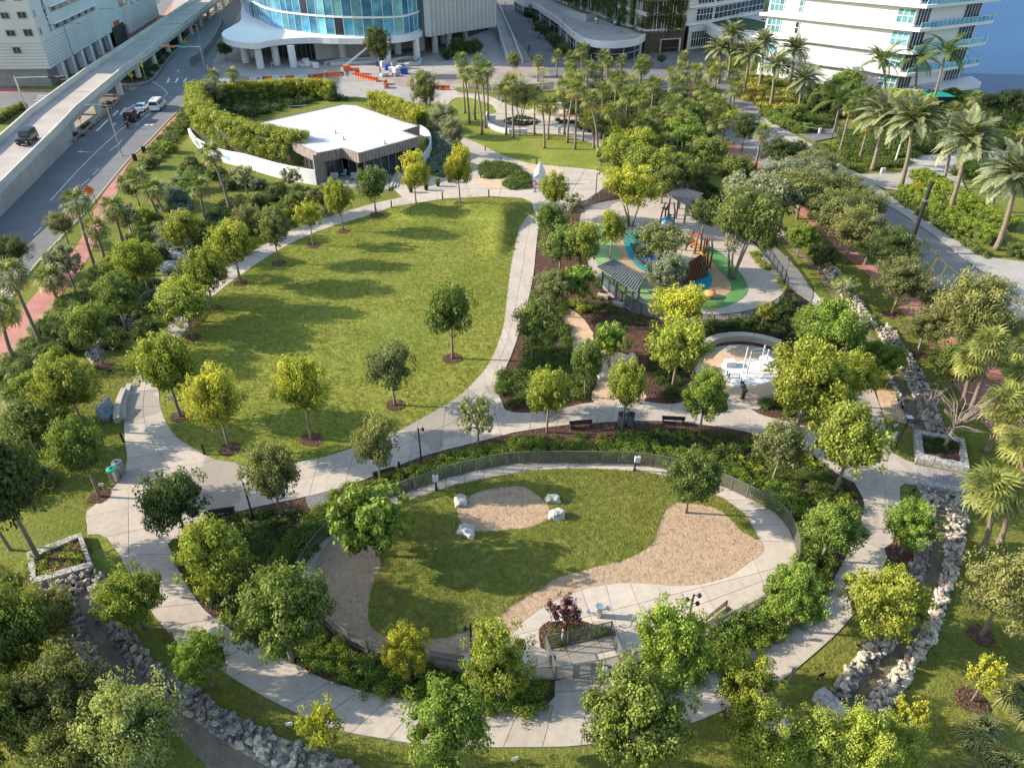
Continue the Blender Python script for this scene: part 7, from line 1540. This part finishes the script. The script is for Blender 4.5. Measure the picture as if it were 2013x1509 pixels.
def person(label, px, py, rz, J, cols, z=.07, H=1.7, parts=(), hair=(.03, .02, .015), loc=None, group=None):
    """J: joints by name in metres, x forward; body one skinned surface, clothes as children"""
    t = thing('person', label, 'person', loc or G(px, py, z), rz); sk = mat('skin', (.42, .24, .16), fine=0, rough=.6)
    names = ['pelvis', 'chest', 'neck', 'head', 'top', 'lsh', 'lel', 'lha', 'lfi', 'rsh', 'rel', 'rha', 'rfi', 'lhi', 'lkn', 'lan', 'lto', 'rhi', 'rkn', 'ran', 'rto']
    rad = dict(pelvis=.145, chest=.15, neck=.055, head=.095, top=.08, lsh=.06, lel=.042, lha=.03, lfi=.02, lhi=.085, lkn=.058, lan=.04, lto=.035)
    E_ = [(0, 1), (1, 2), (2, 3), (3, 4), (1, 5), (5, 6), (6, 7), (7, 8), (1, 9), (9, 10), (10, 11), (11, 12), (0, 13), (13, 14), (14, 15), (15, 16), (0, 17), (17, 18), (18, 19), (19, 20)]
    def skin(nm, idx, grow, m, parent):
        me = bpy.data.meshes.new(nm); mp = {n: i for i, n in enumerate(idx)}; me.from_pydata([J[names[i]] for i in idx], [(mp[a], mp[b]) for a, b in E_ if a in mp and b in mp], []); me.materials.append(m)
        tmp = bpy.data.objects.new('tmp', me); COL.objects.link(tmp); md = tmp.modifiers.new('s', 'SKIN'); sub = tmp.modifiers.new('u', 'SUBSURF'); sub.levels = sub.render_levels = 2
        for k, i in enumerate(idx):
            n = names[i]; r = rad.get(n) or rad['l' + n[1:]]; me.skin_vertices[0].data[k].radius = (r * 1.2 + grow, (r * (.85 if n in ('pelvis', 'chest') else 1.1)) + grow); me.skin_vertices[0].data[k].use_root = k == 0
        bpy.context.view_layer.update(); ev = tmp.evaluated_get(bpy.context.evaluated_depsgraph_get()); out = bpy.data.meshes.new_from_object(ev); bpy.data.objects.remove(tmp); out.materials.clear(); out.materials.append(m); return link(nm, out, parent)
    skin('body', list(range(21)), 0, sk, t)
    skin('shirt', [0, 1, 5, 6, 9, 10], .022, mat('shirt', cols[0], fine=0), t); skin('trousers', [0, 13, 14, 15, 17, 18, 19], .024, mat('trousers', cols[1], fine=0), t)
    h = J['head']; b = MB(); b.lathe([(.02, .15), (.09, .12), (.115, .05), (.11, -.02), (.07, -.06)][::-1], 10, (h[0] - .02, h[1], h[2] + .03)); b.obj('hair', mat('hair', hair, fine=0), t, True)
    for k in ('lto', 'rto'): q = J[k]; b = MB(); b.box((q[0] - .05, q[1], q[2]), (.26, .09, .08)); b.obj('shoe', M['dark'], t)
    for k, e in (('lha', 'lel'), ('rha', 'rel')):   # five fingers per hand
        q, e_ = Vector(J[k]), Vector(J[e]); d = (q - e_).normalized(); s_ = d.cross(Vector((0, .3, 1))).normalized(); b = MB()
        for i in range(5): o_ = q + d * .05 + s_ * (i - 2) * .02; l = (.05, .075, .08, .075, .06)[i]; b.tube([o_, o_ + d * l * .6, o_ + d * l * .9 + Vector((0, 0, -.02))], .009, 4)
        b.obj('fingers', sk, t)
    return t
ST = dict(pelvis=(0, 0, .95), chest=(.02, 0, 1.28), neck=(.02, 0, 1.46), head=(.04, 0, 1.57), top=(.03, 0, 1.66), lsh=(0, .19, 1.38), lel=(.12, .26, 1.18), lha=(.3, .16, 1.3), lfi=(.34, .13, 1.36), rsh=(0, -.19, 1.38), rel=(.12, -.26, 1.18), rha=(.3, -.16, 1.3), rfi=(.34, -.13, 1.36),
          lhi=(0, .09, .88), lkn=(.03, .1, .5), lan=(0, .1, .09), lto=(.14, .11, .05), rhi=(0, -.09, .88), rkn=(.02, -.1, .5), ran=(-.02, -.1, .09), rto=(.12, -.11, .05))
person('person in a pink top and violet trousers photographing the white sculpture', 1051, 378, R(80), ST, ((.75, .18, .28), (.35, .2, .5)))
RD = dict(pelvis=(-.2, 0, .98), chest=(.02, 0, 1.30), neck=(.1, 0, 1.45), head=(.16, 0, 1.55), top=(.16, 0, 1.64), lsh=(.03, .19, 1.38), lel=(.2, .22, 1.16), lha=(.36, .2, 1.0), lfi=(.4, .19, .97), rsh=(.03, -.19, 1.38), rel=(.2, -.22, 1.16), rha=(.36, -.2, 1.0), rfi=(.4, -.19, .97),
          lhi=(-.18, .1, .92), lkn=(.12, .12, .7), lan=(-.05, .12, .32), lto=(.06, .12, .26), rhi=(-.18, -.1, .92), rkn=(.08, -.12, .52), ran=(-.1, -.12, .14), rto=(.02, -.12, .1))
for px, py, rz, lb, c in ((253, 253, R(0), 'cyclist in a red top riding behind the dark red car', ((.4, .05, .05), (.03, .03, .04))), (1040, 101, R(-70), 'cyclist in black riding down the ramp road', ((.02, .02, .025), (.02, .02, .02)))):
    person('' or lb, px, py, rz, RD, c, .03)
    t = thing('bicycle', 'dark bicycle under the ' + lb[:lb.index(' riding')] , 'bicycle', G(px, py, .03), rz); bike(t)
BN = dict(ST); BN.update(chest=(.18, 0, 1.2), neck=(.28, 0, 1.36), head=(.34, 0, 1.45), top=(.35, 0, 1.54), lsh=(.18, .18, 1.3), lel=(.3, .2, 1.05), lha=(.45, .12, .95), lfi=(.5, .1, .92), rsh=(.18, -.18, 1.3), rel=(.3, -.2, 1.05), rha=(.45, -.12, .95), rfi=(.5, -.1, .92))
person('dark-haired person in a brown top leaning forward at the fitness circle', 1460, 784, R(120), BN, ((.12, .09, .08), (.04, .045, .05)))
# ---- white paper-like sculpture
t = thing('sculpture', 'white faceted sculpture like a folded paper rocket in the flower bed', 'sculpture', G(1060, 361)); b = MB()
V = [(-.75, -.4, 0), (.75, -.4, 0), (.7, .5, 0), (-.7, .5, 0), (-.9, -.2, .9), (.8, -.3, 1.1), (.5, .6, 1.0), (-.6, .5, .8), (-.75, -.1, 2.1), (-.1, -.45, 1.6), (.95, 0, 1.7), (.1, .2, 3.3), (.35, .35, 1.9)]
b.add(V, [(0, 1, 5, 4), (1, 2, 6, 5), (2, 3, 7, 6), (3, 0, 4, 7), (4, 5, 9), (4, 9, 8), (8, 7, 4), (9, 5, 10), (9, 10, 11), (8, 9, 11), (10, 6, 12), (10, 12, 11), (12, 8, 11), (6, 7, 12), (7, 8, 12), (5, 6, 10)]); b.obj('body', M['white'], t); b = MB(); b.box((0, 0, .1), (1.8, 1.2, .2)); b.obj('plinth', M['conc'], t)
# ---- seat walls
def seatwall(name, label, s, h, wd, m, cat, step=2.0, z=0, px0=None):
    P = smooth(GP(s), 3, False); n = max(1, int(plen(P) / step)); Q = resample(P, n * 3); t = thing(name, label, cat, Q[0]); o = Q[0]
    for i in range(n):
        q = [x - o for x in Q[i * 3:i * 3 + 4]]; q[0] = q[0].lerp(q[1], .03); b = MB(); b.wall(q, z, z + h, wd); b.obj('block', M[m], t)
    return t
seatwall('seat_wall', 'curved pale concrete seat wall round the north of the fitness circle', '1364,703 1381,686 1402,674 1423,669 1448,667 1478,669 1507,675 1532,683', .65, .75, 'conc', 'seat wall', 2.4)
seatwall('seat_wall', 'curved white seat wall along the upper oval lawn', '957,228 955,238 962,250 978,258 1003,263 1036,262', .8, .35, 'white', 'seat wall', 2.2)
for k, (s, lb) in enumerate((('256,758 250,775 243,800 244,826', 'lower'), ('247,772 239,790 233,815 232,832', 'upper'))): seatwall('stone_step', lb + ' long stone seat step at the west side of the plaza', s, .3 + .25 * k, .45, 'conc', 'step', 2.2)
# serpentine bench
t = thing('sculpted_bench', 'blue-grey sculpted bench with high curved back above the stone seat steps', 'bench', G(216, 815), R(85)); b = MB(); pr = [(0, 0), (.9, 0), (.9, .4), (.35, .42), (.2, 1.2), (.05, 1.25), (0, .6)]
for x in (-.9, .9): pass
b.add([(-.9 + 1.8 * k, -y + .4, z + .0) for k in (0, 1) for y, z in pr], [tuple(range(6, -1, -1)), tuple(range(7, 14))] + [(i, (i + 1) % 7, (i + 1) % 7 + 7, i + 7) for i in range(7)]); b.obj('seat', M['mosaic'], t)
# coral stone planters and walls
def coralbox(label, outer, inner, h, cat='planter'):
    o, n_ = GP(outer), GP(inner); t = thing('stone_planter', label, cat, o[0]); 
    for i in range(4):
        a, c, d, e = o[i], o[(i + 1) % 4], n_[(i + 1) % 4], n_[i]; k = max(1, int((c - a).length / 1.1))
        for j in range(k):
            q = [a.lerp(c, j / k + .006), a.lerp(c, (j + 1) / k - .006), e.lerp(d, (j + 1) / k - .006), e.lerp(d, j / k + .006)]; b = MB(); b.prism([x - o[0] for x in q], 0, h); b.obj('stone', M['coral'], t)
    b = MB(); b.prism([x - o[0] for x in n_], 0, h - .15); b.obj('soil', M['mulch'], t); return t
coralbox('square coral stone planter with dark shrubs beside the boardwalk', '1794,853 1891,872 1901,931 1798,910', '1807,862 1881,879 1884,918 1812,902', .55)
p_, s_ = fill('1812,868 1876,884 1880,912 1816,898', 3, 320, .4, (), .35, .6); scatter('shrub_bed', p_, s_, BD, seed=320)
coralbox('low stone planter with bright clipped shrubs under the huge dark tree', '66,1157 58,1095 164,1056 188,1122', '76,1143 72,1104 158,1066 176,1115', .5)
seatwall('stone_wall', 'coral stone parapet on the south side of the boardwalk', '1803,958 1850,966 1893,976', .6, .5, 'coral', 'wall', 1.0); seatwall('stone_wall', 'fallen-looking straight coral stone wall at the south end of the east ditch', '1604,1368 1632,1395 1660,1420', .7, .75, 'coral', 'wall', 2.6)
t = thing('culvert_pipe', 'dark culvert opening at the end of the coral stone wall', 'pipe', G(1662, 1420)); b = MB(); b.tube([(0, 0, .3), (.8, -.5, .3)], .5, 14); b.obj('pipe', M['black'], t)
# boardwalk planks
A_, B_ = GP('1798,913 1901,933 1946,941', .1), GP('1803,952 1896,967 1940,972', .1); n = 24; a_ = resample(A_, n); b_ = resample(B_, n); bw = thing('boardwalk', 'pinkish-grey plank bridge crossing the east ditch', 'bridge', a_[0])
for i in range(n): b = MB(); b.prism([p - a_[0] for p in (a_[i].lerp(a_[i + 1], .06), a_[i + 1], b_[i + 1], b_[i].lerp(b_[i + 1], .06))], -.06, .02 + rnd.uniform(-.004, .004)); b.obj('plank', M['plank'], bw)
# cycle stands
for i, (px, py) in enumerate(((1738, 768), (1752, 795), (1757, 812), (1760, 832))):
    g = G(px, py); b = MB(); d = Vector((.75, .1, 0)); b.tube([g, g + Vector((0, 0, .75)), g + d * .2 + Vector((0, 0, .88)), g + d * .8 + Vector((0, 0, .88)), g + d + Vector((0, 0, .75)), g + d], .025, 6); b.obj('cycle_stand', M['steel'], None, label='steel hoop cycle stand on the tan corner by the ring path, ' + ['northernmost', 'second from north', 'third from north', 'southernmost'][i], cat='cycle stand', group='cycle stands by the ring path')
t = thing('solar_post', 'slanting dark pole with a small solar panel beside the cycle stands', 'pole', G(1760, 880)); b = MB(); b.tube([(0, 0, 0), (.5, .5, 2.6)], .05, 6); b.obj('pole', M['dark'], t); b = MB(); b.box((.5, .5, 2.65), (.5, .4, .05)); b.obj('panel', M['steel'], t)
# pergolas
def pergola(label, c, zt, ns, m='grey'):
    P = [G(x, y, zt) for x, y in c]; t = thing('pergola', label, 'pergola', Vector((P[0].x, P[0].y, 0))); o = Vector((P[0].x, P[0].y, 0)); P = [p - o for p in P]
    for i in range(ns):
        u = (i + .5) / ns; a = P[0].lerp(P[3], u); e = P[1].lerp(P[2], u); f = Face(a, e); b = MB(); f.box(b, 0, f.L, zt - .16, zt, -.06, .06); b.obj('slat', M[m], t)
    for u in (.12, .88):
        a = P[0].lerp(P[1], u); e = P[3].lerp(P[2], u); f = Face(a, e); b = MB(); f.box(b, 0, f.L, zt - .38, zt - .13, -.08, .08); b.obj('beam', M[m], t)
        for k in (.12, .5, .88): q = a.lerp(e, k); b = MB(); b.box((q.x, q.y, (zt - .38) / 2), (.22, .22, zt - .38)); b.obj('post', M[m], t)
    return t
pergola('lower slatted grey pergola at the southwest of the playground', [(1172, 522), (1207, 508), (1270, 541), (1253, 574)], 2.9, 18)
pergola('upper slatted grey pergola at the north of the playground', [(1310, 381), (1338, 367), (1384, 380), (1352, 402)], 2.9, 11)
for i, (px, py) in enumerate(((1185, 585), (1215, 600), (1240, 590))): g = G(px, py, .06); b = MB(); b.box((g.x, g.y, .22), (1.2, .45, .44), R(-25)); b.obj('bench_block', M['conc'], None, label='plain pale bench block under the lower pergola, ' + ['left', 'front', 'right'][i] + ' one', cat='bench', group='bench blocks of the lower pergola')
# playground equipment
def logs(label, px, py, n, h, spread, cols, name='climbing_posts'):
    t = thing(name, label, 'climbing frame', G(px, py, .08)); rs = random.Random(px)
    for i in range(n): a = i * 6.28 / n; x, y = spread * math.cos(a), spread * math.sin(a); b = MB(); b.tube([(x, y, 0), (x * .8 + rs.uniform(-.2, .2), y * .8, h * .6), (x * .6 + rs.uniform(-.3, .3), y * .6, h * rs.uniform(.85, 1.1))], [.13, .11, .08], 7); b.obj('timber_post', M['rwood'], t, True)
    for i in range(3): b = MB(); b.box((rs.uniform(-.5, .5), rs.uniform(-.5, .5), h * (.25 + .22 * i)), (.9, .5, .1), rs.random() * 3); b.obj('platform', M[cols[i % len(cols)]], t)
    return t
logs('tall brown timber climbing posts with green holds east of the wooden hill', 1384, 527, 5, 3.6, .6, ['green', 'yellow']); logs('brown climbing posts around a blue dome at the north playground', 1310, 442, 4, 3.0, .9, ['blue', 'green']); logs('brown curved posts with orange slide board beside the dark hut', 1362, 492, 4, 2.6, .9, ['orange', 'orange'])
t = thing('dome_climber', 'blue dome with green foot between the climbing posts', 'climbing dome', G(1311, 441, .08)); b = MB(); b.lathe([(.95, 0), (.9, .4), (.6, .8), (.2, 1.0)], 14); b.obj('dome', M['skyb'], t, True)
t = thing('play_hut', 'dark brown sloping timber play hut in the middle of the playground', 'play hut', G(1350, 545, .08), R(35)); b = MB(); b.add([(-2.2, -1, 0), (2.2, -1.2, 0), (2.2, 1.2, 0), (-2.2, 1, 0), (-1.6, -.1, 1.4), (2.0, .1, 2.3)], [(0, 1, 5, 4), (2, 3, 4, 5), (0, 4, 3), (1, 2, 5), (3, 2, 1, 0)]); b.obj('body', M['dwood'], t)
for i in range(9): b = MB(); x = -1.8 + i * .42; b.tube([(x, -1.15, .1), (x * .9, -.1, 1.55 + .2 * i * .5)], .09, 5); b.obj('log', M['rwood'], t)
t = thing('slide', 'steel slide between the blue surface and the lower pergola', 'slide', G(1262, 528, .08), R(-20)); b = MB(); b.wall([Vector((-1, 0, 0)), Vector((.4, 0, 0)), Vector((1.2, 0, 0))], [1.2, .3, .12], [1.28, .36, .18], .55); b.obj('chute', M['steel'], t)
for s in (-.3, .3): b = MB(); b.wall([Vector((-1, s, 0)), Vector((.4, s, 0)), Vector((1.2, s, 0))], [1.2, .3, .12], [1.5, .6, .4], .05); b.obj('side_rail', M['steel'], t)
t = thing('turtle_sculpture', 'low orange and white play animal on the tan rubber', 'play sculpture', G(1394, 583, .1), R(10)); b = MB(); b.lathe([(.75, .3), (.65, .5), (.3, .62)], 12); b.obj('shell', M['orange2'], t, True)
for a in (.6, 2.4, 3.9, 5.5): b = MB(); b.box((.62 * math.cos(a), .62 * math.sin(a), .18), (.3, .2, .36), a); b.obj('leg', M['offw'], t)
# fitness frame
t = thing('pull_up_station', 'tall white steel fitness frame with bars on the white pad', 'exercise frame', G(1478, 735, .07), R(12))
for x, y in ((-.75, -.35), (.9, -.35), (-.75, .35), (.9, .35)): b = MB(); b.tube([(x, y, 0), (x, y, 2.7)], .06, 8); b.obj('post', M['white'], t)
for z, y in ((2.5, -.35), (2.4, .35), (1.2, .35)): b = MB(); b.tube([(-.75, y, z), (.9, y, z)], .035, 6); b.obj('bar', M['steel'], t)
g = G(1434, 718, .07); b = MB(); b.box((g.x, g.y, .3), (.9, .7, .6), .1); b.obj('plyo_box', M['white'], None, label='white exercise box on the left of the fitness pad', cat='exercise box'); g = G(1506, 715, .07); b = MB(); b.box((g.x, g.y, .35), (.8, 1.1, .7), .4); b.obj('plyo_box', M['white'], None, label='white exercise box behind the fitness frame', cat='exercise box')
t = thing('parallel_bars', 'low dark parallel bars at the front of the fitness pad', 'exercise bars', G(1443, 749, .07))
for x in (-.5, .5):
    for y in (-.3, .3): b = MB(); b.tube([(x, y, 0), (x, y, .55)], .03, 6); b.obj('post', M['dark'], t)
for y in (-.3, .3): b = MB(); b.tube([(-.5, y, .55), (.5, y, .55)], .025, 6); b.obj('bar', M['dark'], t)
for i, (px, py) in enumerate(((1429, 737), (1433, 741), (1456, 757))): post('fitness_stub', 'short dark stub post on the fitness pad, ' + ['leftmost', 'second', 'right by the leaning person'][i], 'post', px, py, .45, .05, 'dark', None, .07)
# construction yard: barriers, lift, pallets
def barrier(px, py, rz, m, label, L_=1.9, h=.95):
    t = thing('traffic_barrier', label, 'barrier', G(px, py), rz, 'water-filled barriers round the yard'); b = MB(); b.add([(x, y, z) for x in (-L_ / 2, L_ / 2) for y, z in ((-.28, 0), (.28, 0), (.26, .25), (.1, .5), (.08, h), (-.08, h), (-.1, .5), (-.26, .25))], [tuple(range(7, -1, -1)), tuple(range(8, 16))] + [(i, (i + 1) % 8, (i + 1) % 8 + 8, i + 8) for i in range(8)]); b.obj('body', M[m], t)
    for x in (-.5, .5): b = MB(); b.box((x, 0, .62), (.3, .24, .12)); b.obj('fork_hole', M['dark'], t)
rowpts = resample(GP('425,177 470,166 500,161 540,158 600,157 660,150 700,150'), 26); cs = 'owoowwowwwowwwowwwoooooowww'
for i in range(26):
    p = rowpts[i]; q = rowpts[i + 1]; px, py = PRJ(p); barrier(px, py, math.atan2(q.y - p.y, q.x - p.x), 'orange' if cs[i] == 'o' else 'white', ('orange' if cs[i] == 'o' else 'white') + ' plastic barrier in the long row behind the pavilion hedge, number %s from the west' % ('one two three four five six seven eight nine ten eleven twelve thirteen fourteen fifteen sixteen seventeen eighteen nineteen twenty twenty-one twenty-two twenty-three twenty-four twenty-five twenty-six'.split()[i]), 2.1)
rp = resample(GP('700,150 722,156 745,162'), 9)
for i in range(9): px, py = PRJ(rp[i]); barrier(px, py, R(50), 'orange', 'orange barrier in the short row beside the boom lift, %s from the lift' % 'first second third fourth fifth sixth seventh eighth ninth'.split()[i], .7)
for i, (px, py) in enumerate(((758, 166), (760, 173), (866, 177), (876, 177))): barrier(px, py, R([80, 80, 0, 0][i]), 'orange', ['lone orange barrier at the yard mouth, rear', 'lone orange barrier at the yard mouth, front', 'orange barrier closing the promenade, left', 'orange barrier closing the promenade, right'][i])
t = thing('boom_lift', 'orange boom lift with raised basket before the glass tower columns', 'boom lift', G(692, 146), R(10)); b = MB(); b.box((0, 0, .8), (3.6, 1.7, .9)); b.obj('chassis', M['orange'], t)
for x in (-1.2, 1.2):
    for y in (-.85, .85): wheel(t, x, y, .45, .35)
b = MB(); b.box((-1.0, 0, 1.6), (1.6, 1.3, .8)); b.obj('turret', M['orange'], t); b = MB(); b.tube([(-1.2, 0, 1.9), (4.2, 2.5, 5.2)], [.28, .2], 4); b.obj('boom', M['offw'], t)
b = MB(); c = Vector((4.9, 2.6, 4.9))
for z in (0, .55, 1.1): b.tube([c + Vector((-.8, -.4, z)), c + Vector((.8, -.4, z)), c + Vector((.8, .4, z)), c + Vector((-.8, .4, z)), c + Vector((-.8, -.4, z))], .06, 4)
for x in (-.8, 0, .8):
    for y in (-.4, .4): b.tube([c + Vector((x, y, 0)), c + Vector((x, y, 1.1))], .05, 4)
b.obj('basket', M['orange'], t)
rs = random.Random(4)
for i, (px, py) in enumerate(((588, 130), (596, 131), (605, 131), (592, 126), (602, 126), (610, 129), (622, 135), (745, 130), (752, 132), (775, 133), (785, 138), (790, 131), (800, 135), (762, 138), (770, 140), (778, 144), (806, 130), (755, 150), (778, 150), (795, 146))):
    g = G(px, py); h = rs.uniform(.5, 1.3); b = MB(); b.box((0, 0, h / 2 + .12), (rs.uniform(1.0, 1.7), rs.uniform(.9, 1.4), h), rs.random()); t = thing('pallet_load', ('white wrapped' if i < 7 else rs.choice(['pale', 'grey', 'dark blue tarp', 'wrapped'])) + ' pallet load in the yard, ' + ['back left', 'back second', 'back third', 'upper left', 'upper right', 'right end', 'far right'][i] + ' of the left stack' if i < 7 else ['leftmost', 'second', 'third', 'fourth', 'fifth', 'sixth', 'seventh', 'eighth', 'ninth', 'tenth', 'eleventh', 'twelfth', 'rightmost'][i - 7] + ' material heap near the bare-stemmed tree', 'pallet', g, 0, 'material stacks in the construction yard')
    b.obj('load', M[['white', 'offw', 'grey', 'blue', 'tan'][0 if i < 7 else rs.choice([0, 1, 1, 2, 3, 4])]], t); b = MB(); b.box((0, 0, .06), (1.3, 1.1, .11)); b.obj('pallet', M['wood'], t)
# soccer-like frame behind pavilion, timber posts, hydrants, utility boxes, gate arm
t = thing('goal', 'white metal frame standing in the pavilion garden behind the roof', 'frame', G(588, 232), R(8)); b = MB(); b.tube([(-1.6, 0, 0), (-1.6, 0, 2.2), (1.6, 0, 2.2), (1.6, 0, 0)], .05, 6); b.obj('frame', M['steel'], t)
for i, (px, py) in enumerate(((636, 428), (644, 425), (652, 424))): post('timber_post', 'squared timber post west of the lawn loop, ' + ['left', 'middle', 'right'][i] + ' of three', 'post', px, py, 1.0, .16, 'wood', 'timber posts by the lawn path')
for px, py, z, lb in ((1805, 583, .05, 'yellow fire hydrant on the pink pavement beside the street oak'), (1525, 238, .16, 'yellow-orange fire hydrant in the clipped hedge by the east pavement'), (87, 517, .1, 'orange hydrant at the kerb by the left edge trees')):
    t = thing('fire_hydrant', lb, 'hydrant', G(px, py, z)); b = MB(); b.lathe([(.17, 0), (.17, .06), (.12, .08), (.12, .55), (.15, .58), (.1, .72), (.03, .78)], 12); b.obj('body', M['yellow'], t); b = MB(); b.tube([(-.22, 0, .45), (.22, 0, .45)], .06, 8); b.obj('nozzle', M['yellow'], t)
for px, py, w_, h, lb in ((1062, 153, 1.3, 2.2, 'white utility cabinet behind the palms at the street'), (1099, 215, .9, 1.2, 'grey stone pedestal on the tan paving of the promenade'), (1099, 263, .5, 1.3, 'slim grey pedestal at the lawn edge among the palms'), (1734, 342, .6, .9, 'white gate box at the driveway corner'), (1429, 160, 1.0, .8, 'low white block on the condominium lawn')):
    g = G(px, py); b = MB(); b.box((g.x, g.y, h / 2), (w_, w_ * .7, h)); b.obj('cabinet', M['offw'], None, label=lb, cat='cabinet')
for px, py, L_, lb in ((1610, 265, -3.0, 'white barrier arm across the first driveway'),):
    t = thing('barrier_arm', lb, 'barrier', G(px, py)); b = MB(); b.box((0, 0, .55), (.4, .5, 1.1)); b.obj('box', M['offw'], t); b = MB(); b.tube([(0, -.3, 1.0), (L_, -.3, 1.5)], .05, 6); b.obj('arm', M['white'], t)
g = G(1836, 205, 2.2); t = thing('dock_shelter', 'dark shelter with green roof by the water right of the tower', 'shelter', G(1838, 212)); b = MB(); b.add([(-2.5, -1.5, 2.4), (2.5, -1.5, 2.4), (2.5, 1.5, 2.4), (-2.5, 1.5, 2.4), (0, 0, 3.0)], [(0, 1, 4), (1, 2, 4), (2, 3, 4), (3, 0, 4), (3, 2, 1, 0)]); b.obj('roof', M['green'], t); b = MB(); b.box((0, 0, 1.2), (4.4, 2.4, 2.4)); b.obj('wall', M['dark'], t)
# roadside waste bins, round planter, blue thing, seawall trees
for px, py, lb in ((284, 300, 'small dark bin on the pink pavement, upper'), (266, 315, 'small dark bin on the pink pavement, lower')): bin_(px, py, lb, 'dark', 'dark', .3, .9)
b = MB(); c = G(1024, 240); b.wall([c + Vector((3.1 * math.cos(k * .35), 2.6 * math.sin(k * .35), 0)) for k in range(19)], 0, .35, .2); b.obj('round_planter', M['mulchm'] if 'mulchm' in M else M['mulch'], None, label='low round planting ring round the thick-trunked ficus', cat='planter')
t = thing('play_dinosaur', 'small bright blue upright object on the lower right lawn', 'ornament', G(1985, 1150)); b = MB(); b.lathe([(.15, 0), (.28, .2), (.2, .6), (.1, .8), (.14, .95), (.05, 1.05)], 10); b.obj('body', M['skyb'], t, True)
for i, (px, py, ty, wd) in enumerate(((1985, 230, 172, 70), (1940, 225, 185, 50), (1865, 205, 172, 46), (2020, 240, 180, 60))): tree('oak', px, py, ty, wd, (.04, .07, .025), ['dark sea-grape tree at the shore near the right edge', 'olive waterside tree left of the dark one', 'low dark tree at the foot of the tower terrace', 'dark tree cut by the right edge at the water'][i])
for i, (px, py, ty, wd, c) in enumerate(((1640, 215, 140, 70, BRI), (1600, 225, 160, 56, MID), (1690, 235, 165, 70, DRK), (1745, 225, 170, 80, YG), (1800, 235, 178, 60, YG), (1560, 245, 200, 50, MID), (1665, 190, 135, 60, MID))):
    tree('oak', px, py, ty, wd, c, ['bright green tree against the white tower wall', 'mid green tree left of the bright one at the tower', 'dark tree in the garden before the tower', 'yellow-green tree below the royal palms', 'yellow-green tree right of the royal palms', 'small green tree behind the clipped hedge block', 'dark green tree close to the tower wall'][i], cb=.12)
for i, (px, py, ty, wd) in enumerate(((905, 110, 72, 46), (930, 105, 76, 40), (880, 118, 92, 30), (1060, 75, 42, 34), (1085, 100, 62, 30), (1040, 45, 18, 30), (1105, 112, 84, 30), (445, 120, 82, 32), (1300, 132, 104, 22), (1160, 118, 84, 20))):
    tree('bush' if i < 3 else 'oak', px, py, ty, wd, DRK, ['dark shrub mass under the fin-clad block, large one', 'dark shrub under the fin-clad block, right one', 'dark shrub under the fin-clad block, low left one', 'dark tree in the planting beside the ramp road, middle', 'dark tree next to the middle orange diamond', 'dark tree in front of the low building, far one', 'small dark tree by the lowest orange diamond', 'dark tree under the canopy corner of the glass tower', 'dark shrub tree at the garage entrance', 'small dark tree in front of the round glazed front'][i])
WB = [(300, 330, 26, 40, 'olive'), (335, 300, 24, 34, 'yellow-green'), (420, 352, 24, 40, 'bright'), (455, 372, 26, 42, 'dark'), (505, 372, 22, 34, 'blue-grey'), (540, 395, 30, 44, 'dark'), (505, 410, 34, 46, 'olive'), (445, 470, 40, 50, 'yellow-green'), (400, 480, 36, 50, 'dark'), (350, 400, 34, 46, 'blue-grey'), (375, 375, 36, 46, 'bright'), (320, 520, 40, 52, 'dark'), (270, 520, 40, 52, 'bright'), (225, 600, 44, 56, 'olive'), (185, 640, 44, 56, 'bright'), (150, 690, 44, 56, 'dark'), (120, 730, 46, 60, 'yellow-green'), (60, 780, 46, 64, 'bright'), (560, 440, 30, 44, 'yellow-green'), (620, 395, 22, 34, 'olive'), (60, 850, 60, 80, 'olive'), (40, 940, 70, 90, 'dark'), (120, 830, 60, 70, 'bright'), (480, 500, 34, 44, 'olive'), (290, 440, 36, 46, 'yellow-green'), (240, 440, 32, 44, 'olive'), (380, 330, 26, 34, 'olive')]
SC_ = {'olive': OLV, 'yellow-green': YG, 'bright': BRI, 'dark': DRK, 'blue-grey': (.15, .20, .16)}; NR = [(0, 800, 'the tall grass clumps at the left edge'), (205, 717, 'the ringed tree by the west rock ditch'), (345, 515, 'the northwest grey boulders'), (406, 441, 'the dark full palm of the west planting'), (453, 415, 'the leaning palm before the mural'), (590, 360, 'the east end of the mural wall'), (300, 320, 'the long grass verge by the pink pavement'), (130, 560, 'the pink pavement palms'), (420, 300, 'the west end of the mural wall')]
for i, (px, py, h, wd, c) in enumerate(WB):
    j = min(NR, key=lambda q: (q[0] - px) ** 2 + (q[1] - py) ** 2); dr = ('below' if py > j[1] + 12 else 'above' if py < j[1] - 12 else 'level with') + (' and right of ' if px > j[0] + 25 else ' and left of ' if px < j[0] - 25 else ' ')
    tree('bush', px, py, py - h, wd, SC_[c], c + ' rounded shrub ' + dr + j[2])
sheet('planting_strip', '1040,20 1050,45 1080,85 1110,115 1150,118 1125,100 1095,70 1070,35', .1, M['plant'])
p_, s_ = fill('1042,25 1052,48 1082,88 1112,112 1140,112 1110,90 1080,55', .9, 330, .1, (), .6, 1.1); scatter('shrub_bed', p_, s_, BD, seed=330)
